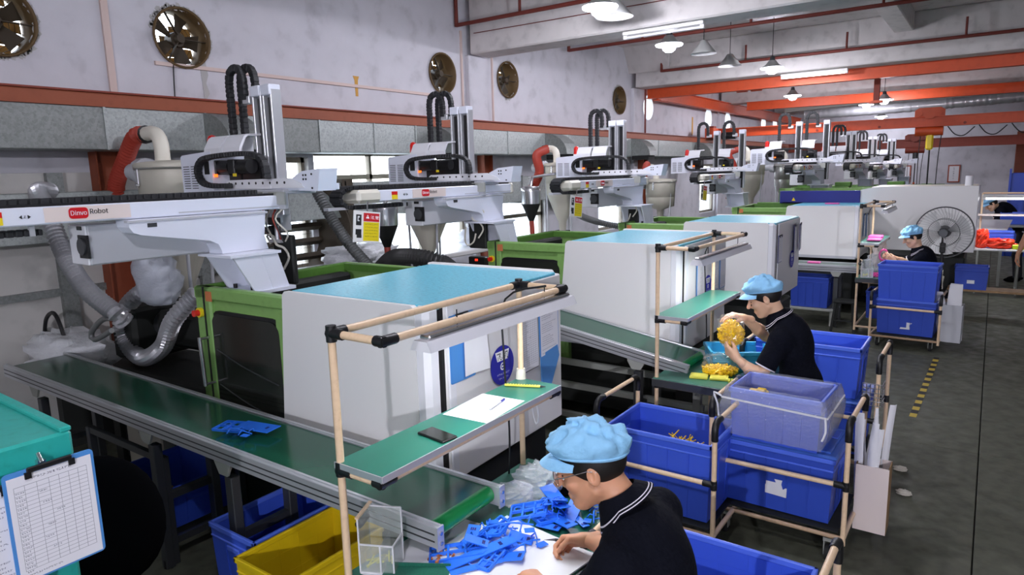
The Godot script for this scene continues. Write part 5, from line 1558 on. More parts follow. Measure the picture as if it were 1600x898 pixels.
# open crate: origin at the middle of its underside
func crate(label: String, at: Vector3, w: float, h: float, d: float, turn := 0.0, m := "blue", rim_m := "blue_rim", ribs := 5, group := "blue plastic crates", called := "crate") -> Node3D:
	var t := T(called, label, "crate", at, turn, group)
	var k := 0.94
	var th := 0.006
	var o := [V(-w / 2, h, d / 2), V(w / 2, h, d / 2), V(w / 2, h, -d / 2), V(-w / 2, h, -d / 2)]
	var u := o.map(func(p): return V(p.x * k, 0, p.z * k))
	var g := G.new()
	for i in 4:
		var j: int = (i + 1) % 4
		g.quad(u[i], u[j], o[j], o[i])
		var n: Vector3 = ((u[i] + u[j]) * V(0.5, 0, 0.5)).normalized() * -th
		g.quad(u[j] + n + V(0, 0.01, 0), u[i] + n + V(0, 0.01, 0), o[i] + n, o[j] + n)
	g.quad(u[3], u[2], u[1], u[0])
	var up := V(0, 0.012, 0)
	g.quad(u[0] + up, u[1] + up, u[2] + up, u[3] + up)
	P("body", g, m, t)
	# rim: an outward band at the top, and a second ridge under it
	var r := G.new()
	for q in [[h - 0.012, 0.028, 0.018], [h - 0.07, 0.012, 0.01]]:
		for i in 4:
			var j: int = (i + 1) % 4
			var s: float = lerpf(k, 1.0, q[0] / h)
			var a := V(o[i].x * s, q[0], o[i].z * s)
			var b := V(o[j].x * s, q[0], o[j].z * s)
			var e: Vector3 = (b - a).normalized() * q[2] * 0.5
			r.bar(a - e, b + e, q[2], q[1], Vector3.UP, 0.004)
	P("rim", r, rim_m, t)
	# ribs on the four sides, also showing inside
	var rb := G.new()
	for s in [-1, 1]:
		for i in range(1, ribs):
			var x := lerpf(-0.5, 0.5, float(i) / ribs) * w
			rb.bar(V(x * k, 0.01, s * d / 2 * k), V(x, h - 0.07, s * d / 2), 0.006, 0.008, Vector3.BACK)
			rb.bar(V(x * k, 0.01, s * (d / 2 * k - th)), V(x, h - 0.02, s * (d / 2 - th)), 0.005, 0.003, Vector3.BACK)
		var nr := maxi(2, int(ribs * d / w))
		for i in range(1, nr):
			var z := lerpf(-0.5, 0.5, float(i) / nr) * d
			rb.bar(V(s * w / 2 * k, 0.01, z * k), V(s * w / 2, h - 0.07, z), 0.006, 0.008, Vector3.RIGHT)
			rb.bar(V(s * (w / 2 * k - th), 0.01, z * k), V(s * (w / 2 - th), h - 0.02, z), 0.005, 0.003, Vector3.RIGHT)
		var y := h * 0.52
		var kk := lerpf(k, 1.0, 0.52)
		rb.box(V(0, y, s * d / 2 * kk - s * th), V(w * kk * 0.99, 0.005, 0.003))
		rb.box(V(0, h - 0.1, s * d / 2 * 0.99 - s * th), V(w * 0.98, 0.005, 0.003))
	P("ribs", rb, m, t)
	for s in [-1, 1]:
		P("handle", G.new().box(V(s * (w / 2 * 0.985), h - 0.1, 0), V(0.014, 0.03, d * 0.3), 0.006), rim_m, t)
	return t


func lid(t: Node3D, w: float, h: float, d: float) -> void:
	P("lid", G.new().box(V(0, h + 0.012, 0), V(w + 0.03, 0.024, d + 0.03), 0.01).box(V(0, h + 0.028, 0), V(w - 0.05, 0.012, d - 0.05), 0.004), "blue_lid", t)
	P("lid_hinge", G.new().box(V(w / 2 - 0.05, h + 0.036, -d * 0.2), V(0.03, 0.006, 0.12)), "blue_rim", t)


func label_patch(t: Node3D, p: Vector3, pts: Array) -> void:
	P("torn_label", G.new().prism(pts, 0.002, X(p.x, p.y, p.z)), "sheet", t, "torn white paper label")


# low pipe trolley with a hoop at each end
func trolley(label: String, at: Vector3, w: float, d: float, top := 0.88, turn := 0.0, deck := 0.2) -> Node3D:
	var t := T("pipe_trolley", label, "trolley", at, turn, "beige pipe trolleys for crates")
	for s in [-1, 1]:
		var x: float = s * w / 2
		for z in [d / 2, -d / 2]:
			P("pipe_post", G.new().cyl(V(x, deck - 0.06, z), V(x, top - 0.03, z), 0.014, 10), "pipe", t)
			P("pipe_rail", G.new().cyl(V(-w / 2, deck - 0.02, z), V(w / 2, deck - 0.02, z), 0.014, 10), "pipe", t)
		P("handle_pipe", G.new().cyl(V(x, top, d / 2 - 0.05), V(x, top, -d / 2 + 0.05), 0.014, 10), "pipe", t)
		P("pipe_rail", G.new().cyl(V(x, deck - 0.02, d / 2), V(x, deck - 0.02, -d / 2), 0.014, 10), "pipe", t)
		for q in [1, -1]:
			var j := G.new()
			j.tube(curve([V(x, top - 0.1, q * d / 2), V(x, top - 0.03, q * d / 2), V(x, top, q * (d / 2 - 0.035)), V(x, top, q * (d / 2 - 0.09))], 0.02), 0.019, 10)
			P("pipe_joint", j, "black", t)
			P("pipe_joint", pj(pj(G.new(), V(x, 0.47, q * d / 2), V(0, 1, 0), 0.04), V(x, 0.485, q * d / 2), V(-s, 0, 0), 0.06), "black", t)
	P("pipe_rail", G.new().cyl(V(-w / 2, 0.485, d / 2), V(w / 2, 0.485, d / 2), 0.014, 10), "pipe", t)
	P("pipe_rail", G.new().cyl(V(-w / 2, 0.485, -d / 2), V(w / 2, 0.485, -d / 2), 0.014, 10), "pipe", t)
	P("deck", G.new().box(V(0, deck - 0.002, 0), V(w - 0.06, 0.008, d - 0.04)), "dark_machine", t)
	for sx in [-1, 1]:
		for sz in [-1, 1]:
			var c := V(sx * (w / 2 - 0.08), 0, sz * (d / 2 - 0.06))
			var k := P("caster", G.new().cyl(c + V(-0.014, 0.045, 0), c + V(0.014, 0.045, 0), 0.045, 14), "rubber", t)
			P("caster_fork", G.new().box(c + V(0.02, 0.08, 0), V(0.005, 0.09, 0.04)).box(c + V(-0.02, 0.08, 0), V(0.005, 0.09, 0.04)).box(c + V(0, 0.13, 0), V(0.05, 0.02, 0.05)), "steel_paint", k)
	return t


func heap(g: G, n: int, rx: float, ry: float, rz: float, len: float, thick: float, sd: int) -> G:
	rng.seed = sd
	for k in n:
		var a := rng.randf() * TAU
		var r := sqrt(rng.randf())
		var c := V(cos(a) * r * rx, ry * (1 - r * r) * rng.randf(), sin(a) * r * rz)
		var b := Basis.from_euler(V(rng.randfn(0, 0.6), rng.randf() * TAU, rng.randfn(0, 0.6)))
		g.bar(c - b.x * len * 0.5, c + b.x * len * 0.5, thick, thick)
		g.bar(c + b.x * len * 0.2, c + b.x * len * 0.2 + b.z * len * 0.35, thick, thick)
	return g


func stuff(o: Node3D) -> Node3D:
	o.set_meta("kind", "stuff")
	return o


func crates() -> void:
	# open crate with yellow sprues, behind the nearest worker
	trolley("pipe trolley under the open crate of yellow sprues", V(-1.49, 0, -3.73), 0.72, 0.58, 0.84)
	crate("open blue crate with yellow sprues, behind the capped man's head", V(-1.49, 0.21, -3.73), 0.64, 0.47, 0.46, 0)
	stuff(O("plastic_sprues", "tangled yellow plastic sprues in the open blue crate", "sprues", heap(G.new(), 60, 0.2, 0.1, 0.14, 0.09, 0.005, 2), "yellow_part", V(-1.44, 0.5, -3.75)))
	# lidded crate with the bag lined one on top
	trolley("pipe trolley under the lidded crate with the torn label", V(-0.9, 0, -4.08), 0.74, 0.56, 0.84)
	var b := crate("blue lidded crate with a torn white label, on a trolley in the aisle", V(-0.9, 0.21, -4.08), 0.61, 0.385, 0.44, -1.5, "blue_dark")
	lid(b, 0.61, 0.385, 0.44)
	label_patch(b, V(0.0, 0.14, 0.216), [Vector2(-0.06, -0.04), Vector2(0.06, -0.045), Vector2(0.062, 0.02), Vector2(0.04, 0.0), Vector2(0.03, 0.03), Vector2(0.035, 0.055), Vector2(-0.01, 0.055), Vector2(0.0, 0.035), Vector2(-0.06, 0.035)])
	crate("blue crate lined with a clear bag, standing on the lidded crate", V(-0.915, 0.632, -3.99), 0.5, 0.3, 0.36, -2)
	var bag := G.new()
	var nz := FastNoiseLite.new()
	nz.frequency = 6.0
	# bag: draped outside of the rim and down the sides, bulging
	bag.surf(64, 8, func(u, v):
		var q: float = u * 4.0
		var i := int(q) % 4
		var f := q - floorf(q)
		var cs := [Vector2(-1, 1), Vector2(1, 1), Vector2(1, -1), Vector2(-1, -1)]
		var c: Vector2 = cs[i].lerp(cs[(i + 1) % 4], f)
		var bulge := 0.008 + 0.03 * sin(v * PI) + 0.012 * nz.get_noise_3d(c.x, v * 2.0, c.y)
		return V(c.x * (0.262 - 0.012 * v + bulge), lerpf(0.31, 0.02, v), c.y * (0.192 - 0.01 * v + bulge)))
	bag.surf(64, 4, func(u, v):
		var q: float = u * 4.0
		var i := int(q) % 4
		var f := q - floorf(q)
		var cs := [Vector2(-1, 1), Vector2(1, 1), Vector2(1, -1), Vector2(-1, -1)]
		var c: Vector2 = cs[i].lerp(cs[(i + 1) % 4], f)
		return V(c.x * (0.236 - 0.02 * v), lerpf(0.312, 0.08, v), c.y * (0.166 - 0.02 * v)))
	var bo := O("liner_bag", "clear plastic liner bag folded over the upper crate and tied with string", "bag", bag, "bag", V(-0.915, 0.632, -3.99), -2)
	P("tie_string", G.new().bar(V(-0.29, 0.245, 0.215), V(0.29, 0.225, 0.215), 0.006, 0.01).bar(V(0.29, 0.225, 0.215), V(0.29, 0.24, -0.2), 0.006, 0.01).tube(curve([V(-0.29, 0.25, 0.215), V(-0.33, 0.27, 0.23), V(-0.31, 0.2, 0.22), V(-0.3, 0.12, 0.22)], 0.02), 0.006, 6).tube(curve([V(0.28, 0.23, 0.22), V(0.285, 0.15, 0.225), V(0.27, 0.1, 0.23)], 0.02), 0.006, 6), "white_clean", bo)
	for k in 2:
		O("yellow_block", ["larger yellow plastic block in the bag lined crate", "flat yellow plastic block in the bag lined crate, nearer its rim"][k], "part", G.new().box(V(0, 0.03, 0), V(0.11, 0.06, 0.08), 0.006).box(V(0.02, 0.065, 0.0), V(0.05, 0.02, 0.05), 0.004), "yellow_part", [V(-1.06, 0.82, -3.99), V(-0.98, 0.80, -3.88)][k], 20 * k)
	# big crate behind with the dark one under it
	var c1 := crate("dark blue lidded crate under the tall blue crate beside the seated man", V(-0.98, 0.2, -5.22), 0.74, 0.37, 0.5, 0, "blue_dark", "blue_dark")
	lid(c1, 0.74, 0.36, 0.5)
	crate("tall bright blue crate right behind the man sorting yellow parts", V(-1.0, 0.6, -5.18), 0.7, 0.36, 0.42, 0)
	trolley("pipe trolley under the dark blue crate, its hoop rising in the aisle", V(-0.98, 0, -5.2), 0.9, 0.56, 0.92, 0, 0.19)
	var wb := T("wire_basket", "small chrome wire basket hooked beside the tall blue crate", "basket", V(-0.56, 0.6, -4.96))
	var wg := G.new()
	for k in 6:
		wg.cyl(V(-0.06, 0.0 + 0.03 * k, 0.06), V(0.06, 0.0 + 0.03 * k, 0.06), 0.003, 5)
		wg.cyl(V(-0.06 + 0.024 * k, 0, 0.06), V(-0.06 + 0.024 * k, 0.15, 0.06), 0.003, 5)
		wg.cyl(V(-0.06 + 0.024 * k, 0.0, 0.06), V(-0.06 + 0.024 * k, 0.0, -0.06), 0.003, 5)
		wg.cyl(V(0.06, 0.03 * k, 0.06), V(0.06, 0.03 * k, -0.06), 0.003, 5)
	P("wires", wg, "steel", wb)
	# crate at the lower edge
	trolley("pipe trolley at the lower edge, its worn hoop beside the sorting man's crate", V(-0.78, 0, -2.35), 0.8, 0.56, 0.8)
	crate("big open blue crate at the lower edge, right behind the nearest man", V(-0.77, 0.21, -2.38), 0.64, 0.45, 0.46, 0)
	stuff(O("plastic_sprues", "dark blue sprues lying in the crate at the lower edge", "sprues", heap(G.new(), 40, 0.22, 0.12, 0.14, 0.1, 0.006, 4), "blue_part", V(-0.84, 0.3, -2.4)))
	# box of white sheets
	var sb := T("sheet_box", "pinkish board box of white sheets hung on the trolley's aisle side", "box", V(-0.445, 0.09, -4.2), 0)
	P("board", G.new().box(V(0, 0.2, 0.07), V(0.17, 0.4, 0.008)).box(V(0, 0.2, -0.07), V(0.17, 0.4, 0.008)), "pinkish", sb)
	P("board_side", G.new().box(V(0.083, 0.2, 0), V(0.006, 0.4, 0.14)).box(V(-0.083, 0.2, 0), V(0.006, 0.4, 0.14)).box(V(0, 0.004, 0), V(0.17, 0.008, 0.14)), "plywood", sb)
	sheets(V(-0.445, 0.1, -4.2), 8, "white foam sheet standing in the pinkish board box", 0.74, 31, 0.05)
	# crates under the long conveyor
	crate("blue crate under the conveyor, just behind the yellow crate", V(-2.93, 0.06, -1.96), 0.56, 0.44, 0.37, 90)
	crate("yellow crate under the conveyor at the lower edge", V(-2.52, 0.06, -1.84), 0.56, 0.44, 0.37, 90, "yellow_bin", "yellow_bin", 5, "")
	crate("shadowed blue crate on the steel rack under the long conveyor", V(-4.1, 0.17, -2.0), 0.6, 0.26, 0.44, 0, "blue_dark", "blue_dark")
	stuff(O("plastic_sprues", "few yellow sprues in the shadowed crate on the rack", "sprues", heap(G.new(), 24, 0.16, 0.06, 0.1, 0.06, 0.005, 6), "yellow_part", V(-4.1, 0.3, -1.9)))
	# stack at the pink bench
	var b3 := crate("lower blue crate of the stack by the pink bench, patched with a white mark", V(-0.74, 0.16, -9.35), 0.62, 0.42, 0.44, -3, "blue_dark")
	label_patch(b3, V(0.02, 0.1, 0.212), [Vector2(-0.07, -0.03), Vector2(0.04, -0.03), Vector2(0.03, 0.02), Vector2(0.06, 0.05), Vector2(0.0, 0.055), Vector2(0.0, -0.01), Vector2(-0.06, -0.01)])
	crate("upper open blue crate of the stack in front of the woman with pink parts", V(-0.75, 0.58, -9.35), 0.62, 0.42, 0.42, -3)
	trolley("pipe trolley with metal casters under the two stacked crates", V(-0.74, 0, -9.35), 0.72, 0.56, 0.66, -3, 0.15)
	var s3 := T("sheet_box", "pale grey box of white sheets beside the stacked crates", "box", V(-0.29, 0.12, -9.25), -4)
	P("board", G.new().box(V(0, 0.22, 0.09), V(0.22, 0.44, 0.008)).box(V(0, 0.22, -0.09), V(0.22, 0.44, 0.008)), "robot_grey", s3)
	P("board_side", G.new().box(V(0.108, 0.22, 0), V(0.006, 0.44, 0.18)).box(V(-0.108, 0.22, 0), V(0.006, 0.44, 0.18)).box(V(0, 0.004, 0), V(0.22, 0.008, 0.18)), "robot_grey", s3)
	sheets(V(-0.31, 0.13, -9.25), 3, "wide white sheet in the pale grey box", 0.7, 37, 0.16)
	# crates under the third conveyor and bench
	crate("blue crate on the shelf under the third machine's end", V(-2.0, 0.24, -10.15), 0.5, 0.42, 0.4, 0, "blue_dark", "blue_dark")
	var t := T("low_shelf", "grey low shelf carrying the blue crate under the third machine's end", "shelf", V(-2.1, 0, -10.15))
	P("shelf_board", G.new().box(V(0, 0.22, 0), V(0.9, 0.03, 0.5), 0.004), "steel_paint", t)
	for x in [-0.4, 0.4]:
		for z in [-0.2, 0.2]:
			P("leg", G.new().box(V(x, 0.1, z), V(0.04, 0.2, 0.04)), "steel_paint", t)
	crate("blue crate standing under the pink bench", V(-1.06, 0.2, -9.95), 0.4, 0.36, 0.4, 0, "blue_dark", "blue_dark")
	O("stool", "small dark wooden stool under the third conveyor's end", "stool", G.new().box(V(0, 0.4, 0), V(0.26, 0.03, 0.26), 0.01).bar(V(-0.1, 0.4, 0.1), V(-0.14, 0, 0.14), 0.03, 0.03).bar(V(0.1, 0.4, 0.1), V(0.14, 0, 0.14), 0.03, 0.03).bar(V(-0.1, 0.4, -0.1), V(-0.14, 0, -0.14), 0.03, 0.03).bar(V(0.1, 0.4, -0.1), V(0.14, 0, -0.14), 0.03, 0.03).box(V(0, 0.16, 0.13), V(0.22, 0.02, 0.02)), "dark_machine", V(-1.5, 0, -9.75))


func sheets(p: Vector3, n: int, label: String, h: float, sd: int, w := 0.1) -> void:
	rng.seed = sd
	for k in n:
		var hh := h * (0.78 + 0.22 * rng.randf())
		var lean := rng.randfn(0.06, 0.1)
		var bow := rng.randfn(0, 0.03)
		var ph := rng.randf()
		O("foam_sheet", "%s, %s" % [label, ["frontmost of the bundle", "second from the front", "third from the front", "fourth from the front", "fifth from the front", "third from the back", "second from the back", "rearmost of the bundle"][k]], "sheet", G.new().surf(8, 4, func(u, v): return V((v - 0.5) * w * (1.0 - 0.75 * u * u * ph) + lean * u * hh, u * hh, bow * sin(u * PI) + 0.01 * sin(v * 3.0))), "sheet", p + V(rng.randfn(0, 0.03), 0, 0.055 - 0.11 * k / maxf(n - 1, 1)), rng.randfn(0, 30), "white foam sheets in boxes")


# distance field on a grid, meshed as surface nets
class Field:
	var o: Vector3
	var c: float
	var nx: int
	var ny: int
	var nz: int
	var f := PackedFloat32Array()

	func _init(lo: Vector3, hi: Vector3, cell: float) -> void:
		o = lo
		c = cell
		nx = int((hi.x - lo.x) / c) + 2
		ny = int((hi.y - lo.y) / c) + 2
		nz = int((hi.z - lo.z) / c) + 2
		f.resize(nx * ny * nz)
		f.fill(1.0)

	func span(lo: Vector3, hi: Vector3) -> Array:
		var a := (lo - o) / c
		var b := (hi - o) / c
		return [maxi(0, int(a.x)), maxi(0, int(a.y)), maxi(0, int(a.z)), mini(nx - 1, int(b.x) + 1), mini(ny - 1, int(b.y) + 1), mini(nz - 1, int(b.z) + 1)]

	func put(i: int, d: float, k: float) -> void:
		var e := f[i]
		var h := maxf(k - absf(e - d), 0.0) / k
		f[i] = minf(e, d) - h * h * k * 0.25

	func cap(a: Vector3, b: Vector3, ra: float, rb: float, k := 0.02, cut := false, cp := Vector3.ZERO, cn := Vector3.UP) -> void:
		var m := maxf(ra, rb) + k + 2.5 * c
		var e := Vector3(m, m, m)
		var s := span(a.min(b) - e, a.max(b) + e)
		var ab := b - a
		var l := 1.0 / maxf(ab.length_squared(), 1e-9)
		for z in range(s[2], s[5] + 1):
			for y in range(s[1], s[4] + 1):
				var i: int = (z * ny + y) * nx + s[0]
				for x in range(s[0], s[3] + 1):
					var p := o + Vector3(x, y, z) * c - a
					var t := clampf(p.dot(ab) * l, 0.0, 1.0)
					var d := (p - ab * t).length() - ra - (rb - ra) * t
					if cut:
						d = maxf(d, (p + a - cp).dot(cn))
					put(i, d, k)
					i += 1

	func ell(q: Vector3, r: Vector3, b: Basis, k := 0.02, dig := false) -> void:
		var m := maxf(r.x, maxf(r.y, r.z)) + k + 2.5 * c
		var e := Vector3(m, m, m)
		var s := span(q - e, q + e)
		var inv := b.transposed()
		for z in range(s[2], s[5] + 1):
			for y in range(s[1], s[4] + 1):
				var i: int = (z * ny + y) * nx + s[0]
				for x in range(s[0], s[3] + 1):
					var p := inv * (o + Vector3(x, y, z) * c - q)
					var k0 := (p / r).length()
					var k1 := (p / (r * r)).length()
					var d := k0 * (k0 - 1.0) / maxf(k1, 1e-6)
					if dig:
						var g := f[i]
						var h := maxf(k - absf(g + d), 0.0) / k
						f[i] = maxf(g, -d) + h * h * k * 0.25
					else:
						put(i, d, k)
					i += 1

	func cut(p: Vector3, n: Vector3) -> void:
		for z in nz:
			for y in ny:
				for x in nx:
					var i := (z * ny + y) * nx + x
					if f[i] < 3.0 * c:
						f[i] = maxf(f[i], (o + Vector3(x, y, z) * c - p).dot(n))

	func emit(vs: PackedVector3Array, ns: PackedVector3Array, ix: PackedInt32Array, base: Vector3) -> Array:
		var at := {}
		var sx := 1
		var sy := nx
		var sz := nx * ny
		var offs := [0, sx, sy, sx + sy, sz, sx + sz, sy + sz, sx + sy + sz]
		var ed := [[0, 1], [2, 3], [4, 5], [6, 7], [0, 2], [1, 3], [4, 6], [5, 7], [0, 4], [1, 5], [2, 6], [3, 7]]
		var lim := 2.0 * c
		for z in nz - 1:
			for y in ny - 1:
				var i := (z * ny + y) * nx - 1
				for x in nx - 1:
					i += 1
					if absf(f[i]) > lim:
						continue
					var w: Array = []
					var neg := 0
					for q in 8:
						var d := f[i + offs[q]]
						w.append(d)
						if d < 0.0:
							neg += 1
					if neg == 0 or neg == 8:
						continue
					var sum := Vector3.ZERO
					var n := 0
					for e in ed:
						var a: float = w[e[0]]
						var b: float = w[e[1]]
						if (a < 0.0) != (b < 0.0):
							var t := a / (a - b)
							var pa := Vector3(e[0] & 1, (e[0] >> 1) & 1, e[0] >> 2)
							var pb := Vector3(e[1] & 1, (e[1] >> 1) & 1, e[1] >> 2)
							sum += pa.lerp(pb, t)
							n += 1
					at[i] = vs.size()
					vs.append(o + (Vector3(x, y, z) + sum / n) * c - base)
					ns.append(Vector3(w[1] + w[3] + w[5] + w[7] - w[0] - w[2] - w[4] - w[6], w[2] + w[3] + w[6] + w[7] - w[0] - w[1] - w[4] - w[5], w[4] + w[5] + w[6] + w[7] - w[0] - w[1] - w[2] - w[3]).normalized())
		for i in at:
			for ax in 3:
				var d: int = [sx, sy, sz][ax]
				var u: int = [sy, sz, sx][ax]
				var v: int = [sz, sx, sy][ax]
				var a := f[i]
				var b := f[i + d]
				if (a < 0.0) == (b < 0.0):
					continue
				if not (at.has(i - u) and at.has(i - v) and at.has(i - u - v)):
					continue
				var q0: int = at[i - u - v]
				var q1: int = at[i - v]
				var q2: int = at[i]
				var q3: int = at[i - u]
				if a < 0.0:
					ix.append_array([q0, q2, q1, q0, q3, q2])
				else:
					ix.append_array([q0, q1, q2, q0, q2, q3])
		return [vs, ns, ix]


func fmesh(fields: Array, base: Vector3) -> ArrayMesh:
	var r := [PackedVector3Array(), PackedVector3Array(), PackedInt32Array()]
	for fd in fields:
		r = fd.emit(r[0], r[1], r[2], base)
	var a := []
	a.resize(Mesh.ARRAY_MAX)
	a[Mesh.ARRAY_VERTEX] = r[0]
	a[Mesh.ARRAY_NORMAL] = r[1]
	a[Mesh.ARRAY_INDEX] = r[2]
	var m := ArrayMesh.new()
	m.add_surface_from_arrays(Mesh.PRIMITIVE_TRIANGLES, a)
	return m


func hand(w: Vector3, dir: Vector3, palm: Vector3, left: bool, curl: Array, cell: float) -> Field:
	var x := dir.normalized()
	var y := -(palm - x * palm.dot(x)).normalized()
	var z := x.cross(y) * (1.0 if left else -1.0)   # towards the thumb
	var L := func(p: Vector3) -> Vector3: return w + x * p.x + y * p.y + z * p.z
	var fd := Field.new(w + x * 0.08 - V(0.15, 0.15, 0.15), w + x * 0.08 + V(0.15, 0.15, 0.15), cell)
	fd.cap(L.call(V(-0.05, 0, 0)), L.call(V(0.01, 0, 0)), 0.027, 0.024, 0.01)
	var kz := [0.027, 0.009, -0.01, -0.027]
	var kx := [0.088, 0.092, 0.088, 0.08]
	var ln := [[0.042, 0.026, 0.02], [0.046, 0.03, 0.022], [0.043, 0.028, 0.021], [0.034, 0.021, 0.018]]
	for i in 4:
		var kn := V(kx[i], 0.004, kz[i])
		fd.cap(L.call(V(0.005, 0, kz[i] * 0.55)), L.call(kn), 0.017, 0.0115, 0.016)
		var a := 0.15
		var p := kn
		for s in 3:
			a += curl[i] * [0.9, 1.1, 0.7][s]
			var n: Vector3 = p + V(cos(a), -sin(a), 0.0) * ln[i][s]
			fd.cap(L.call(p), L.call(n), 0.0092 - 0.0006 * s, 0.0086 - 0.0007 * s, 0.004)
			p = n
	var tc: float = curl[4]
	fd.cap(L.call(V(0.018, -0.006, 0.018)), L.call(V(0.05, -0.014, 0.042)), 0.018, 0.0135, 0.014)
	fd.cap(L.call(V(0.05, -0.014, 0.042)), L.call(V(0.082, -0.022 - 0.014 * tc, 0.055 - 0.022 * tc)), 0.0118, 0.0102, 0.006)
	fd.cap(L.call(V(0.082, -0.022 - 0.014 * tc, 0.055 - 0.022 * tc)), L.call(V(0.107, -0.028 - 0.024 * tc, 0.056 - 0.038 * tc)), 0.0102, 0.0086, 0.004)
	return fd


# J: head, face (direction), crown (direction), neck, chest, pelvis, and for l and r: sh, el, wr, hand direction, palm, curl; knees and feet
func person(label: String, J: Dictionary, cell: float, hc: float, skin: String, glasses := false, cap_tilt := 0.0) -> Node3D:
	var base: Vector3 = V(J.pelvis.x, 0.0, J.pelvis.z)
	var t := T("person", label, "person", base)
	var H: Vector3 = J.head
	var fw: Vector3 = J.face.normalized()
	var up: Vector3 = (J.crown - fw * J.crown.dot(fw)).normalized()
	var B := Basis(up.cross(fw), up, fw)
	var h := func(x: float, y: float, z: float) -> Vector3: return H + B * V(x, y, z)
	# head and neck
	var hd := Field.new(H - V(0.17, 0.2, 0.17), H + V(0.17, 0.16, 0.17), hc)
	hd.ell(h.call(0, 0.03, -0.012), V(0.076, 0.098, 0.096), B, 0.02)
	hd.ell(h.call(0, -0.045, 0.03), V(0.06, 0.072, 0.06), B, 0.03)
	hd.cap(h.call(-0.012, -0.1, 0.066), h.call(0.012, -0.1, 0.066), 0.021, 0.021, 0.025)
	hd.cap(h.call(-0.055, -0.06, 0.0), h.call(-0.02, -0.098, 0.05), 0.02, 0.018, 0.025)
	hd.cap(h.call(0.055, -0.06, 0.0), h.call(0.02, -0.098, 0.05), 0.02, 0.018, 0.025)
	for s in [-1, 1]:
		hd.ell(h.call(0.036 * s, -0.028, 0.066), V(0.026, 0.022, 0.02), B, 0.02)
		hd.cap(h.call(0.012 * s, 0.022, 0.086), h.call(0.045 * s, 0.024, 0.07), 0.01, 0.01, 0.012)
		hd.ell(h.call(0.032 * s, 0.002, 0.09), V(0.016, 0.01, 0.012), B, 0.01, true)
		hd.ell(h.call(0.032 * s, 0.0, 0.074), V(0.0125, 0.0115, 0.0125), B, 0.003)
		hd.cap(h.call(0.009 * s, -0.036, 0.094), h.call(0.011 * s, -0.037, 0.092), 0.008, 0.008, 0.008)
		# ears
		hd.ell(h.call(0.079 * s, -0.012, -0.012), V(0.009, 0.031, 0.019), B * Basis(Vector3.UP, 0.25 * s), 0.008)
		hd.ell(h.call(0.086 * s, -0.006, -0.008), V(0.006, 0.017, 0.009), B, 0.004, true)
	hd.cap(h.call(0, 0.012, 0.09), h.call(0, -0.028, 0.116), 0.0075, 0.0125, 0.012)
	hd.cap(h.call(-0.017, -0.066, 0.086), h.call(0.017, -0.066, 0.086), 0.0065, 0.0065, 0.007)
	hd.cap(h.call(-0.015, -0.077, 0.085), h.call(0.015, -0.077, 0.085), 0.007, 0.007, 0.007)
	hd.cap(h.call(0, -0.04, -0.026), J.neck, 0.052, 0.056, 0.03)
	var fields: Array = [hd]
	# torso and arms under the clothes
	var lo: Vector3 = J.pelvis
	var hi: Vector3 = J.neck
	for k in ["l", "r"]:
		for q in ["sh", "el", "wr"]:
			lo = lo.min(J[q + k])
			hi = hi.max(J[q + k])
	var bd := Field.new(lo - V(0.22, 0.2, 0.22), hi + V(0.2, 0.16, 0.2), cell)
	bd.cap(J.neck, J.chest, 0.056, 0.1, 0.06)
	bd.cap(J.chest, J.pelvis, 0.1, 0.11, 0.05)
	bd.cap(J.shl, J.shr, 0.05, 0.05, 0.06)
	for k in ["l", "r"]:
		bd.cap(J["sh" + k], J["el" + k], 0.048, 0.039, 0.03)
		bd.cap(J["el" + k], J["el" + k].lerp(J["wr" + k], 0.35), 0.038, 0.041, 0.02)
		bd.cap(J["el" + k].lerp(J["wr" + k], 0.3), J["wr" + k], 0.041, 0.0265, 0.02)
	fields.append(bd)
	for k in ["l", "r"]:
		fields.append(hand(J["wr" + k], J["hd" + k], J["pm" + k], k == "l", J["cu" + k], hc * 0.85))
	P("body", fmesh(fields, base), skin, t)
	# polo shirt
	var R: Vector3 = (J.shl - J.shr).normalized()
	var U: Vector3 = (J.chest - J.pelvis).normalized()
	R = (R - U * R.dot(U)).normalized()
	var TB := Basis(R, U, R.cross(U))
	var sd := Field.new(lo - V(0.24, 0.22, 0.24), hi + V(0.22, 0.12, 0.22), cell)
	sd.ell(J.chest + U * 0.02, V(0.185, 0.2, 0.128), TB, 0.05)
	sd.ell(J.chest.lerp(J.pelvis, 0.55), V(0.172, 0.2, 0.135), TB, 0.06)
	sd.ell(J.pelvis + U * 0.02, V(0.18, 0.14, 0.145), TB, 0.05)
	sd.cap(J.shl, J.shr, 0.064, 0.064, 0.05)
	sd.cap(J.neck - (J.neck - J.chest).normalized() * 0.02, J.chest, 0.06, 0.09, 0.045, true, J.neck - U * 0.012, U)
	for k in ["l", "r"]:
		var s: Vector3 = J["sh" + k]
		var e: Vector3 = J["el" + k]
		var q := s.lerp(e, 0.74)
		sd.cap(s, q + (e - s) * 0.15, 0.066, 0.064, 0.035, true, q, (e - s).normalized())
	P("polo_shirt", fmesh([sd], base), "polo", t)
	for k in ["l", "r"]:
		var s: Vector3 = J["sh" + k] - base
		var e: Vector3 = J["el" + k] - base
		var q := s.lerp(e, 0.725)
		var d := (e - s).normalized()
		P("cuff_stripe", G.new().tube([q - d * 0.004, q + d * 0.004], 0.0652, 20, false), "stripe", t)
	# collar, open in front, with its stripe
	var nk: Vector3 = J.neck - base
	var ax: Vector3 = (H - J.neck).normalized().lerp(U, 0.45).normalized()
	var cx := (ax.cross(fw)).normalized()
	var CB := Basis(cx, ax, cx.cross(ax))
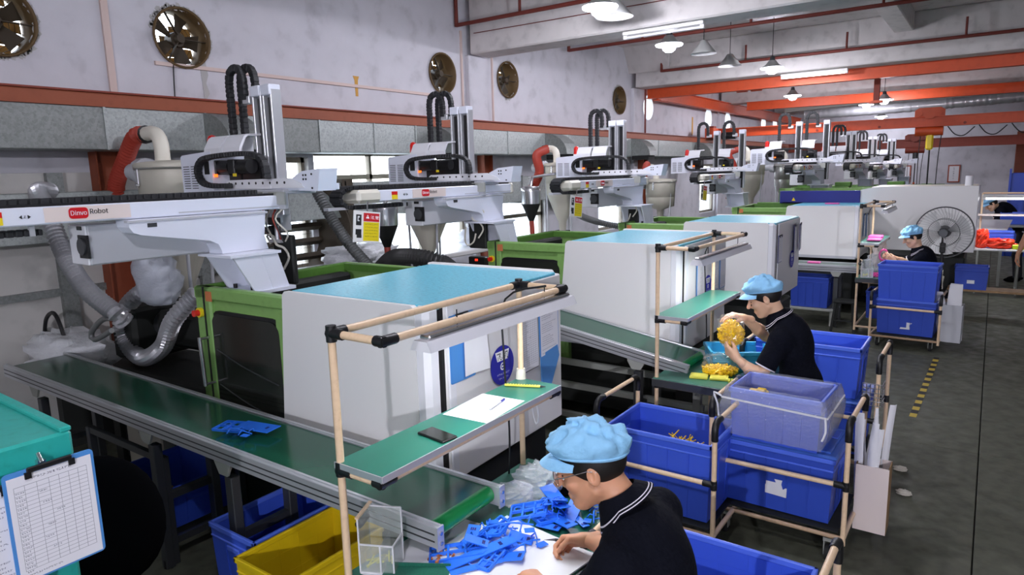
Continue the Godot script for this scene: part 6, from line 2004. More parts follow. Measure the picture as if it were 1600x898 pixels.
	var col := func(a: float, v: float, extra: float) -> Vector3:
		var rr := lerpf(0.066, 0.112, v) + extra
		return nk + CB * V(sin(a) * rr, lerpf(0.045, 0.01, v) - 0.06 * maxf(0, cos(a)) * v - 0.008 * v * absf(sin(a)), cos(a) * rr * 0.95)
	var cg := G.new()
	cg.surf(40, 4, func(u, v): return col.call(0.22 + u * (TAU - 0.44), v, 0.0))
	cg.surf(40, 4, func(u, v): return col.call(TAU - 0.22 - u * (TAU - 0.44), v, -0.004))
	P("collar", cg, "polo", t)
	for k in 2:
		P("collar_stripe", G.new().surf(40, 1, func(u, v): return col.call(0.24 + u * (TAU - 0.48), 0.86 - 0.16 * k + 0.055 * v, 0.0012)), "stripe", t)
	# trousers and shoes
	var tf := Field.new(J.pelvis.min(J.kneel).min(J.kneer).min(J.footl).min(J.footr) - V(0.2, 0.12, 0.25), J.pelvis.max(J.kneel).max(J.kneer) + V(0.22, 0.16, 0.22), maxf(cell, 0.016))
	tf.ell(J.pelvis - V(0, 0.02, 0), V(0.17, 0.13, 0.14), TB, 0.05)
	for k in ["l", "r"]:
		var hp: Vector3 = J.pelvis + R * (0.09 if k == "l" else -0.09) - V(0, 0.03, 0)
		tf.cap(hp, J["knee" + k], 0.09, 0.066, 0.04)
		tf.cap(J["knee" + k], J["foot" + k] + V(0, 0.09, 0), 0.064, 0.05, 0.03)
	P("trousers", fmesh([tf], base), "trousers", t)
	for k in ["l", "r"]:
		var fp: Vector3 = J["foot" + k] - base
		var ft: Vector3 = (V(fw.x, 0, fw.z)).normalized()
		P("shoe", G.new().ball(fp + ft * 0.06 + V(0, 0.045, 0), V(0.05, 0.045, 0.135), 14, 8, Basis(Vector3.UP.cross(ft), Vector3.UP, ft)), "black_soft", t)
	# hair below the cap
	var hf := Field.new(H - V(0.15, 0.15, 0.15), H + V(0.15, 0.15, 0.15), hc * 1.3)
	hf.ell(h.call(0, 0.026, -0.018), V(0.083, 0.104, 0.102), B, 0.01)
	hf.cut(h.call(0, -0.085, -0.05), -(B * V(0, 0.92, -0.3)).normalized())
	hf.cut(h.call(0, 0.0, 0.06), (B * V(0, -0.5, 0.85)).normalized())
	hf.cut(h.call(0, -0.045, -0.012), (B * V(0, -0.75, 0.65)).normalized())
	hf.cut(h.call(0, 0.07, 0), B.y)
	P("hair", fmesh([hf], base), "hair", t)
	# eyebrows, eyes, lips as fine parts on the face
	var hb := func(x: float, y: float, z: float) -> Vector3: return H - base + B * V(x, y, z)
	for s in [-1, 1]:
		P("eyebrow", G.new().tube([hb.call(0.016 * s, 0.025, 0.0965), hb.call(0.032 * s, 0.03, 0.09), hb.call(0.05 * s, 0.025, 0.076)], 0.003, 6), "hair", t)
		P("eye", G.new().ball(hb.call(0.032 * s, 0.001, 0.0775), V(0.0105, 0.006, 0.0105), 10, 6, B), "hair", t)
	P("lips", G.new().tube([hb.call(-0.02, -0.073, 0.085), hb.call(0, -0.071, 0.0935), hb.call(0.02, -0.073, 0.085)], 0.004, 6), "lips", t)
	# cap with a soft crown and a visor
	var nz := FastNoiseLite.new()
	nz.seed = int(absf(base.z) * 10)
	nz.frequency = 1.05
	nz.fractal_octaves = 2
	var CP := B * Basis(Vector3.RIGHT, cap_tilt)
	var cc: Vector3 = H - base
	var crown := func(u: float, v: float) -> Vector3:
		var a := u * TAU
		var q := v * PI / 2
		var bul := 1.0 + 0.2 * sin(minf(v * 2.2, 1.0) * PI) * 1.0 + 0.05 * v
		var rx := 0.087 * cos(q) * bul
		var rz := 0.106 * cos(q) * bul
		var n: float = nz.get_noise_3d(sin(a) * 2.0 * cos(q), v * 2.0, cos(a) * 2.0 * cos(q)) * 0.022 * minf(v * 5.0, 1.0)
		var y := 0.036 + 0.108 * pow(sin(q), 0.9) + (0.022 * maxf(0.0, cos(a)) - 0.03 * maxf(0.0, -cos(a))) * (1.0 - v)
		return cc + CP * V(sin(a) * (rx + n), y + n * 0.6, cos(a) * (rz + n) - 0.012 - 0.012 * sin(q))
	var kg := G.new()
	kg.surf(56, 20, func(u, v): return crown.call(u, v))
	var kp := P("cap", kg, "cap", t)
	P("visor", G.new().surf(20, 6, func(u, v):
		var a := lerpf(-1.15, 1.15, u)
		var ext: float = 0.052 * v * cos(a * 1.2)
		return cc + CP * V(sin(a) * (0.089 + ext * 0.4), 0.062 - 0.012 * v * v - 0.03 * sin(a) * sin(a) - 0.006 * v, cos(a) * 0.108 - 0.012 + ext)).surf(20, 6, func(u, v):
		var a := lerpf(1.15, -1.15, u)
		var ext: float = 0.052 * v * cos(a * 1.2)
		return cc + CP * V(sin(a) * (0.089 + ext * 0.4), 0.059 - 0.012 * v * v - 0.03 * sin(a) * sin(a) - 0.006 * v, cos(a) * 0.107 - 0.012 + ext)), "cap", kp)
	P("cap_band", G.new().tube(range(41).map(func(i): return crown.call(i / 40.0, 0.03)), 0.004, 6, false), "cap", kp)
	if glasses:
		var gg := G.new()
		for s in [-1, 1]:
			gg.ring(hb.call(0.034 * s, -0.002, 0.108), B * Basis(Vector3.RIGHT, PI / 2), 0.022, 0.0014, 28, 6)
			gg.tube([hb.call(0.056 * s, 0.004, 0.105), hb.call(0.074 * s, 0.008, 0.07), hb.call(0.083 * s, 0.01, 0.0), hb.call(0.082 * s, 0.0, -0.025)], 0.0016, 6)
			gg.cyl(hb.call(0.012 * s, -0.006, 0.108), hb.call(0.009 * s, -0.014, 0.1), 0.001, 5)
		gg.tube([hb.call(-0.013, 0.004, 0.109), hb.call(0, 0.007, 0.112), hb.call(0.013, 0.004, 0.109)], 0.0014, 6)
		var g := P("glasses", gg, "steel", t)
		for s in [-1, 1]:
			P("lens", G.new().cyl(hb.call(0.034 * s, -0.002, 0.1075), hb.call(0.034 * s, -0.002, 0.1085), 0.021, 24), "lens", g)
	return t


func stool(at: Vector3, label: String) -> void:
	var t := T("stool", label, "stool", at, 0, "round work stools")
	P("seat", G.new().lathe([[0.0, 0.41], [0.15, 0.41], [0.165, 0.43], [0.15, 0.45], [0.0, 0.45]], 24), "black", t)
	for k in 4:
		var a := TAU * k / 4 + 0.4
		P("leg", G.new().cyl(V(0.1 * cos(a), 0.42, 0.1 * sin(a)), V(0.19 * cos(a), 0.0, 0.19 * sin(a)), 0.012, 8), "steel_paint", t)
	P("foot_ring", G.new().ring(V(0, 0.16, 0), Basis(), 0.155, 0.008, 24, 6), "steel_paint", t)


func workers() -> void:
	var soft := [0.35, 0.38, 0.42, 0.45, 0.6]
	var grip := [0.75, 0.85, 0.95, 1.0, 0.9]
	person("man in navy polo, pale blue cap and glasses trimming blue parts at the nearest bench", {
		"head": V(-0.935, 1.325, -1.695), "face": V(-0.85, -0.34, 0.4), "crown": V(-0.28, 1.0, 0.08), "neck": V(-0.835, 1.215, -1.72), "chest": V(-0.735, 1.02, -1.69), "pelvis": V(-0.6, 0.56, -1.68),
		"shl": V(-0.765, 1.12, -1.53), "shr": V(-0.785, 1.14, -1.865), "ell": V(-0.93, 0.85, -1.46), "elr": V(-0.96, 0.875, -1.98), "wrl": V(-1.15, 0.825, -1.735), "wrr": V(-1.135, 0.85, -2.03),
		"hdl": V(-0.8, -0.12, -0.45), "hdr": V(-0.85, -0.3, 0.12), "pml": V(-0.1, -1, 0.2), "pmr": V(0.1, -0.6, 0.75), "cul": soft, "cur": grip,
		"kneel": V(-1.02, 0.5, -1.56), "kneer": V(-1.02, 0.5, -1.82), "footl": V(-0.95, 0.0, -1.56), "footr": V(-0.95, 0.0, -1.84)}, 0.011, 0.0036, "skin", true, -0.06)
	stool(V(-0.6, 0, -1.68), "work stool under the man at the nearest bench")
	var kn := T("trimming_knife", "small dark trimming knife in the fingers of the man with glasses", "knife", V(-1.24, 0.805, -2.03), 20)
	P("handle", G.new().cyl(V(0.06, 0.01, 0), V(-0.03, 0.008, 0), 0.006, 8), "black", kn)
	P("blade", G.new().prism([Vector2(-0.03, 0.003), Vector2(-0.075, 0.002), Vector2(-0.03, 0.014)], 0.0015), "alu_dark", kn)
	person("man in navy polo and pale blue cap filling a bag with yellow parts", {
		"head": V(-1.17, 1.36, -4.47), "face": V(-0.88, -0.42, 0.22), "crown": V(-0.25, 1.0, 0.05), "neck": V(-1.085, 1.23, -4.5), "chest": V(-0.985, 1.05, -4.5), "pelvis": V(-0.87, 0.58, -4.5),
		"shl": V(-1.02, 1.125, -4.32), "shr": V(-1.06, 1.145, -4.68), "ell": V(-1.12, 0.885, -4.24), "elr": V(-1.2, 1.05, -4.68), "wrl": V(-1.265, 0.985, -4.25), "wrr": V(-1.3, 1.2, -4.5),
		"hdl": V(-0.75, 0.45, -0.3), "hdr": V(-0.6, 0.25, 0.6), "pml": V(-0.3, 0.5, -0.8), "pmr": V(-0.3, -0.9, 0.1), "cul": soft, "cur": soft,
		"kneel": V(-1.25, 0.52, -4.38), "kneer": V(-1.25, 0.52, -4.62), "footl": V(-1.2, 0.0, -4.38), "footr": V(-1.2, 0.0, -4.64)}, 0.013, 0.0045, "skin_pale", false, -0.05)
	stool(V(-0.87, 0, -4.5), "work stool under the man filling the bag")
	person("woman in navy polo and pale blue cap handling pink parts beside the pedestal fan", {
		"head": V(-0.79, 1.275, -9.82), "face": V(-0.85, -0.4, 0.25), "crown": V(-0.2, 1.0, 0.05), "neck": V(-0.72, 1.11, -9.84), "chest": V(-0.63, 0.95, -9.86), "pelvis": V(-0.54, 0.56, -9.86),
		"shl": V(-0.66, 1.03, -9.7), "shr": V(-0.7, 1.05, -10.0), "ell": V(-0.82, 0.88, -9.64), "elr": V(-0.86, 0.92, -10.03), "wrl": V(-0.96, 0.96, -9.75), "wrr": V(-1.0, 1.0, -9.9),
		"hdl": V(-0.7, 0.5, -0.1), "hdr": V(-0.7, 0.3, 0.2), "pml": V(-0.3, 0.4, -0.8), "pmr": V(-0.2, -0.5, 0.6), "cul": soft, "cur": grip,
		"kneel": V(-0.92, 0.5, -9.76), "kneer": V(-0.92, 0.5, -9.98), "footl": V(-0.88, 0.0, -9.76), "footr": V(-0.88, 0.0, -9.98)}, 0.016, 0.006, "skin_pale", false, -0.05)
	stool(V(-0.54, 0, -9.86), "work stool under the woman with pink parts")
	person("worker in navy leaning forward under the bright tube at the far right", {
		"head": V(-0.02, 1.42, -15.1), "face": V(-0.7, -0.65, 0.25), "crown": V(-0.6, 0.8, 0.1), "neck": V(0.1, 1.34, -15.15), "chest": V(0.24, 1.27, -15.2), "pelvis": V(0.5, 0.98, -15.25),
		"shl": V(0.14, 1.3, -15.0), "shr": V(0.14, 1.32, -15.35), "ell": V(0.08, 1.06, -14.96), "elr": V(0.06, 1.08, -15.36), "wrl": V(-0.08, 1.0, -15.0), "wrr": V(-0.1, 1.0, -15.25),
		"hdl": V(-0.7, -0.5, 0), "hdr": V(-0.7, -0.5, 0.1), "pml": V(0, -1, 0), "pmr": V(0, -1, 0), "cul": soft, "cur": soft,
		"kneel": V(0.42, 0.5, -15.15), "kneer": V(0.45, 0.5, -15.35), "footl": V(0.45, 0.0, -15.15), "footr": V(0.5, 0.0, -15.38)}, 0.02, 0.008, "skin_pale", false, 0.0)
	person("standing person in dark clothes mostly outside the right edge, one bare forearm showing", {
		"head": V(0.68, 1.6, -12.4), "face": V(-0.3, -0.2, 0.9), "crown": V(0, 1, 0), "neck": V(0.68, 1.42, -12.42), "chest": V(0.68, 1.24, -12.42), "pelvis": V(0.68, 0.92, -12.42),
		"shl": V(0.86, 1.36, -12.4), "shr": V(0.5, 1.36, -12.4), "ell": V(0.9, 1.06, -12.4), "elr": V(0.43, 1.06, -12.36), "wrl": V(0.9, 0.8, -12.36), "wrr": V(0.36, 0.82, -12.28),
		"hdl": V(0, -1, 0.1), "hdr": V(-0.15, -1, 0.15), "pml": V(-1, 0, 0), "pmr": V(1, 0, 0), "cul": soft, "cur": soft,
		"kneel": V(0.76, 0.48, -12.4), "kneer": V(0.6, 0.48, -12.4), "footl": V(0.76, 0.0, -12.42), "footr": V(0.6, 0.0, -12.42)}, 0.02, 0.008, "skin", false, 0.0)


func blue_plate(label: String, at: Vector3, turn: float, w: float, d: float, kind: int, tilt := Vector3.ZERO, group := "") -> void:
	var t := T("plastic_part", label, "part", at, turn, group)
	t.rotation = V(tilt.x, deg_to_rad(turn), tilt.z)
	var th := 0.004
	var flat := Basis(Vector3.RIGHT, -PI / 2)
	if kind == 0:
		P("plate", G.new().prism([Vector2(-w / 2, -d / 2), Vector2(w / 2, -d / 2), Vector2(w / 2, d / 2), Vector2(-w / 2, d / 2)], th, X(0, 0, 0, flat)), "blue_part", t)
		P("raised_mark", G.new().box(V(w * 0.3, th * 0.8, -0.008), V(0.012, 0.002, 0.006)).box(V(w * 0.3, th * 0.8, 0.0), V(0.012, 0.002, 0.005)).box(V(w * 0.3, th * 0.8, 0.008), V(0.012, 0.002, 0.006)), "navy_panel", t)
	elif kind == 1:
		# frame with openings
		var g := G.new()
		for x in [-0.5, -0.16, 0.17, 0.5]:
			g.box(V(x * w, 0, 0), V(0.008, 0.012, d))
		for z in [-0.5, 0.0, 0.5]:
			g.box(V(0, 0, z * d), V(w, 0.012, 0.008))
		P("frame", g, "blue_part", t)
		P("ring", G.new().ring(V(w * 0.33, 0, d * 0.22), Basis(), 0.018, 0.003, 18, 5), "blue_part", t)
		P("ring", G.new().ring(V(-w * 0.33, 0, -d * 0.22), Basis(), 0.016, 0.003, 18, 5), "blue_part", t)
	else:
		# sprue tree
		var g := G.new()
		g.tube(curve([V(-w / 2, 0, 0), V(0, 0.02, 0.01), V(w / 2, 0, 0)], 0.02), 0.0035, 6)
		for k in 5:
			var x := lerpf(-0.4, 0.4, k / 4.0) * w
			g.tube(curve([V(x, 0.01, 0), V(x + 0.01, 0.02, d * 0.3 * (1 if k % 2 else -1)), V(x, 0.0, d * 0.5 * (1 if k % 2 else -1))], 0.015), 0.003, 5)
		P("sprue", g, "blue_part", t)
		P("tab", G.new().box(V(w * 0.4, 0, d * 0.4), V(0.04, 0.003, 0.03)), "blue_part", t)
		P("tab", G.new().box(V(-w * 0.3, 0, -d * 0.4), V(0.05, 0.003, 0.03)), "blue_part", t)


# a full bag of little moulded bits
func lump(n: int, r: Vector3, c: Vector3, sd: int) -> G:
	rng.seed = sd
	var g := G.new()
	for k in n:
		var p := V(rng.randfn(0, 1), rng.randfn(0, 1), rng.randfn(0, 1)).normalized() * pow(rng.randf(), 0.3)
		var b := Basis.from_euler(V(rng.randf() * 6, rng.randf() * 6, rng.randf() * 6))
		g.box(c + p * r, V(0.03, 0.009, 0.012), 0, b)
	return g


func small_things() -> void:
	# nearest bench: white sheets, heap of blue parts
	O("cutting_sheet", "large white sheet on the nearest bench under the man's hands", "sheet", G.new().prism([Vector2(-0.24, -0.26), Vector2(0.22, -0.26), Vector2(0.24, 0.25), Vector2(-0.22, 0.26)], 0.006, X(0, 0, 0, Basis(Vector3.RIGHT, -PI / 2))), "paper", V(-1.37, 0.784, -1.83), -6)
	O("paper_sheet", "greyish white sheet sticking out below the conveyor end", "sheet", G.new().box(V(0, 0, 0), V(0.3, 0.003, 0.5)), "sheet", V(-1.64, 0.7825, -1.75), 4)
	var pl := [[0, -1.40, -2.27, 0.835, -62.0, 0.19, 0.062, "flat blue bar with embossed marks, leaning on the far end of the blue heap", 0.45],
		[0, -1.34, -2.17, 0.805, -20.0, 0.17, 0.055, "flat blue bar lying at the near right of the heap's far half", 0.1],
		[0, -1.40, -2.42, 0.83, -60.0, 0.2, 0.03, "thin blue strip standing up steeply beside the clear bag", 0.7],
		[0, -1.31, -2.36, 0.815, -50.0, 0.18, 0.055, "dark underside blue bar at the far right of the heap", 0.25],
		[0, -1.36, -2.12, 0.795, 8.0, 0.1, 0.04, "short blue bar under the embossed bar", 0.0],
		[1, -1.47, -2.14, 0.825, 30.0, 0.15, 0.11, "blue perforated panel in the middle of the heap", 0.2],
		[1, -1.41, -2.16, 0.80, -30.0, 0.1, 0.08, "small blue lattice panel next to the middle panel", 0.1],
		[1, -1.55, -1.77, 0.80, 40.0, 0.2, 0.095, "blue frame with round cutouts at the near left end of the heap", 0.1],
		[0, -1.46, -1.80, 0.81, 62.0, 0.28, 0.055, "long blue bar with a slot crossing the near part of the heap", 0.12],
		[0, -1.43, -1.74, 0.795, 55.0, 0.2, 0.03, "lowest long blue strip at the near edge of the heap", 0.05],
		[0, -1.35, -1.86, 0.80, 20.0, 0.08, 0.06, "squarish blue piece next to the man's left hand", 0.2],
		[1, -1.5, -1.93, 0.82, 10.0, 0.1, 0.07, "blue lattice piece on top of the heap's near half", 0.3],
		[2, -1.46, -1.98, 0.83, 40.0, 0.2, 0.1, "curved blue sprue on top of the heap's near half", 0.0],
		[2, -1.42, -2.24, 0.83, -40.0, 0.16, 0.1, "blue sprue standing among the bars of the far half", 0.4],
		[2, -1.36, -1.95, 0.795, 70.0, 0.14, 0.08, "blue sprue lying toward the cleared sheet", 0.0],
		[2, -1.24, -2.3, 0.795, -70.0, 0.16, 0.07, "blue sprue hanging out at the right end of the heap", 0.1],
		[2, -1.53, -1.86, 0.81, 80.0, 0.14, 0.08, "blue sprue leaning on the frame with round cutouts", 0.3]]
	for p in pl:
		blue_plate(p[7], V(p[1], p[3], p[2]), p[4], p[5], p[6], p[0], V(0, 0, p[8]))
	for p in [[-1.33, 0.81, -2.26, 100.0, 0.12, 0.06, 0, 0.3, "short blue plate propped against the right side of the embossed bar"],
		[-1.45, 0.83, -2.3, -20.0, 0.11, 0.07, 0, -0.4, "tilted blue plate between the embossed bar and the clear bag"],
		[-1.5, 0.80, -2.22, 15.0, 0.13, 0.05, 0, 0.15, "blue plate lying at the conveyor side of the heap's far half"],
		[-1.36, 0.84, -2.22, 140.0, 0.1, 0.05, 0, -0.3, "small blue plate topmost on the far half of the heap"],
		[-1.27, 0.795, -2.22, -30.0, 0.09, 0.03, 0, 0.0, "narrow blue strip lying apart on the green table right of the heap"],
		[-1.52, 0.81, -1.97, 70.0, 0.11, 0.06, 1, 0.35, "blue lattice scrap leaning up at the conveyor side of the near half"],
		[-1.4, 0.80, -1.98, 20.0, 0.1, 0.06, 0, -0.15, "blue plate where the heap's two halves meet"],
		[-1.55, 0.82, -1.86, 110.0, 0.1, 0.05, 0, 0.4, "steeply tilted blue plate beside the frame with round cutouts"],
		[-1.41, 0.80, -1.8, 95.0, 0.12, 0.05, 1, 0.1, "blue lattice scrap on the hand side of the long slotted bar"],
		[-1.5, 0.83, -1.83, 30.0, 0.09, 0.05, 0, -0.3, "small blue plate topmost on the near half of the heap"]]:
		blue_plate(p[8], V(p[0], p[1], p[2]), p[3], p[4], p[5], p[6], V(0, 0, p[7]))
	stuff(O("sprue_scraps", "small blue sprue scraps strewn through the heap on the nearest bench", "scraps", heap(heap(G.new(), 22, 0.13, 0.05, 0.12, 0.05, 0.004, 12), 12, 0.1, 0.04, 0.1, 0.04, 0.005, 13), "blue_part", V(-1.43, 0.788, -2.2)))
	stuff(O("sprue_scraps", "small blue sprue scraps in the near half of the heap", "scraps", heap(G.new(), 26, 0.1, 0.05, 0.16, 0.05, 0.004, 14), "blue_part", V(-1.47, 0.788, -1.88)))
	for k in 3:
		O("plastic_bag", ["crumpled clear bag behind the blue heap, beside the conveyor end", "clear bag sleeve sticking up from the blue heap", "small crumpled clear bag under the conveyor's far corner"][k], "bag", bag_shape([0.2, 0.09, 0.16][k], [0.13, 0.12, 0.08][k], [0.18, 0.16, 0.14][k], 20 + k), "bag", [V(-1.55, 0.785, -2.34), V(-1.36, 0.80, -2.46), V(-1.6, 0.785, -2.22)][k], 30 * k)
	O("dark_box", "dark flat box half inside the clear bag on the nearest bench", "box", G.new().box(V(0, 0.02, 0), V(0.12, 0.04, 0.08), 0.006), "black_soft", V(-1.48, 0.79, -2.4), 30)
	O("tray", "dark green tray with bits at the near edge of the nearest bench", "tray", G.new().box(V(0, 0.004, 0), V(0.24, 0.008, 0.14), 0.002).box(V(0, 0.01, 0.068), V(0.24, 0.02, 0.004)).box(V(0, 0.01, -0.068), V(0.24, 0.02, 0.004)), "bench", V(-1.58, 0.784, -1.57), 30)
	stuff(O("scrap_bits", "brown and orange scrap bits by the clear pocket box", "scraps", heap(G.new(), 14, 0.05, 0.02, 0.05, 0.02, 0.008, 17), "rust_label", V(-1.58, 0.786, -1.72)))
	# parts riding on the long conveyor
	blue_plate("blue lattice part at the left of those riding the long conveyor", V(-3.12, 0.945, -1.86), 20, 0.16, 0.12, 1)
	blue_plate("flat blue plate part riding the long conveyor", V(-3.0, 0.948, -1.92), 12, 0.22, 0.1, 0)
	blue_plate("blue sprue beside the flat plate on the long conveyor", V(-3.02, 0.95, -1.82), 15, 0.18, 0.07, 2)
	# second bench
	var tray := crate("cyan plastic tray on the second bench behind the yellow bag", V(-1.42, 0.781, -4.78), 0.42, 0.14, 0.3, 30, "cyan_bin", "cyan_bin", 4, "")
	O("parts_bag", "clear bag stuffed with yellow parts held up by the seated man", "bag", bag_shape(0.17, 0.2, 0.16, 31), "bag_clear", V(-1.345, 1.03, -4.36))
	stuff(O("yellow_parts", "yellow plastic parts inside the held up bag", "parts", lump(700, V(0.078, 0.085, 0.072), V(0, 0.083, 0), 33), "yellow_part", V(-1.345, 1.035, -4.36)))
	O("parts_bag", "clear bag half full of yellow parts lying on the second bench", "bag", bag_shape(0.26, 0.14, 0.16, 36), "bag_clear", V(-1.46, 0.782, -4.52), 30)
	stuff(O("yellow_parts", "yellow plastic parts in the bag lying on the second bench", "parts", lump(420, V(0.12, 0.032, 0.065), V(0, 0.032, 0), 37), "yellow_part", V(-1.46, 0.784, -4.5), 20))
	for k in 2:
		O("yellow_plate", ["left pale yellow square plate on the second bench", "right pale yellow square plate on the second bench"][k], "part", G.new().box(V(0, 0.008, 0), V(0.12, 0.016, 0.1), 0.003).box(V(0, 0.017, 0), V(0.09, 0.003, 0.07)), "pale_yellow", [V(-1.56, 0.781, -4.38), V(-1.43, 0.781, -4.41)][k], 14)
	var yb := G.new()
	for i in 5:
		for j in 3:
			yb.cyl(V(i * 0.02, 0.0, j * 0.02), V(i * 0.02, 0.014, j * 0.02), 0.008, 8)
	stuff(O("yellow_cap", "little pale yellow round caps laid in rows on the second bench", "parts", yb, "pale_yellow", V(-1.36, 0.781, -4.4), 20))
	# pink bench
	stuff(O("pink_parts", "loose pink parts and foam spread over the third bench", "parts", heap(heap(G.new(), 90, 0.14, 0.05, 0.16, 0.07, 0.012, 41), 50, 0.18, 0.03, 0.2, 0.09, 0.012, 42), "pink", V(-1.02, 0.785, -9.68)))
	O("pink_ring", "pink oval frame in the woman's hands", "part", G.new().ring(V(0, 0, 0), Basis(Vector3.RIGHT, PI / 2).scaled(V(1, 1.25, 1)), 0.055, 0.011, 24, 8), "pink", V(-1.1, 1.03, -9.84), 40)
	for k in 2:
		O("pink_stack", ["upper pink stack of parts on the third bench's shelf", "flat pink part at the edge of the third bench's shelf"][k], "part", G.new().box(V(0, 0.02, 0), V(0.16, 0.05 - 0.03 * k, 0.2), 0.01), "pink", [V(-1.22, 1.222, -10.0), V(-1.2, 1.219, -9.72)][k])
	O("plastic_bag", "clear bag bulging behind the pink parts on the third bench", "bag", bag_shape(0.3, 0.22, 0.3, 44), "bag", V(-1.17, 0.785, -10.0))
	O("plastic_bag", "pink tinted bag hanging behind the third bench's front post", "bag", bag_shape(0.16, 0.4, 0.2, 45), "pinkish", V(-1.2, 0.8, -10.3))
	O("pink_part", "pink part on the conveyor behind the third machine's end", "part", G.new().box(V(0, 0.012, 0), V(0.17, 0.024, 0.1), 0.01), "pink", V(-1.98, 0.842, -10.1))
	O("pink_part", "flat pink part lying on the fourth machine's blue top", "part", G.new().box(V(0, 0.008, 0), V(0.2, 0.016, 0.1), 0.006), "pink", V(-2.0, 1.605, -11.3))
	# pedestal fan
	var f := T("pedestal_fan", "large black pedestal fan standing before the big white door", "fan", V(-0.52, 0, -11.1), 0)
	P("base", G.new().lathe([[0.0, 0.0], [0.24, 0.0], [0.24, 0.02], [0.05, 0.06], [0.0, 0.06]], 24), "black", f)
	P("pole", G.new().cyl(V(0, 0.05, 0), V(0, 1.16, 0), 0.022, 10), "black", f)
	P("motor", G.new().cyl(V(0, 1.23, -0.16), V(0, 1.23, 0.02), 0.085, 18, 0.065), "black", f)
	P("hub_badge", G.new().cyl(V(0, 1.23, 0.105), V(0, 1.23, 0.115), 0.05, 18).ring(V(0, 1.23, 0.112), Basis(Vector3.RIGHT, PI / 2), 0.05, 0.006, 24, 6), "alu_dark", f)
	var cage := G.new()
	for s in [-1, 1]:
		for k in 48:
			var a := TAU * k / 48
			cage.tube([V(cos(a) * 0.05, 1.23 + sin(a) * 0.05, s * 0.1), V(cos(a + 0.15) * 0.22, 1.23 + sin(a + 0.15) * 0.22, s * 0.085), V(cos(a + 0.3) * 0.345, 1.23 + sin(a + 0.3) * 0.345, s * 0.02)], 0.001, 4, false)
		cage.ring(V(0, 1.23, s * 0.09), Basis(Vector3.RIGHT, PI / 2), 0.19, 0.0035, 36, 5)
	cage.ring(V(0, 1.23, 0), Basis(Vector3.RIGHT, PI / 2), 0.35, 0.009, 48, 6)
	P("cage", cage, "fan_grey", f)
	for k in 3:
		var a := TAU * k / 3 + 0.4
		P("blade", G.new().surf(8, 5, func(u, v): return V(0, 1.23, 0) + Basis(Vector3.BACK, a + lerpf(-0.55, 0.55, v) * (0.6 + 0.4 * u)) * V(lerpf(0.06, 0.31, u), 0, lerpf(-0.05, 0.05, v))), "fan_blade", f)
	P("control_box", G.new().box(V(0, 1.02, 0.02), V(0.07, 0.14, 0.07), 0.01), "black", f)
	P("power_cord", G.new().tube(curve([V(-0.02, 1.18, -0.1), V(-0.08, 0.9, -0.06), V(-0.02, 0.6, -0.03), V(0.0, 0.1, -0.03)], 0.05), 0.005, 5), "black", f)
	# teal cabinet with the clipboards at the lower left
	var tc := T("teal_cabinet", "scuffed teal machine cabinet cut off by the lower left corner", "cabinet", V(-2.13, 0, -0.77), 0)
	tc.rotation.y = deg_to_rad(-1)
	P("body", G.new().box(V(-0.62, 0.74, 0.5), V(1.2, 1.36, 0.96), 0.008), "teal", tc)
	P("top_cover", G.new().box(V(-0.62, 1.46, 0.5), V(1.24, 0.08, 1.0), 0.008), "teal", tc)
	P("cover_lip", G.new().box(V(-0.62, 1.506, 0.014), V(1.24, 0.016, 0.03), 0.004), "teal", tc)
	P("hook", G.new().cyl(V(-0.0, 1.46, 0.09), V(0.025, 1.44, 0.09), 0.006, 8).box(V(0.012, 1.43, 0.09), V(0.02, 0.03, 0.02)), "steel", tc)
	clipboard(V(-2.095, 1.28, -0.69), 90, "form_a", "clipboard with a ruled form hooked on the teal cabinet", 0.225, 0.32, 0.0)
	clipboard(V(-2.11, 1.25, -0.53), 90, "form_b", "second clipboard on the teal cabinet, cut by the left edge", 0.22, 0.32, 0.0)
	# the black padded seat back beside it
	var ch := T("swivel_chair", "black rounded padded chair back in the shade beside the teal cabinet", "chair", V(-2.98, 0, -1.15), 50)
	var bg := G.new()
	bg.ball(V(0, 0.78, 0), V(0.24, 0.3, 0.08), 24, 14)
	P("backrest", bg, "black_soft", ch)
	P("seat", G.new().ball(V(0, 0.46, 0.22), V(0.24, 0.05, 0.24), 20, 8), "black_soft", ch)
	P("back_bar", G.new().tube(curve([V(0, 0.62, -0.07), V(0, 0.46, -0.06), V(0, 0.4, 0.1), V(0, 0.4, 0.2)], 0.05), 0.02, 8), "black", ch)
	P("gas_post", G.new().cyl(V(0, 0.08, 0.22), V(0, 0.44, 0.22), 0.025, 10), "steel", ch)
	for k in 5:
		var a := TAU * k / 5
		P("foot", G.new().bar(V(0, 0.09, 0.22), V(0.26 * cos(a), 0.06, 0.22 + 0.26 * sin(a)), 0.04, 0.025), "black", ch)
		P("caster", G.new().ball(V(0.26 * cos(a), 0.03, 0.22 + 0.26 * sin(a)), V(0.025, 0.03, 0.025), 10, 6), "black", ch)
	# hazard tape on the aisle floor
	hazard(V(-0.385, 0, -8.85), V(-0.43, 0, -6.6), "hazard tape striped black and yellow along the aisle floor", 0.055)
	hazard(V(-1.16, 0, -9.0), V(-1.22, 0, -8.2), "short hazard tape before the stacked crates by the pink bench", 0.05)
	hazard(V(-0.95, 0, -3.3), V(-0.35, 0, -3.15), "hazard tape piece on the floor below the lidded crate's trolley", 0.05)
	for q in [[V(-0.4, 0, -5.35), 0.4], [V(-0.34, 0, -4.95), 1.2]]:
		O("crumpled_scrap", ["pale crumpled scrap on the aisle floor, farther of two", "pale crumpled scrap on the aisle floor, nearer of two"][0 if q[1] < 1 else 1], "scrap", bag_shape(0.09, 0.03, 0.06, int(q[1] * 10)), "scrap", q[0])


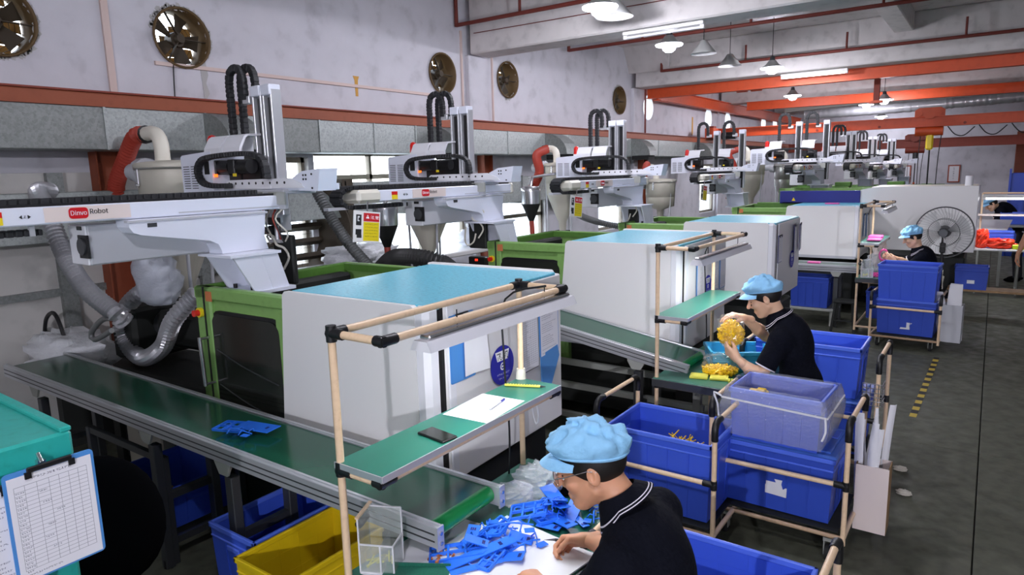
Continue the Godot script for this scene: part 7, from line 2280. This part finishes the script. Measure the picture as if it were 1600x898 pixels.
func hazard(a: Vector3, b: Vector3, label: String, w: float) -> void:
	var t := T("hazard_tape", label, "tape", a)
	var L := a.distance_to(b)
	var n := int(L / 0.1)
	var d := (b - a) / n
	var side := d.normalized().cross(Vector3.UP) * w
	for k in n:
		var p := d * k + V(0, 0.0015, 0)
		var g := G.new()
		var s := d * 0.35
		var up := V(0, 0.001, 0)
		g.quad(p - side * 0.5 + up, p + d - side * 0.5 + up, p + d + side * 0.5 + s * 0.0 + up, p + side * 0.5 + up)
		P("stripe", g, "tape_yellow" if k % 2 else "tape_black", t)


func far_end() -> void:
	# far bench with the red bags under a bright tube
	var t := T("workstation", "far right bench with red bags under a bright tube lamp", "workbench", V(-0.14, 0, -13.35))
	P("tabletop", G.new().box(V(0.7, 0.765, -0.35), V(1.5, 0.03, 0.7), 0.004), "white", t)
	for x in [0.0, 0.55, 1.4]:
		P("pipe_leg", G.new().cyl(V(x, 0.08, 0), V(x, 0.75, 0), 0.014, 8), "steel_paint", t)
		P("pipe_leg", G.new().cyl(V(x, 0.08, -0.66), V(x, 0.75, -0.66), 0.014, 8), "steel_paint", t)
		P("pipe_leg", G.new().cyl(V(x, 0.05, 0), V(x, 0.08, -0.66), 0.012, 8), "steel_paint", t)
	for x in [0.0, 1.4]:
		P("pipe_post", G.new().cyl(V(x, 0.75, -0.6), V(x, 1.66, -0.6), 0.014, 8), "pipe", t)
	P("pipe_rail", G.new().cyl(V(0, 1.66, -0.6), V(1.4, 1.66, -0.6), 0.014, 8), "pipe", t)
	P("shelf_board", G.new().box(V(0.7, 1.3, -0.55), V(1.5, 0.025, 0.25), 0.004), "pinkish", t)
	tube_lamp(V(-0.14, 1.64, -13.3), V(0.75, 1.64, -13.3), "bright tube lamp over the far right bench", true, 1.0)
	O("red_bag", "left shiny red bag on the far bench, beside the white door", "bag", bag_shape(0.2, 0.3, 0.2, 51), "bag_red", V(-0.1, 0.782, -13.5))
	O("red_bag", "large shiny red bag in the middle of the far bench", "bag", bag_shape(0.4, 0.16, 0.25, 52), "bag_red", V(0.15, 0.782, -13.5))
	O("lime_stack", "bright lime green stack at the right of the red bags", "part", G.new().box(V(0, 0.04, 0), V(0.34, 0.07, 0.2), 0.01), "lime", V(0.48, 0.78, -13.5))
	crate("blue crate behind the red bags on the far bench", V(0.1, 0.78, -13.85), 0.46, 0.26, 0.2, 0, "blue", "blue_rim", 4)
	crate("upper blue crate before the leaning worker under the far tube", V(0.36, 1.08, -14.9), 0.45, 0.2, 0.3, 0, "blue", "blue_rim", 4)
	O("partition", "white slanted panel end behind the far bench", "panel", G.new().prism([Vector2(-0.5, 0.9), Vector2(0.0, 0.9), Vector2(0.1, 1.2), Vector2(-0.5, 1.2)], 0.04), "white", V(0.2, 0, -14.2))
	O("side_table", "grey side table under the upper blue crate in the far bay", "table", G.new().box(V(0, 1.06, 0), V(0.7, 0.03, 0.5), 0.004).box(V(-0.32, 0.52, 0.22), V(0.04, 1.06, 0.04)).box(V(0.32, 0.52, 0.22), V(0.04, 1.06, 0.04)).box(V(-0.32, 0.52, -0.22), V(0.04, 1.06, 0.04)).box(V(0.32, 0.52, -0.22), V(0.04, 1.06, 0.04)), "steel_paint", V(0.5, 0, -14.75))
	# dark crate on a plank before the far bench
	var pk := T("plank_shelf", "long low wooden plank shelf before the far bench", "shelf", V(-0.05, 0, -11.75))
	P("plank", G.new().box(V(0.25, 0.36, 0), V(1.3, 0.03, 0.34), 0.004), "plywood", pk)
	for x in [-0.3, 0.8]:
		P("leg", G.new().box(V(x, 0.17, 0), V(0.05, 0.345, 0.3)), "plywood", pk)
	crate("dark navy crate with a small label on the plank shelf", V(-0.17, 0.378, -11.72), 0.4, 0.33, 0.3, 0, "blue_dark", "blue_dark", 4)
	O("crate_label", "small grey paper label on the dark navy crate", "label", G.new().box(V(0, 0, 0), V(0.09, 0.05, 0.003)), "sheet", V(-0.17, 0.49, -11.566))
	O("rag_bundle", "pale bundle of rags behind the pedestal fan's pole", "bundle", bag_shape(0.22, 0.5, 0.2, 55), "cream", V(-0.62, 0.2, -11.45))
	# shelving and stacks at the far right
	O("far_cabinet", "blue storage shelf with white posts at the far right end", "shelf", G.new().box(V(0, 0.95, 0), V(0.5, 1.9, 0.4), 0.01).box(V(-0.27, 1.0, 0.2), V(0.04, 2.0, 0.04)).box(V(0.0, 1.0, 0.22), V(0.03, 2.0, 0.03)), "blue_dark", V(0.56, 0, -19.5))
	O("white_roll", "white roll standing on the big machine's right end", "roll", G.new().cyl(V(0, 0, 0), V(0, 0.14, 0), 0.05, 16), "white_clean", V(-0.3, 1.845, -12.0))
	for k in 3:
		O("small_lid", ["left green box on top of the farthest machines", "middle green box on top of the farthest machines", "right green box on top of the farthest machines"][k], "box", G.new().box(V(0, 0.04, 0), V(0.28, 0.08, 0.2), 0.01), "green_dark", [V(-3.1, 1.779, -14.6), V(-2.4, 1.779, -14.6), V(-1.5, 1.779, -14.6)][k])
